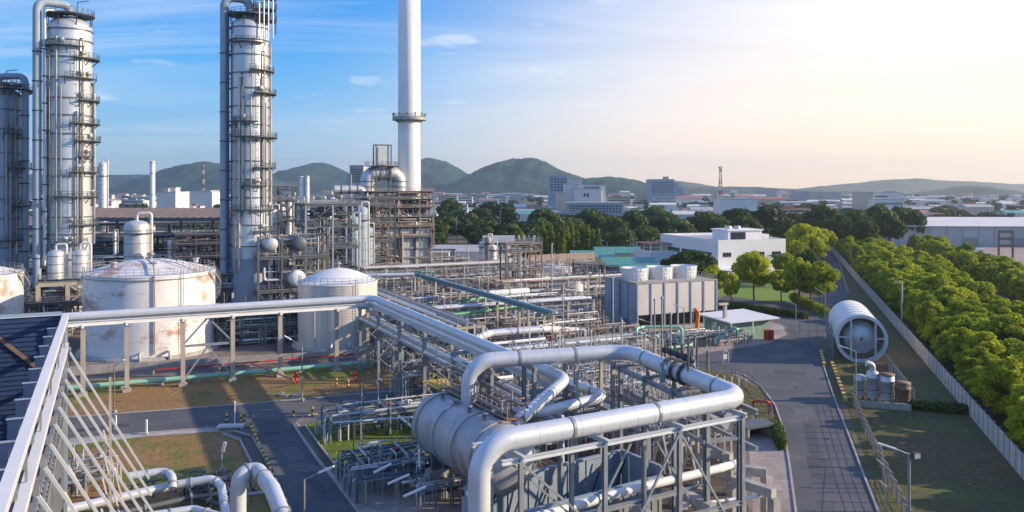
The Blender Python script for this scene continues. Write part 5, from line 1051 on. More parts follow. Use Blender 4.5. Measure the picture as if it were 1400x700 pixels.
for px, py in ((113.5, 552), (173.5, 550), (250, 545.6), (318, 536.5), (383, 527.6), (460, 520), (503, 515.6)):
    q = W(px, 540); den = q.x; # keep the posts on the line, take the spacing from the picture
    k = (px - HX) / FPX; aa = (by * sP * -1); # solve x = k*y on the line a*c - by*s = k*(a*s + by*c)
    a = (by * sP + k * by * cP) / (cP - k * sP); xs_.append(a)
    post_c(t_, a, by, ZB - 1.05); t_.part('cross_beam', MB().beam((a, by - 1.2, ZB - 1.1), (a, by + 1.5, ZB - 1.1), .4, .45), 'white')
for i0 in (2,):
    x0, x1 = xs_[i0], xs_[i0 + 1]
    t_.part('beam', MB().beam((x0, by, 6.0), (x1, by, 6.0), .35), 'galv'); t_.part('brace', MB().beam((x0, by - .1, .8), ((x0 + x1) / 2, by - .1, 5.8), .25), 'galv'); t_.part('brace', MB().beam((x1, by - .1, .8), ((x0 + x1) / 2, by - .1, 5.8), .25), 'galv')
    t_.part('brace', MB().beam((x1, by - .1, 6.2), ((x0 + x1) / 2, by - .1, ZB - 1.1), .25), 'galv'); t_.part('brace', MB().beam((x0, by - .1, 6.2), ((x0 + x1) / 2 - .1, by - .14, ZB - 1.1), .25), 'galv')
# the run towards the camera
L2 = by - BC.y; rx = B1.x
for s_ in (-.75, .9): t_.part('girder', MB().ibeam((rx + s_, by + .6, ZB - .7), (rx + s_, BC.y, ZB - .7), .4, .6, .08), 'pipe')
for i, yy in enumerate(np.linspace(by - 1.0, BC.y + 2, 7)):
    for s_ in (-2.6, 1.2): t_.part('post', MB().ibeam((rx + s_, yy, 0), (rx + s_, yy, ZB - .8), .42, .42, .07, up=(0, 1, 0)).box((rx + s_, yy, .3), (.9, .9, .6)), 'galv')
    t_.part('cross_beam', MB().beam((rx - 3, yy, ZB - 1.05), (rx + 1.7, yy, ZB - 1.05), .32, .4), 'galv'); t_.part('cross_beam', MB().beam((rx - 3, yy, 7.6), (rx + 1.7, yy, 7.6), .26, .34), 'galv')
    for z0, z1 in ((.4, 4), (4, 7.5)):
        t_.part('brace', MB().beam((rx - 2.6, yy - .1, z0), (rx + 1.2, yy - .1, z1), .13), 'galv'); t_.part('brace', MB().beam((rx + 1.2, yy - .2, z0), (rx - 2.6, yy - .2, z1), .13), 'galv')
for k, (s_, rd) in enumerate([(-2.4, .22), (-1.8, .16), (-1.3, .2), (-.6, .28), (.1, .2), (.7, .14)]): t_.part('pipe', MB().tube([(rx + s_, by + 2, 7.95 + rd), (rx + s_, BC.y - 3 + k, 7.95 + rd), (rx + s_, BC.y - 3 + k, 3)], rd, 10), 'pipe' if k % 2 else 'galv')
for k, yy in enumerate(np.linspace(by - 3, BC.y + 4, 14)): t_.part('brace', MB().beam((rx - 2.6 if k % 2 else rx + 1.2, yy, 8.0), (rx + 1.2 if k % 2 else rx - 2.6, yy - 3.2, ZB - 1.1), .12), 'galv')
# green line and red line along the foot of the bund
q0, q1 = P(60, 534, .7), P(600, 488, .7)
t_ = T('green_pipeline', 'pale green pipe running along the verge below the tanks', 'pipe', (q0.x, q0.y, 0)); t_.part('pipe', MB().tube([(q0.x - 20, q0.y - 2, .8), (q0.x, q0.y, .8), (q1.x, q1.y, .8)], .36, 12), 'mint')
for i in range(12): p = q0.lerp(q1, i / 11.5); t_.part('support', MB().box((p.x, p.y, .2), (.7, .5, .4)), 'conc')
q0, q1 = P(210, 506, .7), P(560, 478, .7)
t_ = T('red_pipeline', 'thin red fire main running along the bund below the tanks', 'pipe', (q0.x, q0.y, 0)); t_.part('pipe', MB().tube([q0, q1, q1 + Vector((0, 8, 0))], .13, 8), 'red')
for i in range(9): p = q0.lerp(q1, i / 8.5); t_.part('support', MB().box((p.x, p.y, .3), (.2, .3, .6)), 'conc')
# ---------------------------------------------------------------- the big pipe loop in the foreground
Z = 13.4; F1, F0 = P(1016, 543, Z), P(655, 607, Z); R1, R0 = P(858, 480, Z), P(641, 494, Z)
t_ = T('pipe_loop', 'very thick silver pipe bent into a wide loop on a steel frame in the foreground', 'pipe', (F0.x, F0.y, 0))
t_.part('pipe', MB().tube([(F0.x, F0.y, -.1), F0, F1, R1, R0, (R0.x, R0.y, 4.2)], .74, 28, bend=2.3, k=9), 'pipe')
seams(t_, [(F0.x, F0.y, 0), F0, F1, R1, R0], .74, 1.7, 'pipe', 2.4)
def weld(p, ax, r=.76): t_.part('weld_band', MB().ring(p, r - .03, r + .03, -.12, .12, 28, axis=ax), 'galv')
for k in (.3, .62): weld(F0.lerp(F1, k), (F1 - F0).normalized())
for k in (.18, .5, .8): weld(F1.lerp(R1, k), (R1 - F1).normalized())
for k in (.35, .7): weld(R1.lerp(R0, k), (R0 - R1).normalized())
u = (F1 - F0).normalized(); v = (R1 - F1).normalized()
FR = T('pipe_support_frame', 'tall bolted steel frame carrying the thick pipe loop', 'steel frame', (F0.x, F0.y, 0))
nrm = Vector((-u.y, u.x, 0))
def fp(s_, w_, z): q = F0 + u * s_ + nrm * w_; return (q.x, q.y, z)
LL = (F1 - F0).length; SS = [2.6, 9.4, 16.2, 22.6]
for s_ in SS:
    for w_ in (-.9, 3.2): FR.part('post', MB().ibeam(fp(s_, w_, 0), fp(s_, w_, Z - 1.1), .3, .3, .06, up=(0, 1, 0)).box(fp(s_, w_, 1.0), (1.0, 1.0, 2.0)), 'galv')
    FR.part('cross_beam', MB().ibeam(fp(s_, -1.3, Z - 1), fp(s_, 3.6, Z - 1), .28, .32, .06), 'pipe')
for w_ in (-.9, 3.2):
    for z in (Z - 1.2, 5.6): FR.part('beam', MB().ibeam(fp(1.2, w_ + .02, z), fp(LL - 1.2, w_ + .02, z), .28, .34, .06), 'pipe' if z > 8 else 'galv')
for s0, s1, z0, z1 in ((9.4, 16.2, 2.2, Z - 1.4), (22.6, 16.2, 2.2, Z - 1.4), (9.4, 2.6, 5.8, Z - 1.4)):
    FR.part('brace', MB().beam(fp(s0, -.95, z0), fp(s1, -.95, z1), .15), 'galv'); FR.part('brace', MB().beam(fp(s0, 3.25, z0), fp(s1, 3.25, z1), .15), 'galv')
# supports under the two other sides of the loop
F2 = T('pipe_support_frame', 'walkway frame under the right hand side of the thick pipe loop', 'steel frame', (F1.x, F1.y, 0))
for k in (.12, .38, .64, .9):
    q = F1.lerp(R1, k); n2 = Vector((-v.y, v.x, 0))
    for w_ in (-1.3, 1.8): p = q + n2 * w_; F2.part('post', MB().ibeam((p.x, p.y, 0), (p.x, p.y, Z - .9), .36, .36, .07, up=(0, 1, 0)).box((p.x, p.y, .4), (.9, .9, .8)), 'galv')
    F2.part('cross_beam', MB().ibeam(q + n2 * -1.7 + Vector((0, 0, -1.1)), q + n2 * 2.2 + Vector((0, 0, -1.1)), .34, .4, .07), 'galv'); F2.part('cross_beam', MB().beam(q + n2 * -1.7 + Vector((0, 0, -4)), q + n2 * 2.2 + Vector((0, 0, -4)), .3), 'galv')
for w_ in (-1.3, 1.8):
    n2 = Vector((-v.y, v.x, 0)); F2.part('beam', MB().ibeam(F1 + n2 * w_ + Vector((0, 0, -1.3)), R1 + n2 * w_ + Vector((0, 0, -1.3)), .34, .4, .07), 'galv'); F2.part('beam', MB().beam(F1 + n2 * w_ + Vector((0, 0, -4.2)), R1 + n2 * w_ + Vector((0, 0, -4.2)), .28), 'galv')
for k in (.38, .64):
    n2 = Vector((-v.y, v.x, 0)); q, p = F1.lerp(R1, k) + n2 * -1.35, F1.lerp(R1, k + .26) + n2 * -1.35; F2.part('brace', MB().beam((q.x, q.y, .8), (p.x, p.y, Z - 1.4), .18), 'galv'); F2.part('brace', MB().beam((q.x - .1, q.y, Z - 1.4), (p.x - .1, p.y, .8), .18), 'galv')
wp = [F1.lerp(R1, k) + n2 * 1.5 + Vector((0, 0, -3.7)) for k in (.25, .98)]; dk = F2.part('walkway', MB().beam(wp[0], wp[1], 1.3, .08), 'dark'); F2.part('handrail', MB().rail([wp[0] + n2 * .6, wp[1] + n2 * .6], 1.1, 1.3, .05).rail([wp[0] - n2 * .6, wp[1] - n2 * .6], 1.1, 1.3, .05), 'galv', sub=dk)
# the block valve where the loop dips (dark gap with flanges and a platform)
c = F1.lerp(R1, .50); BV = T('valve_station', 'cluster of flanged valves and posts on top of the right side of the loop', 'valve', (c.x, c.y, Z + .75))
for k in (-1.4, 0, 1.3): q = c + v * k; BV.part('flange', MB().ring(q, .74, 1.02, -.1, .1, 24, axis=v), 'dark')
r = random.Random(31)
for i in range(9): q = c + v * r.uniform(-3, 3) + n2 * r.uniform(-1.5, 1.5); h = r.uniform(1.2, 4); BV.part('riser', MB().tube([(q.x, q.y, Z + .6), (q.x, q.y, Z + h)], r.uniform(.05, .13), 7), r.choice(['steel', 'galv', 'rusty']))
for i in range(4): q = c + v * (i - 1.5) * 1.2; valve(BV, (q.x, q.y, Z + 1.5), 1.3, 'dark', tuple(v), 'steel')
for i, (x_, y_) in enumerate(((-1.6, 0), (1.6, 0), (0, 1.8))): q = c + v * y_ + n2 * x_; BV.part('plate', MB().beam((q.x, q.y, Z - .9), (q.x, q.y, Z + .9), .6, .1), 'bluegrey')
# legs of the loop rear left and its flange
t_ = T('pipe_support_frame', 'row of steel posts under the rear side of the thick pipe loop', 'steel frame', (R0.x, R0.y, 0))
for k in (.12, .38, .64, .88):
    q = R0.lerp(R1, k)
    for w_ in (-.6, 1.6): t_.part('post', MB().ibeam((q.x, q.y + w_, 0), (q.x, q.y + w_, Z - .9), .34, .34, .07, up=(0, 1, 0)).box((q.x, q.y + w_, .4), (.9, .9, .8)), 'conc2' if k > .5 else 'galv')
    t_.part('cross_beam', MB().beam((q.x, q.y - 1, Z - 1), (q.x, q.y + 2, Z - 1), .3, .36), 'galv'); t_.part('cross_beam', MB().beam((q.x, q.y - 1, 7.5), (q.x, q.y + 2, 7.5), .3, .36), 'galv')
for w_ in (-.6, 1.6): t_.part('beam', MB().beam((R0.x, R0.y + w_, 7.1), (R1.x, R1.y + w_, 7.1), .26, .36), 'galv')
# ---------------------------------------------------------------- the second line: bridge pipe end with its bends
def bendpipe(label, pts, r, m='pipe', bend=1.8, n=20):
    q = [P(*p) for p in pts]; t_ = T('bent_pipe', label, 'pipe', (q[0].x, q[0].y, min(p.z for p in q))); t_.part('pipe', MB().tube(q, r, n, bend=bend, k=7), m)
    for a_, b_ in zip(q[:-1], q[1:]):
        c_ = a_.lerp(b_, .5); t_.part('flange', MB().ring(c_, r - .02, r + .09, -.07, .07, n, axis=(b_ - a_).normalized()), 'galv')
    return t_, q
bendpipe('thick silver pipe with a hairpin bend to the right of the elbow', [(672, 566, 9.4), (745, 562, 9.4), (830, 542, 9.4), (792, 528, 9.4), (748, 510, 9.4)], .5)
bendpipe('slim silver pipe with a small kink crossing above the horizontal vessel', [(600, 484, 9.6), (640, 497, 9.6), (650, 520, 9.0), (700, 515, 8.6)], .2)
# ---------------------------------------------------------------- the large horizontal vessel with its walkway
V0, V1 = P(601, 577, 6.4), P(690, 628, 6.6); ax = (V1 - V0).normalized(); LV = (V1 - V0).length
t_ = T('horizontal_vessel', 'huge weathered horizontal vessel with bands below the pipe loop', 'vessel', (V0.x, V0.y, 0)); r_ = 2.95; dep = 1.3
prof = [(r_ * sin(a), -dep * cos(a)) for a in [i * pi / 20 for i in range(0, 11)]] + [(r_ * cos(a), LV + dep * sin(a)) for a in [i * pi / 20 for i in range(0, 11)]]
t_.part('shell', MB().lathe(V0, prof, 64, ax), 'vessel')
for k in (.06, .36, .66, .94): t_.part('stiffener_ring', MB().ring(V0 + ax * LV * k, r_ - .02, r_ + .16, -.16, .16, 64, axis=ax), 'vessel')
sd = ax.cross(Vector((0, 0, 1))).normalized()
for k in (.2, .8):
    c = V0 + ax * LV * k; t_.part('saddle', MB().beam(Vector((c.x, c.y, 2.8)), Vector((c.x, c.y, c.z - r_ * .55)), .6, 4.2, up=tuple(sd)), 'steel'); t_.part('plinth', MB().beam(Vector((c.x, c.y, 0)), Vector((c.x, c.y, 2.8)), 1.2, 5.0, up=tuple(sd)), 'conc')
c = V0 + ax * LV * .12 ; t_.part('support_box', MB().beam(Vector((c.x, c.y, 2.9)) - sd * 1.5, Vector((c.x, c.y, 5.0)) - sd * 1.5, 1.8, 1.5, up=tuple(sd)), 'blue')
for i in range(4): q = V0 + ax * LV * (.15 + .22 * i) + sd * .6 + Vector((0, 0, r_ - .1)); t_.part('nozzle', MB().lathe(q, [(.2, 0), (.2, .5), (.32, .5), (.32, .6), (0, .62)], 14), 'galv')
WK = T('vessel_walkway', 'rusty walkway with yellow rails along the top of the horizontal vessel', 'walkway', tuple(V0 + Vector((0, 0, r_)))); s2 = sd if sd.x > 0 else -sd
w0, w1 = V0 + ax * -1 + s2 * 1.5 + Vector((0, 0, r_ + .15)), V0 + ax * LV * .95 + s2 * 1.5 + Vector((0, 0, r_ + .15))
WK.part('grating', MB().beam(w0, w1, 1.7, .1), 'rusty'); WK.part('handrail', MB().rail([w0 - s2 * .85, w1 - s2 * .85], 1.1, 1.0, .06), 'brownpipe'); WK.part('handrail', MB().rail([w0 + s2 * .85, w1 + s2 * .85], 1.1, 1.0, .06), 'brownpipe'); WK.part('handrail', MB().rail([w0 - s2 * .85 - ax * 3, w0 - s2 * .85], 1.1, 1.0, .08), 'yellow')
WK.part('grating', MB().beam(w0 - ax * 4 , w0, 2.6, .1), 'yellow')
for i in range(8): q = w0.lerp(w1, i / 7); WK.part('post', MB().beam(q + s2 * .8, Vector((q.x, q.y, 5.5)) + s2 * 2.0, .12), 'steel')
r = random.Random(77)
for i in range(26): rpipe(WK, r, w1.x - 1, w0.x + 3.5, w1.y, w0.y + 3, V0.z + r_ - .5, V0.z + r_ + 2.6, ('rusty', 'galv', 'alu', 'steel', 'brownpipe'), (.05, .13))
# ---------------------------------------------------------------- walled pit with corrugated blue walls below the front pipe
def corr_wall(t_, p0, p1, z0, z1, m='bluegrey', pitch=.9):
    p0, p1 = Vector(p0), Vector(p1); d_ = (p1 - p0); L_ = d_.length; d_.normalize(); n_ = Vector((-d_.y, d_.x, 0)); k = int(L_ / pitch)
    for i in range(k):
        a_, b_ = p0 + d_ * (L_ * i / k), p0 + d_ * (L_ * (i + .93) / k); mb = MB(); o = n_ * (.08 if i % 2 else 0)
        mb.beam(a_ + o + Vector((0, 0, (z0 + z1) / 2)), b_ + o + Vector((0, 0, (z0 + z1) / 2)), .08, z1 - z0); t_.part('wall_panel', mb, m)
    t_.part('coping', MB().beam(p0 + Vector((0, 0, z1 + .1)), p1 + Vector((0, 0, z1 + .1)), .35, .2), 'bluegrey')
G1, G2, G3, G4 = P(636, 668, 4.2), P(850, 617, 4.2), P(905, 640, 4.2), P(652, 705, 4.2)
t_ = T('corrugated_enclosure', 'open enclosure of blue ribbed sheets below the front of the thick pipe', 'enclosure', (G1.x, G1.y, 0))
g0 = lambda g: Vector((g.x, g.y, 0))
corr_wall(t_, g0(G1), g0(G2), 0, 4.2, 'bluegrey', 1.1); corr_wall(t_, g0(G4), g0(G3), 0, 3.4, 'galv', .42); corr_wall(t_, g0(G1), g0(G4), 0, 4.2, 'bluegrey', 1.1); corr_wall(t_, g0(G2), g0(G3), 0, 4.2, 'bluegrey', 1.1)
for i in range(6): q = g0(G1).lerp(g0(G2), (i + .5) / 6) + Vector((0, -.3, 0)); t_.part('brace', MB().beam(q, q + Vector((1.6, -.1, 4)), .12), 'dark')
# lower white pipe and concrete frames at the bottom right
bendpipe('white pipe running low across the concrete frames at the bottom', [(700, 716, 5.2), (780, 694, 5.2), (852, 672, 5.2), (985, 640, 5.2), (1012, 632, 3)], .36, 'white', 1.0)
bendpipe('slimmer white pipe below the concrete frames near the pavement', [(930, 692, 3.6), (1055, 676, 3.6)], .14, 'white', .4)
def portal(p0, p1, z, label, w=.75):
    p0, p1 = P(*p0), P(*p1); t_ = T('concrete_frame', label, 'concrete frame', (p0.x, p0.y, 0))
    for p in (p0, p1): t_.part('post', MB().box((p.x, p.y, z / 2 - w / 2), (w, w, z - w)), 'conc')
    t_.part('cross_beam', MB().beam((p0.x, p0.y, z - w / 2), (p1.x, p1.y, z - w / 2), w, w), 'conc')
for i, (p0, p1, z, lb) in enumerate([((1002, 650, 4.6), (1058, 668, 4.6), 4.6, 'right concrete portal frame at the edge of the pavement'), ((932, 668, 4.6), (975, 690, 4.6), 4.6, 'middle concrete portal frame under the low white pipe'), ((1012, 636, 5.0), (1048, 640, 5.0), 5.0, 'short concrete portal behind the right one'),
     ((870, 683, 4.2), (890, 706, 4.2), 4.2, 'left concrete portal frame under the low white pipe'), ((1000, 620, 4), (960, 610, 4), 4.0, 'concrete portal deep in the pipework under the loop')]): portal(p0, p1, z, lb)
# tilted pale sheet (air cooler hood) behind the front corner of the loop
q = P(935, 575, 5); t_ = T('sheet_hood', 'sloping pale grey sheet hood behind the front corner of the loop', 'hood', (q.x, q.y, 0)); A, B, C_, D_ = P(925, 588, 3.2), P(1000, 590, 3.2), P(1012, 545, 7.2), P(955, 553, 7.2)
t_.part('sheet', MB().add([A, B, C_, D_, A + Vector((0, .2, -.15)), B + Vector((0, .2, -.15)), C_ + Vector((0, .2, -.15)), D_ + Vector((0, .2, -.15))], [(0, 1, 2, 3), (7, 6, 5, 4), (0, 4, 5, 1), (1, 5, 6, 2), (2, 6, 7, 3), (3, 7, 4, 0)]), 'pipe')
for p in (A, B, C_, D_): t_.part('post', MB().beam((p.x, p.y + .1, 0), (p.x, p.y + .1, p.z - .1), .22), 'conc2')
# ---------------------------------------------------------------- process clutter: pipe skids of the middle zone
def skid(label, a0, b0, w, dp, h, npipe, seed, group=None, nv=4, mp='galv', fm=('alu', 'galv', 'brownpipe', 'steel', 'pipe'), rad=(.035, .11), nx=3, name='pipe_skid', stand=8):
    r = random.Random(seed); t_ = T(name, label, 'pipe skid', (a0, b0, 0), group); X = [a0 + w * i / nx for i in range(nx + 1)]
    for x in X:
        for y in (b0, b0 + dp): t_.part('post', MB().beam((x, y, 0), (x, y, h * r.uniform(.8, 1.1)), .16), r.choice([mp, 'conc2']))
        t_.part('cross_beam', MB().beam((x, b0 - .3, h * .78), (x, b0 + dp + .3, h * .78), .18, .24), mp)
    for y in (b0, b0 + dp): t_.part('beam', MB().beam((X[0], y, h * .76), (X[-1], y, h * .76), .16, .22), mp)
    k = 0
    for i in range(npipe):
        if i % 3 == 0:     # a straight run with risers
            y = b0 + dp * r.random(); z = h * r.uniform(.3, .95); rd = r.uniform(*rad) * 1.2; x0, x1 = a0 - r.random(), a0 + w + r.random(); pts = [(x0, y, z), (x1, y, z)]
            if r.random() < .6: pts.append((x1, y, .1))
            if r.random() < .6: pts.insert(0, (x0, y, .1))
            t_.part('pipe', MB().tube(pts, rd, 8, k=3), r.choice(fm))
        elif i % 3 == 1:   # inverted U: the small arches seen all over the manifolds
            x = a0 + w * r.random(); y = b0 + dp * r.random(); L_ = r.uniform(.6, 2.2); z = h * r.uniform(.5, 1.15); ax_ = r.random() < .6; p1 = (x + L_, y, z) if ax_ else (x, y + L_, z); t_.part('pipe', MB().tube([(x, y, .1), (x, y, z), p1, (p1[0], p1[1], .1)], r.uniform(*rad), 8, k=3), r.choice(fm))
        else: rpipe(t_, r, a0, a0 + w, b0, b0 + dp, 0, h * 1.1, fm, rad)
    for i in range(stand): x, y, hh = a0 + w * r.random(), b0 + dp * r.random(), h * r.uniform(.9, 1.7); t_.part('standpipe', MB().tube([(x, y, 0), (x, y, hh)], r.uniform(.03, .07), 6).box((x, y, hh), (.16, .16, .2)), r.choice(fm))
    for i in range(nv): valve(t_, (a0 + w * r.random(), b0 + dp * r.random(), h * r.uniform(.3, .9)), r.uniform(.9, 1.4), r.choice(['steel', 'galv', 'dark']), (1, 0, 0), r.choice(['red', 'steel', 'galv', 'galv']))
    return t_
a, b = at(452, 607); skid('pipe manifold on concrete posts in the grass plot beside the branch road', a, b, 14.5, 4.2, 3.6, 70, 101, nv=14, nx=4, fm=('galv', 'alu', 'steel', 'pipe'))
a, b = at(500, 690); skid('tangled pipe skid in the shaded pit at the bottom, left of the vessel', a, b, 9, 8.5, 3.2, 95, 102, nv=16, nx=3, fm=('steel', 'galv', 'bluegrey', 'alu'), mp='steel')
a, b = at(575, 700); skid('low pipework in the dark at the foot of the horizontal vessel', a, b, 4.5, 5, 2.6, 22, 103, nv=4)
bendpipe('slim white pipe on posts from the manifold to the vessel', [(455, 578, 4.0), (600, 568, 4.0)], .12, 'pipe'); bendpipe('white sloping pipe from the manifold down to the vessel foot', [(545, 569, 4.0), (572, 590, 4.0), (574, 640, 3)], .14, 'pipe')
# centre zone between the bridge, the loop and the cooling tower. rows are (px, py, width, depth, height, pipes)
CZ = [(600, 545, 9, 7, 5), (655, 552, 9, 8, 6.5), (745, 548, 10, 8, 6.5), (800, 560, 10, 9, 6), (850, 590, 10, 9, 6), (770, 590, 9, 7, 5.5), (900, 560, 9, 8, 5.5), (920, 610, 8, 8, 4.5), (700, 590, 7, 7, 5.5), (950, 640, 8, 7, 4.2), (800, 620, 7, 4, 3.5), (560, 505, 8, 6, 5), (842, 530, 12, 9, 6),
      (760, 508, 11, 8, 5.5), (690, 505, 10, 8, 5.5), (815, 492, 11, 8, 4.5), (640, 478, 12, 8, 6), (720, 474, 12, 8, 5), (790, 464, 12, 9, 5), (850, 478, 10, 8, 4), (575, 452, 12, 9, 7), (650, 442, 12, 9, 6.5), (740, 440, 13, 9, 6), (800, 436, 12, 9, 6), (560, 425, 14, 9, 7), (620, 415, 14, 9, 6.5),
      (690, 410, 14, 9, 6.5), (755, 408, 14, 9, 7), (800, 402, 10, 9, 6), (540, 402, 15, 10, 7), (600, 392, 16, 10, 6.5), (680, 388, 16, 10, 6), (750, 385, 15, 10, 6), (800, 378, 13, 9, 5), (520, 380, 16, 10, 5), (620, 372, 16, 10, 5), (700, 372, 16, 10, 5), (480, 440, 9, 7, 5), (520, 455, 9, 7, 5.5), (400, 470, 10, 6, 5), (560, 478, 9, 7, 6), (330, 462, 9, 7, 5), (880, 500, 8, 5, 3.5)]
NEARW = {0: 'under the bridge posts', 1: 'behind the horizontal vessel', 2: 'inside the pipe loop', 3: 'right inside the loop', 4: 'between loop and front frame', 5: 'behind the front pipe', 6: 'below the valve station', 7: 'by the sloping hood', 8: 'beside the vessel end', 9: 'behind the concrete portals', 10: 'beside the blue enclosure', 11: 'right of the bridge corner', 12: 'below the right side of the loop'}
for i, (px, py, w, dp, h) in enumerate(CZ):
    a, b = at(px, py); near = i < 13; zone = 'left of the scaffold tower' if px < 700 else 'right of the scaffold tower'; dz = 'near' if py > 460 else 'far'
    lb = 'tangle of small pipes and valves ' + NEARW[i] if near else 'rusty and silver pipe tangle, %s part, %s' % (dz, zone)
    skid(lb, a - w / 2, b, w, dp, h, 44 if near else 34, 200 + i, None if near else 'pipe tangles of the middle zone, %s side, %s' % (dz, zone), nv=5 if near else 2, fm=('alu', 'galv', 'brownpipe', 'steel', 'pipe', 'white') if near else ('alu', 'brownpipe', 'galv', 'rusty', 'white', 'steel', 'brownpipe'), rad=(.035, .1) if near else (.05, .15), stand=12)
# racks through the middle zone
a, b = at(500, 408); piperack('pipe rack on pale concrete posts behind the ribbed tank and the bridge corner', a, b, 46, 5, [4.5, 7.5], 0, 6, 7, seed=21)
a, b = at(545, 478); piperack('pipe rack on pale posts running right under the blue green girder', a, b, 42, 5, [4, 6.5], 0, 6, 7, seed=22)
a, b = at(640, 530); piperack('pipe rack crossing behind the thick pipe loop', a, b, 34, 4, [4.5], 0, 5.5, 6, seed=23)
a, b = at(735, 470); piperack('pipe rack leading back to the small rusty tank', a, b, 52, 4.5, [4.2], 1, 6, 6, seed=24, pm=('alu', 'brownpipe', 'rusty', 'galv'))
a, b = at(830, 560); piperack('low pipe rack leading from the loop to the green pumps', a, b, 38, 4, [3.4], 1, 6, 6, seed=25)
a, b = at(620, 520); piperack('pipe rack alongside the bridge towards the furnace', a, b, 60, 5, [5, 8], 1, 7, 7, seed=26)
a, b = at(690, 430); piperack('brown pipe rack between the flat white tank and the small rusty tank', a, b, 40, 5, [4.5, 7], 0, 6, 7, seed=27, pm=('brownpipe', 'rusty', 'alu', 'white'))
a, b = at(930, 650); piperack('short pipe rack along the pavement edge', a, b, 26, 3.5, [3.2], 1, 5, 6, seed=28)
# blue green box girder line with its pipes, going from the furnace foot towards the loop
p0, p1 = P(572, 377, 8.5), P(752, 428, 8.5); t_ = T('pipe_bridge', 'straight blue green overhead girder slanting across the middle zone', 'pipe bridge', (p0.x, p0.y, 0)); p1.x = p0.x
for i in range(8): q = p0.lerp(p1, i / 7); [t_.part('post', MB().beam((q.x + s_, q.y, 0), (q.x + s_, q.y, 8.1), .42), 'conc2') for s_ in (-.9, .9)]
t_.part('girder', MB().beam(p0, p1, 1.6, .45), 'bluegreen')
for s_, rd, m_ in ((-.75, .3, 'bluegreen'), (-.1, .24, 'pipe'), (.45, .18, 'bluegreen'), (.8, .12, 'galv')): t_.part('pipe', MB().tube([p0 + Vector((s_, 0, .26 + rd)), p1 + Vector((s_, -3, .26 + rd))], rd, 10), m_)
t_.part('handrail', MB().rail([p0 + Vector((1.05, 0, .25)), p1 + Vector((1.05, 0, .25))], 1.0, 3, .05), 'galv')
p0, p1 = P(482, 377, 8.5), P(572, 375, 8.5); t_ = T('pipe_bridge', 'pair of white pipes meeting the blue green girder beside the furnace foot', 'pipe bridge', (p0.x, p0.y, 0))
for s_ in (-.5, .5): t_.part('pipe', MB().tube([p0 + Vector((0, s_, 0)), p1 + Vector((0, s_, 0))], .42, 12), 'pipe')
for i in range(5): q = p0.lerp(p1, i / 4); t_.part('post', MB().beam((q.x, q.y, 0), (q.x, q.y, 8.1), .42), 'conc2')
for lb, pts, rd, m_ in [('upper bright green pipe left of the girder', [(623, 455, 2), (623, 412, 7.2), (640, 410, 7.2), (708, 401, 7.2), (710, 420, 3)], .28, 'green'), ('lower bright green pipe with a long straight run', [(598, 470, 2), (600, 432, 6.6), (640, 428, 6.6), (712, 418, 6.6), (714, 440, 3)], .3, 'green'),
                        ('green pipe loop at the start of the girder', [(570, 385, 6), (572, 372, 9.6), (592, 371, 9.6), (594, 385, 6)], .22, 'green'), ('short vertical green pipe by the bridge posts', [(607, 505, .2), (607, 440, 6.4), (630, 436, 6.4)], .26, 'green'),
                        ('thick blue grey pipe running right behind the bridge', [(645, 466, 6.5), (668, 456, 6.5), (745, 450, 6.5), (790, 452, 3)], .62, 'pipe'), ('white pipe just under the thick blue grey one', [(655, 472, 5.6), (745, 463, 5.6)], .25, 'white'),
                        ('white cylinder pipe beside the girder near the flat tank', [(668, 402, 7.6), (722, 398, 7.6)], .75, 'white'), ('long slim pipe under the white cylinder pipe', [(690, 406, 7.2), (735, 402, 7.2)], .22, 'white'),
                        ('green handrail like pipe by the right scaffold', [(795, 440, 1), (800, 400, 6), (826, 398, 6), (828, 430, 1)], .14, 'green'), ('bent silver pipe right of the flat pipes near the loop', [(736, 446, 6), (760, 441, 6), (815, 436, 6)], .16, 'white'),
                        ('pale slanting pipe near the corner of the loop', [(825, 476, 3.4), (848, 462, 3.4)], .75, 'brownpipe'), ('red valve pipe above the middle racks', [(752, 470, 3), (752, 462, 5.0)], .4, 'red')]: bendpipe(lb, pts, rd, m_, bend=rd * 3, n=14)
# tower scaffold in the middle
a, b = at(692, 418); frame('scaffold_tower', 'tall thin scaffold tower before the slender trees', 'scaffold', a, b, 3, 1, 3.4, 3.4, [4.5, 9, 13.5, 15.5], 'rusty', 'brownpipe', .32, .24, decks=(1, 2, 3), fill=34, seed=40, fm=('alu', 'brownpipe', 'rusty', 'white'), brace='x')
a, b = at(810, 400); frame('scaffold_tower', 'low dark braced frame left of the cooling tower', 'scaffold', a - 4, b, 2, 1, 4.0, 4, [4.5, 8], 'steel', 'steel', .35, .28, decks=(1,), fill=12, seed=41)
for i, (px, py, r_, h_) in enumerate([(660, 372, 1.3, 11), (667, 372, 1.3, 12.5), (674, 374, 1.2, 10), (683, 366, .7, 7.5), (694, 368, .7, 8.5)]): vvessel('vertical_vessel', ['left slim drum of the brown and white trio', 'tallest slim drum of the brown and white trio', 'right slim drum of the brown and white trio', 'thin white drum right of the trio', 'second thin white drum right of the trio'][i], 'vessel', P(px, py), r_, h_, 'brownpipe' if i == 1 else 'white', None, 0, 4)
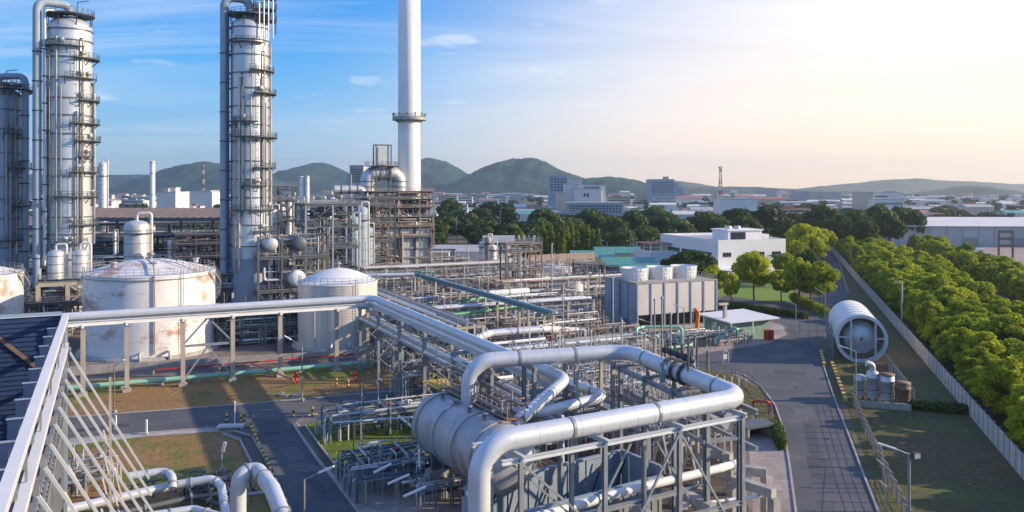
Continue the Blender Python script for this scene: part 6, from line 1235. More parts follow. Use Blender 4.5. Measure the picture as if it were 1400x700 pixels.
for i, (px, d, hh) in enumerate([(712, 195, 14.5), (754.5, 190, 17), (430, 150, 9), (722, 150, 9.5), (770, 160, 11), (838, 168, 12), (905, 120, 14), (917, 118, 12), (882, 112, 10), (895, 140, 11), (500, 240, 14), (590, 235, 12), (640, 250, 12), (820, 200, 10), (850, 130, 9)]):
    q = toP(Vector(((px - HX) * d / FPX, d, 0))); t_ = T('vent_pipe', ['thin tall silver vent pipe left of the small rusty tank', 'tallest vent pipe, straight above the middle pipework', 'short vent pipe by the ribbed tank', 'vent pipe in front of the scaffold tower', 'vent pipe before the small rusty tank', 'vent pipe at the left corner of the cooling tower', 'brown vent pipe above the right side of the loop', 'second brown vent pipe above the right side of the loop', 'short vent pipe behind the loop corner', 'vent pipe before the green pumps', 'vent pipe left of the furnace foot', 'vent pipe right of the furnace foot', 'vent pipe behind the green pipes', 'vent pipe between the low frame and the small rusty tank', 'short vent pipe inside the loop near its rear corner'][i], 'pipe', (q.x, q.y, 0))
    t_.part('pipe', MB().tube([(q.x, q.y, 0), (q.x, q.y, hh)], .13, 8), 'brownpipe' if i in (6, 7, 9) else 'alu'); t_.part('cap', MB().lathe((q.x, q.y, hh), [(.22, -.3), (.22, 0), (0, .1)], 8), 'galv')
# ---------------------------------------------------------------- cooling tower
def cooling():
    A = W(871, 453); u = Vector((.92, .392, 0)); rz = atan2(u.y, u.x); t_ = T('cooling_tower', 'pale panelled cooling tower with three fan stacks and dark louvres', 'cooling tower', A, None, 'W'); t_.o = Vector((0, 0, 0)); t_.e.rotation_euler[2] = rz
    Lx, Ly, h = 20.0, 13.5, 9.7; n = 6
    for i in range(n):
        x0, x1 = Lx * i / n, Lx * (i + 1) / n; t_.part('wall_panel', MB().bb(x0 + .22, x1 - .22, -.1, .1, 3.3, h), 'ctower')
        lo = MB()
        for k in range(4): xx = x0 + .35 + k * (x1 - x0 - .5) / 4; lo.add([(xx, -.05, 3.25), (xx + .58, -.05, 3.25), (xx + .72, 1.2, .7), (xx + .14, 1.2, .7), (xx, .03, 3.25), (xx + .58, .03, 3.25), (xx + .72, 1.28, .7), (xx + .14, 1.28, .7)], [(0, 1, 2, 3), (7, 6, 5, 4), (0, 4, 5, 1), (1, 5, 6, 2), (2, 6, 7, 3), (3, 7, 4, 0)])
        t_.part('louvre', lo, 'black')
        for k in range(5): xx = x0 + .3 + k * (x1 - x0 - .5) / 4; t_.part('louvre_bar', MB().beam((xx, -.12, 3.25), (xx + .14, 1.14, .7), .08), 'rusty')
    for i in range(n + 1): t_.part('rib', MB().bb(Lx * i / n - .16, Lx * i / n + .16, -.28, .12, .6, h + .1), 'bluegrey')
    for i in range(4):
        y0, y1 = Ly * i / 4, Ly * (i + 1) / 4; t_.part('wall_panel', MB().bb(-.12, .0, y0 + .25, y1 - .12, .6, h), 'bluegrey'); t_.part('rib', MB().bb(-.25, -.0, y0 + .13, y0 + .24, .6, h), 'bluegrey')  # left panels blue grey: shade of this side painted into the colour
        t_.part('wall_panel', MB().bb(Lx, Lx + .12, y0 + .25, y1 - .12, .6, h), 'ctower')
    t_.part('wall_panel', MB().bb(0.02, Lx - .02, Ly - .1, Ly, .6, h), 'bluegrey'); t_.part('basin', MB().bb(-.6, Lx + .6, -.9, Ly + .6, 0, .6), 'conc')
    t_.part('inner_fill', MB().bb(.3, Lx - .3, 1.6, Ly - .4, .62, 3.4), 'black')
    t_.part('roof_deck', MB().bb(-.3, Lx + .3, -.2, Ly + .2, h + .1, h + .25), 'conc')
    t_.part('handrail', MB().rail([(-.2, -.1, h + .25), (Lx + .2, -.1, h + .25), (Lx + .2, Ly + .1, h + .25), (-.2, Ly + .1, h + .25), (-.2, -.1, h + .25)], 1.1, 1.4, .05), 'galv')
    for i, xx in enumerate((3.6, 9.9, 16.2)):
        f = t_.part('fan_stack', MB().lathe((xx, Ly / 2, h + .25), [(2.75, 0), (2.62, .9), (2.68, 1.8), (2.95, 2.6), (2.82, 2.6), (2.5, 1.5), (2.5, .2)], 40), 'white')
        rb = MB()
        for z in (.5, 1.3, 2.1): rb.ring((xx, Ly / 2, h + .25 + z), 2.6, 2.86, -.05, .05, 40)
        for k in range(20): a_ = k * pi / 10; rb.beam((xx + cos(a_) * 2.75, Ly / 2 + sin(a_) * 2.75, h + .25), (xx + cos(a_) * 2.98, Ly / 2 + sin(a_) * 2.98, h + 2.8), .09)
        t_.part('stack_rib', rb, 'white', sub=f); fb_ = MB().lathe((xx, Ly / 2, h + 1.1), [(.35, 0), (.35, .5), (0, .6)], 12)
        for k in range(6): a_ = k * pi / 3; e = Vector((cos(a_), sin(a_), 0)); fb_.beam(Vector((xx, Ly / 2, h + 1.3)) + e * .3, Vector((xx, Ly / 2, h + 1.3)) + e * 2.35, .45, .06)
        t_.part('fan', fb_, 'galv', sub=f)
    t_.part('ladder', MB().ladder((-.6, 6, 0), (-.6, 6, h + 1), .6, (0, 1, 0), .08, .5, cage=(-1, 0, 0)), 'galv')
    t_.part('stair_platform', MB().bb(-4.2, -.3, 3.5, 6.5, 2.0, 2.1).rail([(-4.2, 6.5, 2.1), (-4.2, 3.5, 2.1), (-.3, 3.5, 2.1)], 1.1, 1.3, .06), 'galv')
cooling()
for i, (lb, pts, rd) in enumerate([('tall square loop of mint green pipe before the cooling tower louvres', [(870, 479, .6), (870, 449, 4.2), (880, 447, 4.2), (932, 447, 4.2), (933, 475, .6)], .3), ('small hooked mint green pipe inside the square loop', [(900, 478, .6), (900, 459, 3.2), (889, 459, 3.2), (889, 476, .8)], .28), ('low mint green pipe lying before the pumps', [(900, 477, .9), (945, 472, .9), (945, 466, .9)], .28),
                                   ('hooked mint green pipe beside the green hut', [(975, 466, .8), (1006, 462, .8), (1008, 450, 3.6), (1001, 448, 3.6), (1000, 458, .6)], .28), ('short mint green riser right of the orange windsock', [(978, 470, .5), (978, 461, 2), (988, 460, 2)], .22)]): bendpipe(lb, pts, rd, 'mint', rd * 2.6, 14)
def pump(px, py, label, s=1.0, m='bluegrey', rz=0.0, group='pumps before the cooling tower'):
    q = P(px, py); t_ = T('pump', label, 'pump', q, group); x, y = q.x, q.y
    t_.part('base', MB().box((x, y, .15 * s), (2.6 * s, .9 * s, .3 * s)), 'conc'); mt = t_.part('motor', MB().lathe((x - 1.1 * s, y, .75 * s), [(0, 0), (.36 * s, .02), (.36 * s, 1.0 * s), (.2 * s, 1.1 * s), (0, 1.1 * s)], 14, (1, 0, 0)), m)
    for k in range(5): t_.part('motor_fin', MB().ring((x - (.95 - k * .18) * s, y, .75 * s), .35 * s, .4 * s, -.03, .03, 14, axis=(1, 0, 0)), m, sub=mt)
    t_.part('volute', MB().lathe((x + .3 * s, y, .75 * s), [(0, 0), (.5 * s, .05), (.5 * s, .45 * s), (.2 * s, .55 * s), (0, .7 * s)], 16, (1, 0, 0)), m); t_.part('discharge', MB().tube([(x + .5 * s, y, .9 * s), (x + .5 * s, y, 2.0 * s), (x + 1.4 * s, y, 2.0 * s)], .14 * s, 8), 'alu')
for i, px in enumerate((880, 893, 910, 924, 990, 1000)): pump(px, 480 - i * 2.2, 'grey pump %s' % ['at the left foot of the square green loop', 'inside the square green loop', 'right of the hooked green pipe', 'at the right foot of the square green loop', 'before the green hut, left one', 'before the green hut, right one'][i], 1.3, 'bluegrey' if i < 4 else 'white', group=None)
a, b = at(935, 478); skid('mixed valves and ladders before the cooling tower louvres', a, b, 8, 5, 2.8, 30, 300, nv=8)
a, b = at(985, 474); skid('small white piping before the green hut', a, b, 6, 4, 2.2, 18, 301, nv=4, fm=('white', 'galv', 'mint', 'alu'))
# orange windsock
q = toP(Vector(((951 - HX) * 160 / FPX, 160, 0))); t_ = T('windsock', 'orange windsock hanging slack before the cooling tower', 'windsock', q); x, y = q.x, q.y
t_.part('pole', MB().tube([(x - .6, y, 0), (x - .6, y, 6.4)], .07, 8), 'galv'); t_.part('hoop', MB().ring((x - .1, y, 6.2), .42, .5, -.04, .04, 18, axis=(.6, 0, .8)), 'galv')
t_.part('sleeve', MB().tube([(x - .1, y, 6.2), (x + .5, y, 5.9), (x + .62, y, 5.0), (x + .42, y, 3.9), (x + .3, y, 2.6), (x + .5, y, 1.8)], .38, 14, bend=.5, k=4), 'orange')
# green hut with a pale roof
def hut():
    A = W(1002, 466); u = Vector((.93, .37, 0)); rz = atan2(u.y, u.x); t_ = T('green_hut', 'pale green sheet hut with a flat cream roof', 'hut', A, None, 'W'); t_.o = Vector((0, 0, 0)); t_.e.rotation_euler[2] = rz
    Lx, Ly, h = 9.0, 9.5, 3.6
    for i in range(8): t_.part('wall_panel', MB().bb(Lx * i / 8, Lx * (i + .97) / 8, -.05, .05, 0, h), 'hutgreen')
    for i in range(8): t_.part('wall_panel', MB().bb(-.05, .05, .1 + (Ly - .1) * i / 8, .1 + (Ly - .1) * (i + .97) / 8, 0, h), 'hutgreen'); t_.part('wall_panel', MB().bb(Lx - .05, Lx + .05, .1 + (Ly - .1) * i / 8, .1 + (Ly - .1) * (i + .97) / 8, 0, h), 'hutgreen')
    t_.part('roof', MB().add([(-1.6, -1.4, h + .25), (Lx + 1.2, -1.4, h + .55), (Lx + 1.2, Ly + .6, h + .75), (-1.6, Ly + .6, h + .45), (-1.6, -1.4, h + .05), (Lx + 1.2, -1.4, h + .35), (Lx + 1.2, Ly + .6, h + .55), (-1.6, Ly + .6, h + .25)], [(0, 1, 2, 3), (7, 6, 5, 4), (0, 4, 5, 1), (1, 5, 6, 2), (2, 6, 7, 3), (3, 7, 4, 0)]), 'white')
    t_.part('door', MB().bb(1.2, 2.3, -.1, -.051, 0, 2.1), 'dark')
    for x_ in (-1.3, 3.8): t_.part('post', MB().bb(x_ - .08, x_ + .08, -1.3, -1.14, 0, h + .1), 'white')
hut()
q = P(1051, 465); t_ = T('red_box', 'bright red fire equipment box on the paving by the hut', 'box', q); x, y = q.x, q.y
t_.part('cabinet', MB().bb(x - .75, x + .75, y - .6, y + .6, .12, 1.9), 'red'); t_.part('lid', MB().bb(x - .82, x + .82, y - .67, y + .67, 1.9, 2.0), 'red'); t_.part('door', MB().bb(x - .66, x - .02, y - .65, y - .601, .25, 1.8).bb(x + .02, x + .66, y - .65, y - .601, .25, 1.8), 'red'); t_.part('plinth', MB().bb(x - .7, x + .7, y - .55, y + .55, 0, .12), 'conc')
t_ = T('white_pillar', 'white concrete post at the right corner of the cooling tower', 'post', P(991, 462)); q = P(991, 462); t_.part('post', MB().bb(q.x - .3, q.x + .3, q.y - .3, q.y + .3, 0, 6.6), 'conc2'); t_.part('cap', MB().bb(q.x - 1.7, q.x + .6, q.y - .4, q.y + .4, 6.6, 7.0), 'conc2')
# blue arch and railing round the planted plot
for i in range(2): q = P(992 + i * 8, 494); 
q = P(988, 496); t_ = T('blue_arch', 'small light blue hooped stand on the asphalt before the plot', 'stand', q); t_.part('hoop', MB().tube([(q.x, q.y, 0), (q.x, q.y, 2.0), (q.x + 1.1, q.y, 2.0), (q.x + 1.1, q.y, 0)], .14, 8, bend=.5), 'bluegrey'); t_.part('panel', MB().bb(q.x + .18, q.x + .92, q.y - .05, q.y + .05, .6, 1.4), 'pipe')
t_ = T('plot_railing', 'curved row of railings round the planted plot by the road', 'railing', P(950, 500)); pl = [P(*p) for p in ((930, 503), (965, 506), (1000, 513), (1028, 524), (1046, 545), (1053, 575))]
for a_, b_ in zip(pl[:-1], pl[1:]): t_.part('rail_section', MB().rail([a_, b_], 1.2, 1.2, .06, toe=False), 'steel')
for i in range(9): q = P(940 + i * 10, 516 + i * 1.6); t_ = T('short_post', 'short pale post in the row inside the planted plot', 'post', q, 'short pale posts in the planted plot'); t_.part('post', MB().box((q.x, q.y, .55), (.22, .22, 1.1)), 'conc2'); t_.part('cap', MB().box((q.x, q.y, 1.14), (.3, .3, .08)), 'conc2')
bendpipe('red hooked fire hydrant pipe by the road below the plot', [(1030, 555, .2), (1030, 548, 1.8), (1052, 549, 1.8), (1054, 562, .2)], .18, 'red', .6, 10)
bendpipe('short red pipe end lower down by the concrete culvert', [(1020, 583, 1.4), (1032, 580, 1.4), (1034, 588, .2)], .16, 'red', .5, 10)
t_ = T('culvert', 'dark concrete culvert mouth beside the road below the red pipe', 'culvert', P(1040, 600)); q = P(1040, 600)
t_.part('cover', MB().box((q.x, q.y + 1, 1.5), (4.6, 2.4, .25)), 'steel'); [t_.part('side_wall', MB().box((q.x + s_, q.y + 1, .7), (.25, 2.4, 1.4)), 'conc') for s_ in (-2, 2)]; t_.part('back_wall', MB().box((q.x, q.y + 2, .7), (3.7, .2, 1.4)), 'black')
# ---------------------------------------------------------------- green carports
def carport(px0, y0, wpx, d, dep, label, z=4.0):
    x0 = (px0 - HX) * d / FPX; w = wpx * d / FPX; t_ = T('carport', label, 'carport', (x0, d, 0), None, 'W'); n = max(3, int(w / 2.4)); g = T
    me = MB().add([(0, 0, 0), (w / n * .97, 0, 0), (w / n * .97, dep, 1.6), (0, dep, 1.6), (0, 0, .14), (w / n * .97, 0, .14), (w / n * .97, dep, 1.74), (0, dep, 1.74)], [(3, 2, 1, 0), (4, 5, 6, 7), (0, 1, 5, 4), (1, 2, 6, 5), (2, 3, 7, 6), (3, 0, 4, 7)]).mesh('roof_sheet'); me.materials.append(M['roofgreen'])
    for i in range(n): t_.inst('roof_sheet', me, Vector((x0 + i * w / n, d, z)))
    t_.part('fascia', MB().bb(x0, x0 + w, d - .1, d - .01, z - .35, z + .2), 'mint')
    for i in range(0, n + 1, 2):
        for yy in (.4, dep - .4): t_.part('post', MB().bb(x0 + i * w / n - .08, x0 + i * w / n + .08, d + yy - .08, d + yy + .08, 0, z + .1 + (1.4 if yy > 1 else 0) - .1), 'galv')
carport(782, 0, 62, 300, 14, 'left green carport roof, the one farthest left', 4.2); carport(826, 0, 76, 272, 12, 'front green carport roof with the bright eave', 4.2); carport(848, 0, 58, 256, 6, 'lowest green roof strip in front of the others', 4.0); carport(815, 0, 66, 318, 12, 'rear green carport roof half hidden by the front one', 4.4)
for i in range(8): car(Vector(((832 + i * 9.5 - HX) * 276 / FPX, 277, 0)), radians(92 + i % 3), ('card', 'carw', 'cars')[i % 3], '%s car parked in the shade under the front green roof' % ('dark', 'white', 'silver')[i % 3], '%s cars under the front green roof' % ('dark', 'white', 'silver')[i % 3])
for i in range(5): car(Vector(((790 + i * 10 - HX) * 303 / FPX, 305, 0)), radians(90), ('cars', 'carw')[i % 2], '%s car parked under the left green roof' % ('silver', 'white')[i % 2], '%s cars under the left green roof' % ('silver', 'white')[i % 2])
# low buildings at the edge of the plant, left of the slender trees
bld(668, 330, 26, 9, 4.2, 'tw', 'tg', 'long low white workshop with a pale roof left of the slender trees', None, 1.2, name='workshop'); bld(625, 345, 24, 9, 4.2, 'tb', 'tg', 'low pale blue workshop by the furnace', None, 1.4, name='workshop'); bld(700, 372, 26, 10, 5.0, 'tg', 'tg', 'grey roofed hall half hidden by the dark trees', None, 3.0, name='hall')
bld(715, 290, 10, 5, 3.4, 'mint', 'roofgreen', 'small pale green shed behind the thin white drums', None, .6, name='shed'); bld(592, 315, 12, 6, 5, 'tc', 'tg', 'cream hut at the right foot of the furnace', None, .5, name='hut')
t_ = T('tan_screen_wall', 'tan wall behind the small white tank before the slender trees', 'wall', toP(Vector(((722 - HX) * 285 / FPX, 285, 0)))); q = toP(Vector(((722 - HX) * 285 / FPX, 285, 0)))
for i in range(9): t_.part('wall_panel', MB().bb(q.x + i * 3.0, q.x + i * 3.0 + 2.95, q.y - .1, q.y + .1, 0, 6.5), 'brownpipe')
# ---------------------------------------------------------------- big ringed drum, canisters and fences on the right
def ringdrum():
    C0, C1 = Vector((59.9, 141.0, 4.0)), Vector((65.9, 160.5, 4.0)); ax = (C1 - C0).normalized(); L_ = (C1 - C0).length; r = 3.95; t_ = T('ringed_drum', 'huge white horizontal drum with an open ring and cross bars at its end', 'drum', (C0.x, C0.y, 0), None, 'W')
    t_.part('casing', MB().lathe(C0, [(r, .3), (r, L_), (r * .8, L_ + .8), (0, L_ + 1.2), (r * .7, L_ + .9), (r - .12, L_ - .1), (r - .12, .3), (r, .3)], 72, ax), 'white')
    for i in range(6): t_.part('casing_ring', MB().ring(C0 + ax * (2.2 + i * 3.2), r - .02, r + .07, -.1, .1, 64, axis=ax), 'pipe')
    rim = t_.part('front_ring', MB().ring(C0, r - .34, r + .22, -.28, .32, 72, axis=ax), 'pipe'); sd = ax.cross(Vector((0, 0, 1))).normalized()
    t_.part('inner_head', MB().lathe(C0 + ax * 2.2, [(r * .74 * sin(a), -1.7 * cos(a)) for a in [i * pi / 20 for i in range(11)]] + [(r * .74, 4)], 48, ax), 'alu'); t_.part('end_plate', MB().lathe(C0 + ax * 2.0, [(r * .7, 0), (r - .1, 0)], 48, ax), 'rusty')
    hb = t_.part('hub', MB().lathe(C0 + ax * .4, [(0, -.1), (.3, -.1), (.3, .3), (.5, .3), (.5, .5)], 16, ax), 'galv'); t_.part('hub_plug', MB().lathe(C0 + ax * .3, [(0, -.12), (.16, -.12), (.16, .1)], 12, ax), 'red', sub=hb)
    for s_ in (-.42, .56): h = sqrt(1 - s_ ** 2) * r * .95; c = C0 + sd * s_ * r; t_.part('cross_bar', MB().beam(c - Vector((0, 0, h)), c + Vector((0, 0, h)), .26, .26, up=tuple(ax)), 'pipe')
    for a_, b_ in ((-.97, -.44), (.58, .97)): t_.part('cross_bar', MB().beam(C0 + sd * r * a_ * .98 + Vector((0, 0, .2)), C0 + sd * r * b_ + Vector((0, 0, .2)), .24), 'pipe')
    for k in (.15, .5, .85): c = C0 + ax * L_ * k; t_.part('cradle', MB().beam(Vector((c.x, c.y, 0)), Vector((c.x, c.y, .6)), .8, 5.0, up=tuple(sd)), 'conc')
    b_ = MB()
    for i in range(10): c = C0 + ax * (1 + i * 1.9) - sd * (r + .5); b_.beam(Vector((c.x, c.y, .0)), Vector((c.x, c.y, 5.0 if i % 2 else 3.5)), .12)
    t_.part('side_ladder', b_.ladder(C0 + ax * 6 - sd * (r + .4) - Vector((0, 0, 4)), C0 + ax * 6 - sd * (r + .4) + Vector((0, 0, 2)), .6, tuple(ax), .08), 'galv')
ringdrum()
for i, (px, py, r, h, m_, lb) in enumerate([(1175, 545, .72, 3.4, 'alu', 'silver canister at the left end of the row by the fence'), (1193, 548, .8, 4.2, 'alu', 'tallest silver canister with a bent top elbow'), (1213, 551, .95, 3.9, 'alu', 'wide silver canister in the middle of the row'), (1234, 556, 1.0, 3.2, 'rusty', 'rusty topped canister at the right end of the row'), (1183, 538, .45, 2.6, 'alu', 'slim silver canister behind the tallest one'), (1202, 541, .4, 2.2, 'galv', 'slim grey canister behind the wide one')]):
    q = W(px, py); t_ = T('canister', lb, 'canister', q, None, 'W'); c = (q.x, q.y, 0)
    t_.part('shell', MB().lathe(c, [(r, .5), (r, h * .75), (r * 1.08, h * .76), (r * 1.08, h * .82), (r, h * .84), (r, h - .2), (r * .8, h), (0, h + .08)], 24), m_)
    for k in range(4): a = k * pi / 2 + .5; t_.part('leg', MB().beam((q.x + cos(a) * r * .8, q.y + sin(a) * r * .8, 0), (q.x + cos(a) * r * .8, q.y + sin(a) * r * .8, .7), .14), 'steel')
    t_.part('band', MB().ring((q.x, q.y, h * .4), r - .01, r + .06, -.05, .05, 24), 'steel')
    if i == 1: t_.part('elbow', MB().tube([(q.x, q.y, h - .1), (q.x, q.y, h + .9), (q.x - .9, q.y, h + 1.1)], .42, 16, bend=.6), 'alu')
    if i in (2, 3): t_.part('lid', MB().lathe((q.x, q.y, h), [(r * 1.05, 0), (r * 1.05, .16), (0, .2)], 24), 'rusty')
    t_.part('pipe', MB().tube([(q.x + r, q.y, h * .3), (q.x + r + .5, q.y, h * .3), (q.x + r + .5, q.y, .1)], .1, 8), 'galv')
q = W(1200, 508); t_ = T('salmon_tank_box', 'salmon coloured box lying between the drum and the canisters', 'box', q, None, 'W'); t_.part('box', MB().box((q.x, q.y, .7), (2.2, 1.4, 1.2), .25), 'tr'); t_.part('skid', MB().box((q.x, q.y, .05), (2.4, 1.6, .1), .25), 'conc')
q0, q1 = W(1174, 556), W(1246, 562); t_ = T('low_wall', 'low concrete wall in front of the canisters', 'wall', q0, None, 'W')
for i in range(5): t_.part('wall_section', MB().beam(q0.lerp(q1, i / 5) + Vector((0, 0, .45)), q0.lerp(q1, (i + .98) / 5) + Vector((0, 0, .45)), .25, .9), 'conc')
# cranked concrete posts and the wire fence along the road
def cranked(pts, label, grp_label, n, h=2.5, wires=5, m='conc2'):
    q = [W(*p) for p in pts]; t_ = T('wire_fence', label, 'fence', q[0], None, 'W'); ps = []
    for a, b in zip(q[:-1], q[1:]):
        k = max(1, int(n * (b - a).length / sum((y - x).length for x, y in zip(q[:-1], q[1:])) + .5)); ps += [a.lerp(b, i / k) for i in range(k)]
    ps.append(q[-1]); d_ = (q[-1] - q[0]).normalized(); sd = Vector((d_.y, -d_.x, 0)); sd = sd if sd.x < 0 else -sd
    for p in ps:
        t_.part('post', MB().beam(p, p + Vector((0, 0, h)), .17).beam(p + Vector((0, 0, h - .02)), p + Vector((0, 0, h + .5)) + sd * .65, .14), m)
    for k in range(wires):
        z = .3 + (h - .4) * k / (wires - 1); mb = MB(); [mb.beam(a + Vector((0, 0, z)), b + Vector((0, 0, z)), .028) for a, b in zip(ps[:-1], ps[1:])]; t_.part('wire', mb, 'galv')
cranked([(1216, 512), (1250, 560)], 'row of cranked pale concrete fence posts beside the canisters', '', 8, 2.7)
cranked([(1168, 556), (1186, 600), (1208, 650), (1240, 716), (1262, 760)], 'wire fence on thin rusty posts along the right edge of the road', '', 20, 2.0, 6, 'brownpipe')
cranked([(1205, 640), (1212, 700)], 'two cranked posts of the inner fence by the big lamp', '', 2, 2.3, 2)
cranked([(1138, 470), (1130, 432), (1128, 415)], 'grey fence posts left of the ringed drum', '', 8, 2.4, 4, 'steel')
# striped barriers
def striped(p0, p1, n, label, w=.5, h=.55, group=None):
    a, b = W(*p0), W(*p1); t_ = T('striped_barrier', label, 'barrier', a, group, 'W')
    for i in range(n): t_.part('block', MB().beam(a.lerp(b, i / n) + Vector((0, 0, h / 2)), a.lerp(b, (i + .97) / n) + Vector((0, 0, h / 2)), w, h), 'yellow' if i % 2 else 'black')
striped((1137, 497), (1156, 549), 22, 'long yellow and black striped barrier on the asphalt below the drum'); striped((1122, 481), (1127, 501), 10, 'short yellow and black striped barrier left of the drum')
striped((342, 584), (355, 612), 10, 'striped kerb barrier on the left side of the branch road, far piece', .3, .45); striped((357, 617), (372, 650), 11, 'striped kerb barrier on the left side of the branch road, middle piece', .3, .45); striped((374, 655), (412, 736), 16, 'striped kerb barrier on the left side of the branch road, near piece', .3, .45)
for i, (px, py, lb) in enumerate([(310, 578, 'striped bollard at the white slab by the drain'), (330, 579, 'striped bollard in front of the flagpole'), (334, 576, 'second striped bollard by the flagpole'), (401, 571, 'striped bollard at the far corner of the branch road'), (427, 569, 'striped bollard by the street lamp'), (460, 528, 'striped bollard on the verge right of the post'), (476, 530, 'dark striped bollard on the verge near the red hydrant')]):
    q = W(px, py); t_ = T('bollard', lb, 'bollard', q, None, 'W')
    for k in range(4): t_.part('stripe', MB().lathe((q.x, q.y, k * .3), [(.16, 0), (.16, .298), (0, .298)], 10), 'yellow' if k % 2 else 'black')
# white slab with flagpole
q = W(316, 586); t_ = T('concrete_slab', 'white concrete slab bridging the open drain at the corner', 'slab', q, None, 'W'); t_.part('slab', MB().box((q.x, q.y, .35), (3.2, 1.3, .25), .1), 'wallconc'); [t_.part('side_wall', MB().box((q.x + s_, q.y, .11), (.2, 1.2, .22), .1), 'conc') for s_ in (-1.4, 1.4)]
q = W(321, 584); t_ = T('pole', 'thin white upright pole at the white slab', 'pole', q, None, 'W'); t_.part('pole', MB().tube([(q.x, q.y, 0), (q.x, q.y, 3.1)], .06, 8), 'lamp'); t_.part('cap', MB().lathe((q.x, q.y, 3.1), [(.1, 0), (.1, .1), (0, .15)], 8), 'lamp')
q = W(364, 572); t_ = T('crowd_barrier', 'galvanised crowd barrier standing in the road junction', 'barrier', q, None, 'W'); x, y = q.x, q.y
t_.part('frame', MB().tube([(x - 1.7, y, .1), (x - 1.7, y, 1.1), (x + 1.7, y + .3, 1.1), (x + 1.7, y + .3, .1)], .035, 6).beam((x - 1.7, y, .25), (x + 1.7, y + .3, .25), .04), 'galv'); mb = MB()
for i in range(12): k = -1.5 + i * .27; mb.beam((x + k, y + (k + 1.7) / 3.4 * .3, .25), (x + k, y + (k + 1.7) / 3.4 * .3, 1.1), .03)
t_.part('bars', mb, 'galv'); [t_.part('foot', MB().beam((x + s_, y + o - .35, .05), (x + s_, y + o + .35, .05), .06), 'galv') for s_, o in ((-1.2, .04), (1.2, .26))]
for i, (px, py, lb) in enumerate([(405, 523, 'red fire hydrant left of the verge posts'), (485, 521, 'red fire hydrant at the foot of the bridge corner'), (657, 520, 'red cabinet like hydrant behind the bridge posts')]):
    q = W(px, py); t_ = T('fire_hydrant', lb, 'hydrant', q, None, 'W'); t_.part('body', MB().lathe((q.x, q.y, 0), [(.3, 0), (.3, .1), (.2, .12), (.2, 1.2), (.28, 1.25), (.2, 1.6), (0, 1.7)], 12), 'red'); t_.part('outlet', MB().tube([(q.x - .5, q.y, .9), (q.x + .5, q.y, .9)], .14, 8), 'red')
bendpipe('sloping red pipe from the bund down to the verge hydrant', [(345, 497, 1.6), (400, 519, 1.6), (404, 524, .1)], .1, 'red', .3, 8)
q = W(395, 541); t_ = T('debris_pile', 'small heap of grey rubble on the verge', 'rubble', q, None, 'W')
for i in range(9): t_.part('stone', MB().box((q.x + rnd.uniform(-1.6, 1.6), q.y + rnd.uniform(-.8, .8), .15), (rnd.uniform(.4, 1.1), rnd.uniform(.3, .6), rnd.uniform(.2, .45)), rnd.uniform(0, 3)), 'conc')
# concrete stub posts at the verge
for i, (px, py, lb) in enumerate([(200, 594, 'pale concrete stub post beside the road, right one'), (158, 588, 'grey stub post beside the road, left one')]): q = W(px, py); t_ = T('stub_post', lb, 'post', q, None, 'W'); t_.part('post', MB().box((q.x, q.y, .9), (.22, .22, 1.8)), 'lamp'); t_.part('foot', MB().box((q.x, q.y, .08), (.4, .4, .16)), 'conc')
# ---------------------------------------------------------------- street and area lamps
def lamp(px, py, h, hx, hz, L_, label, m='galv', tube=.1, flood=False, r=.085, group=None):
    """pole at a ground pixel; the head reaches hx metres sideways, hz up; L_ head length"""
    q = W(px, py); t_ = T('street_lamp', label, 'lamp', q, group, 'W'); x, y = q.x, q.y; s_ = 1 if hx > 0 else -1
    t_.part('pole', MB().tube([(x, y, 0), (x, y, h)], r, 10), m); t_.part('base', MB().box((x, y, .2), (.5, .5, .4)), 'conc')
    t_.part('arm', MB().tube([(x, y, h - .1), (x + hx, y, h + hz)], r * .6, 8), m)
    d_ = Vector((hx, 0, hz)).normalized(); e = Vector((x + hx, y, h + hz)); hd = t_.part('head', MB().beam(e - d_ * .1, e + d_ * L_, tube * 3.2, tube * 1.3), 'lamp'); t_.part('diffuser', MB().beam(e + Vector((0, 0, -tube * .8)), e + d_ * (L_ - .2) + Vector((0, 0, -tube * .8)), tube * 2.4, tube * .4), 'glass', sub=hd)
    if flood: f = t_.part('floodlight', MB().box((x + .5, y - .2, h - .1), (.7, .35, .5), .3), 'dark'); t_.part('lens', MB().box((x + .52, y - .39, h - .12), (.6, .03, .4), .3), 'alu', sub=f)
    return t_
lamp(413, 549, 7.8, -1.6, .9, 1.0, 'street lamp at the road junction with its head to the left')
lamp(416, 742, 5.4, 1.3, .55, 1.3, 'near street lamp beside the branch road with a bright tilted head')
lamp(484, 652, 2.7, .9, .3, 1.6, 'low lamp with a long white head in the shaded grass')
lamp(1243, 735, 7.2, -1.2, .4, 1.5, 'tall lamp with a floodlight at the right bottom edge', flood=True, r=.12)
lamp(1170, 556, 7.6, -1.2, .4, 1.2, 'lamp pole in front of the ringed drum with its head to the left')
lamp(1233, 452, 10.0, -.6, .2, .8, 'tall concrete light pole before the dense tree belt', 'conc2', r=.2)
lamp(1128, 440, 6.2, -1.3, .8, 1.2, 'lamp behind the ringed drum reaching left')
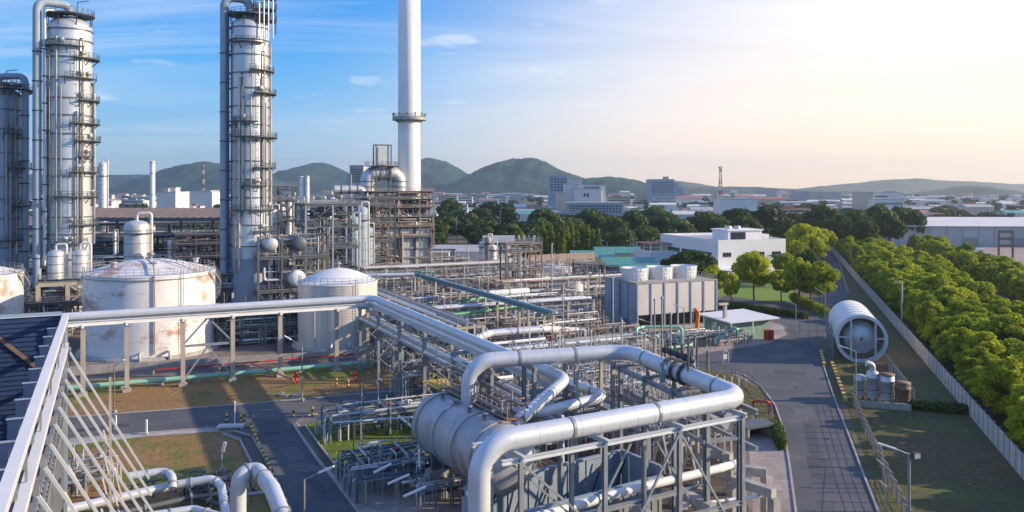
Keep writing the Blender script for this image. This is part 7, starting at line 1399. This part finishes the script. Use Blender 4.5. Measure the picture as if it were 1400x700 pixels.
for i, (px, py, h, hx, lb) in enumerate([(688, 560, 8, -1.4, 'lamp standing inside the pipe loop behind the walkway'), (730, 548, 8, 1.2, 'lamp near the elbow of the second pipe'), (890, 492, 6.5, -1.2, 'lamp before the square green loop'), (935, 486, 8.5, -1.0, 'lamp before the cooling tower louvres'), (728, 378, 13, 1.6, 'lamp above the scaffold tower before the slender trees'), (830, 362, 9, -1.5, 'lamp before the green carports'), (862, 352, 12, -1.4, 'tall pole lamp with its white head among the dark trees'), (318, 470, 8.5, .01, 'twin headed lamp post right of the big rusty tank'), (156, 565, 6.3, .6, 'brown post with a small box before the big rusty tank'), (1088, 456, 6, -1, 'lamp beside the hedge of the upper road'), (655, 405, 10, 1, 'lamp right of the green pipes'), (1163, 372, 7, -1, 'lamp post along the upper road before the wall'), (303, 668, 3.4, .1, 'short lamp with a domed white top in the brown yard')]):
    lamp(px, py, h, hx, .35, .9, lb, 'rusty' if i in (7, 8) else 'galv')
for i, (px, d) in enumerate([(624, 420), (684, 440), (866, 330), (1018, 520), (1078, 560), (1103, 540), (918, 470), (1114, 330), (1087, 330), (1053, 330)]):
    q = Vector(((px - HX) * d / FPX, d, 0)); t_ = T('utility_pole', 'pale concrete utility pole among the trees beyond the plant', 'pole', q, 'utility poles beyond the plant', 'W'); h = rnd.uniform(13, 19) if d > 400 else 10; t_.part('pole', MB().beam(q, q + Vector((0, 0, h)), .45), 'conc2'); t_.part('cross_arm', MB().beam(q + Vector((-1.2, 0, h - .8)), q + Vector((1.2, 0, h - .8)), .2), 'conc2')
for i, (px, py, L_, lb) in enumerate([(523, 640, 1.6, 'bright white tube light lying over the tangled skid, upper one'), (545, 655, 1.9, 'bright white tube light over the tangled skid, middle one'), (567, 672, 1.9, 'bright white tube light over the tangled skid, lower one')]):
    q = W(px, py, 3.9); t_ = T('tube_light', lb, 'lamp', (q.x, q.y, 0), None, 'W'); t_.part('post', MB().tube([(q.x, q.y, 0), (q.x, q.y, 3.9)], .05, 6), 'galv'); t_.part('tube', MB().beam(q + Vector((-L_ / 2, -.2, -.35)), q + Vector((L_ / 2, .2, .35)), .24, .14), 'lamp')
# ---------------------------------------------------------------- foreground steel gallery on the left edge
def gallery():
    E = PD(90, 432, 64.0); a0, b0 = E.x, E.y       # far right corner of the top rail; runs towards the camera along -b
    t_ = T('steel_gallery', 'near steel gallery with white rails, raking struts and blue sheet wall at the left edge', 'steel frame', (a0, b0, 0)); top = E.z; L_ = 46.0
    def q(s_, o, z): return (a0 + o, b0 - s_, z)
    t_.part('top_rail', MB().ibeam(q(-.2, 0, top), q(L_, 0, top), .42, .34, .05), 'white'); t_.part('middle_rail', MB().ibeam(q(-.2, 0, top - 2.3), q(L_, 0, top - 2.3), .42, .34, .05), 'white')
    for k, z in enumerate((top - 4.6, top - 6.6, top - 8.4)): t_.part('lower_rail', MB().beam(q(0, -.15 * k, z), q(L_, -.15 * k, z), .26, .3), 'galv')
    n = 12; pt = 3.95
    for i in range(n):
        s_ = i * pt; t_.part('post', MB().ibeam(q(s_, -.3, 0), q(s_, -.3, top - .18), .3, .3, .05, up=(0, 1, 0)), 'galv')
        zt = top - 3.0 if i else top - 2.6
        t_.part('strut', MB().beam(q(s_ + .6, .22, zt), q(s_ + .6, 5.9, 6.6), .15), 'pipe')
        t_.part('strut_lug', MB().box(q(s_ + .6, .25, zt + .05), (.26, .36, .36)), 'galv')
        t_.part('fin_sheet', MB().bb(a0 - 1.25, a0 - .5, b0 - s_ - .06, b0 - s_ + .0, top - 9, top - .9), 'blue'); t_.part('fin_cap', MB().bb(a0 - 1.3, a0 - .45, b0 - s_ - .1, b0 - s_ + .05, top - .9, top - .84), 'bluegrey')
        if i % 2 == 0: t_.part('stud', MB().beam(q(s_ + pt * .5, -.02, top - 2.1), q(s_ + pt * .5, -.02, top - .2), .1), 'galv')
    for s_ in (3.2, 11): t_.part('hanger', MB().beam(q(s_, 3.1, top - 4.4), q(s_, 3.1, 0), .16), 'conc2')
    for i in range(4): s_ = 4 + i * 6; t_.part('cross_brace', MB().beam(q(s_, 4.6, .2), q(s_ - 3, .2, 8.6), .14), 'conc2'); t_.part('cross_brace', MB().beam(q(s_ + 3, 5.6, .2), q(s_ - 5, 2.6, 10.5), .12), 'conc2')
    for i in range(40): t_.part('bolt', MB().box(q(.5 + i * .8, .16, top - 4.6), (.05, .14, .14)), 'dark')
    for i in range(40): t_.part('bolt', MB().box(q(.5 + i * .8, .02, top - 6.6), (.06, .13, .13)), 'dark')
    # end wall of horizontal corrugations, facing the camera
    w = 5.4; k = 44
    for i in range(k): z0 = 4.0 + (top - 4.0) * i / k; z1 = 4.0 + (top - 4.0) * (i + .78) / k; t_.part('wall_sheet', MB().bb(a0 - w, a0 - .35, b0 + .3 + (.05 if i % 2 else 0), b0 + .42 + (.05 if i % 2 else 0), z0, z1), 'blue')
    t_.part('wall_backing', MB().bb(a0 - w, a0 - .35, b0 + .48, b0 + .55, 4, top), 'blue'); t_.part('corner_post', MB().bb(a0 - .3, a0 + .1, b0 + .2, b0 + .6, 0, top + .1), 'bluegrey'); t_.part('corner_post', MB().bb(a0 - w - .35, a0 - w - .02, b0 + .2, b0 + .6, 0, top + .1), 'bluegrey'); t_.part('top_trim', MB().bb(a0 - w - .35, a0 - .32, b0 + .16, b0 + .6, top + .1, top + .3), 'bluegrey')
    t_.part('diagonal_flat', MB().beam((a0 - w, b0 + .2, top - .5), (a0 - 1.0, b0 + .2, top - 4.8), .14, .25), 'rusty')
    # far wall: the inner side on the left, running towards the camera
    for i in range(11): t_.part('inner_sheet', MB().bb(a0 - w - .25, a0 - w - .15, b0 - 4.0 - i * 4, b0 - .1 - i * 4, 4, top - 1), 'blue')
    t_.part('left_rail', MB().ibeam((a0 - w - .2, b0, top - .6), (a0 - w - .2, b0 - L_, top - .6), .3, .3, .05), 'bluegrey')
gallery()
# skid of small pipes at the foot of the gallery
a, b = at(85, 690); skid('small pipework in the shade at the foot of the near gallery', a - 2, b, 6, 7, 2.6, 30, 400, nv=6)
# foreground pipes at the bottom left
bendpipe('thick silver pipe lying across the bottom left with its bent right end', [(60, 704, 2.2), (235, 664, 2.2), (288, 655, 2.6), (302, 662, 2.2), (312, 720, .6)], .40, 'pipe', 1.1)
bendpipe('short silver hairpin pipe on top of the lying pipe', [(176, 651, 3.4), (226, 644, 3.4), (236, 652, 3.2), (236, 668, 2.4)], .36, 'pipe', .9)
bendpipe('very near thick silver pipe arching out of the bottom edge', [(326, 790, .5), (326, 650, 8.2), (350, 640, 8.4), (372, 668, 8.0), (402, 745, 6.6)], .58, 'pipe', 1.6)
bendpipe('lower dark pipe under the lying pipe at the bottom left', [(120, 712, 1.2), (270, 678, 1.2), (300, 690, .4)], .24, 'steel', .8)
bendpipe('pair of small pipes right of the arching pipe, upper', [(338, 676, 1.6), (372, 672, 1.6), (376, 690, .2)], .16, 'galv', .4); bendpipe('pair of small pipes right of the arching pipe, lower', [(200, 706, 2.2), (265, 696, 2.2), (300, 706, 2.2)], .34, 'pipe', .6)
a, b = at(262, 700); skid('dark supports and flanges under the bottom left pipes', a, b, 5, 4, 1.8, 18, 401, nv=6, fm=('steel', 'dark', 'galv'))
q = P(190, 690); t_ = T('sleeper_supports', 'steel supports under the lying pipe at the bottom left', 'support', q)
for i in range(5): p = W(150 + i * 30, 694 - i * 7); p = toP(p); t_.part('post', MB().box((p.x, p.y, .8), (.2, .2, 1.6)), 'steel'); t_.part('cross_beam', MB().box((p.x, p.y, 1.62), (1.4, .2, .14)), 'steel')
# ---------------------------------------------------------------- air
def haze():
    me = MB().bb(-4600, 5600, -150, 5900, -1.5, 215).mesh('haze'); o = bpy.data.objects.new('haze', me); COL.objects.link(o); o['kind'] = 'stuff'
    m = bpy.data.materials.new('haze'); m.use_nodes = True; nt = m.node_tree; nt.nodes.clear(); out = nt.nodes.new('ShaderNodeOutputMaterial'); v = nt.nodes.new('ShaderNodeVolumePrincipled')
    v.inputs['Color'].default_value = (0.76, 0.90, 1.0, 1); v.inputs['Density'].default_value = HZ; v.inputs['Anisotropy'].default_value = HZA; nt.links.new(v.outputs[0], out.inputs['Volume']); me.materials.append(m)
HZ, HZA = 0.00013, 0.6
haze()
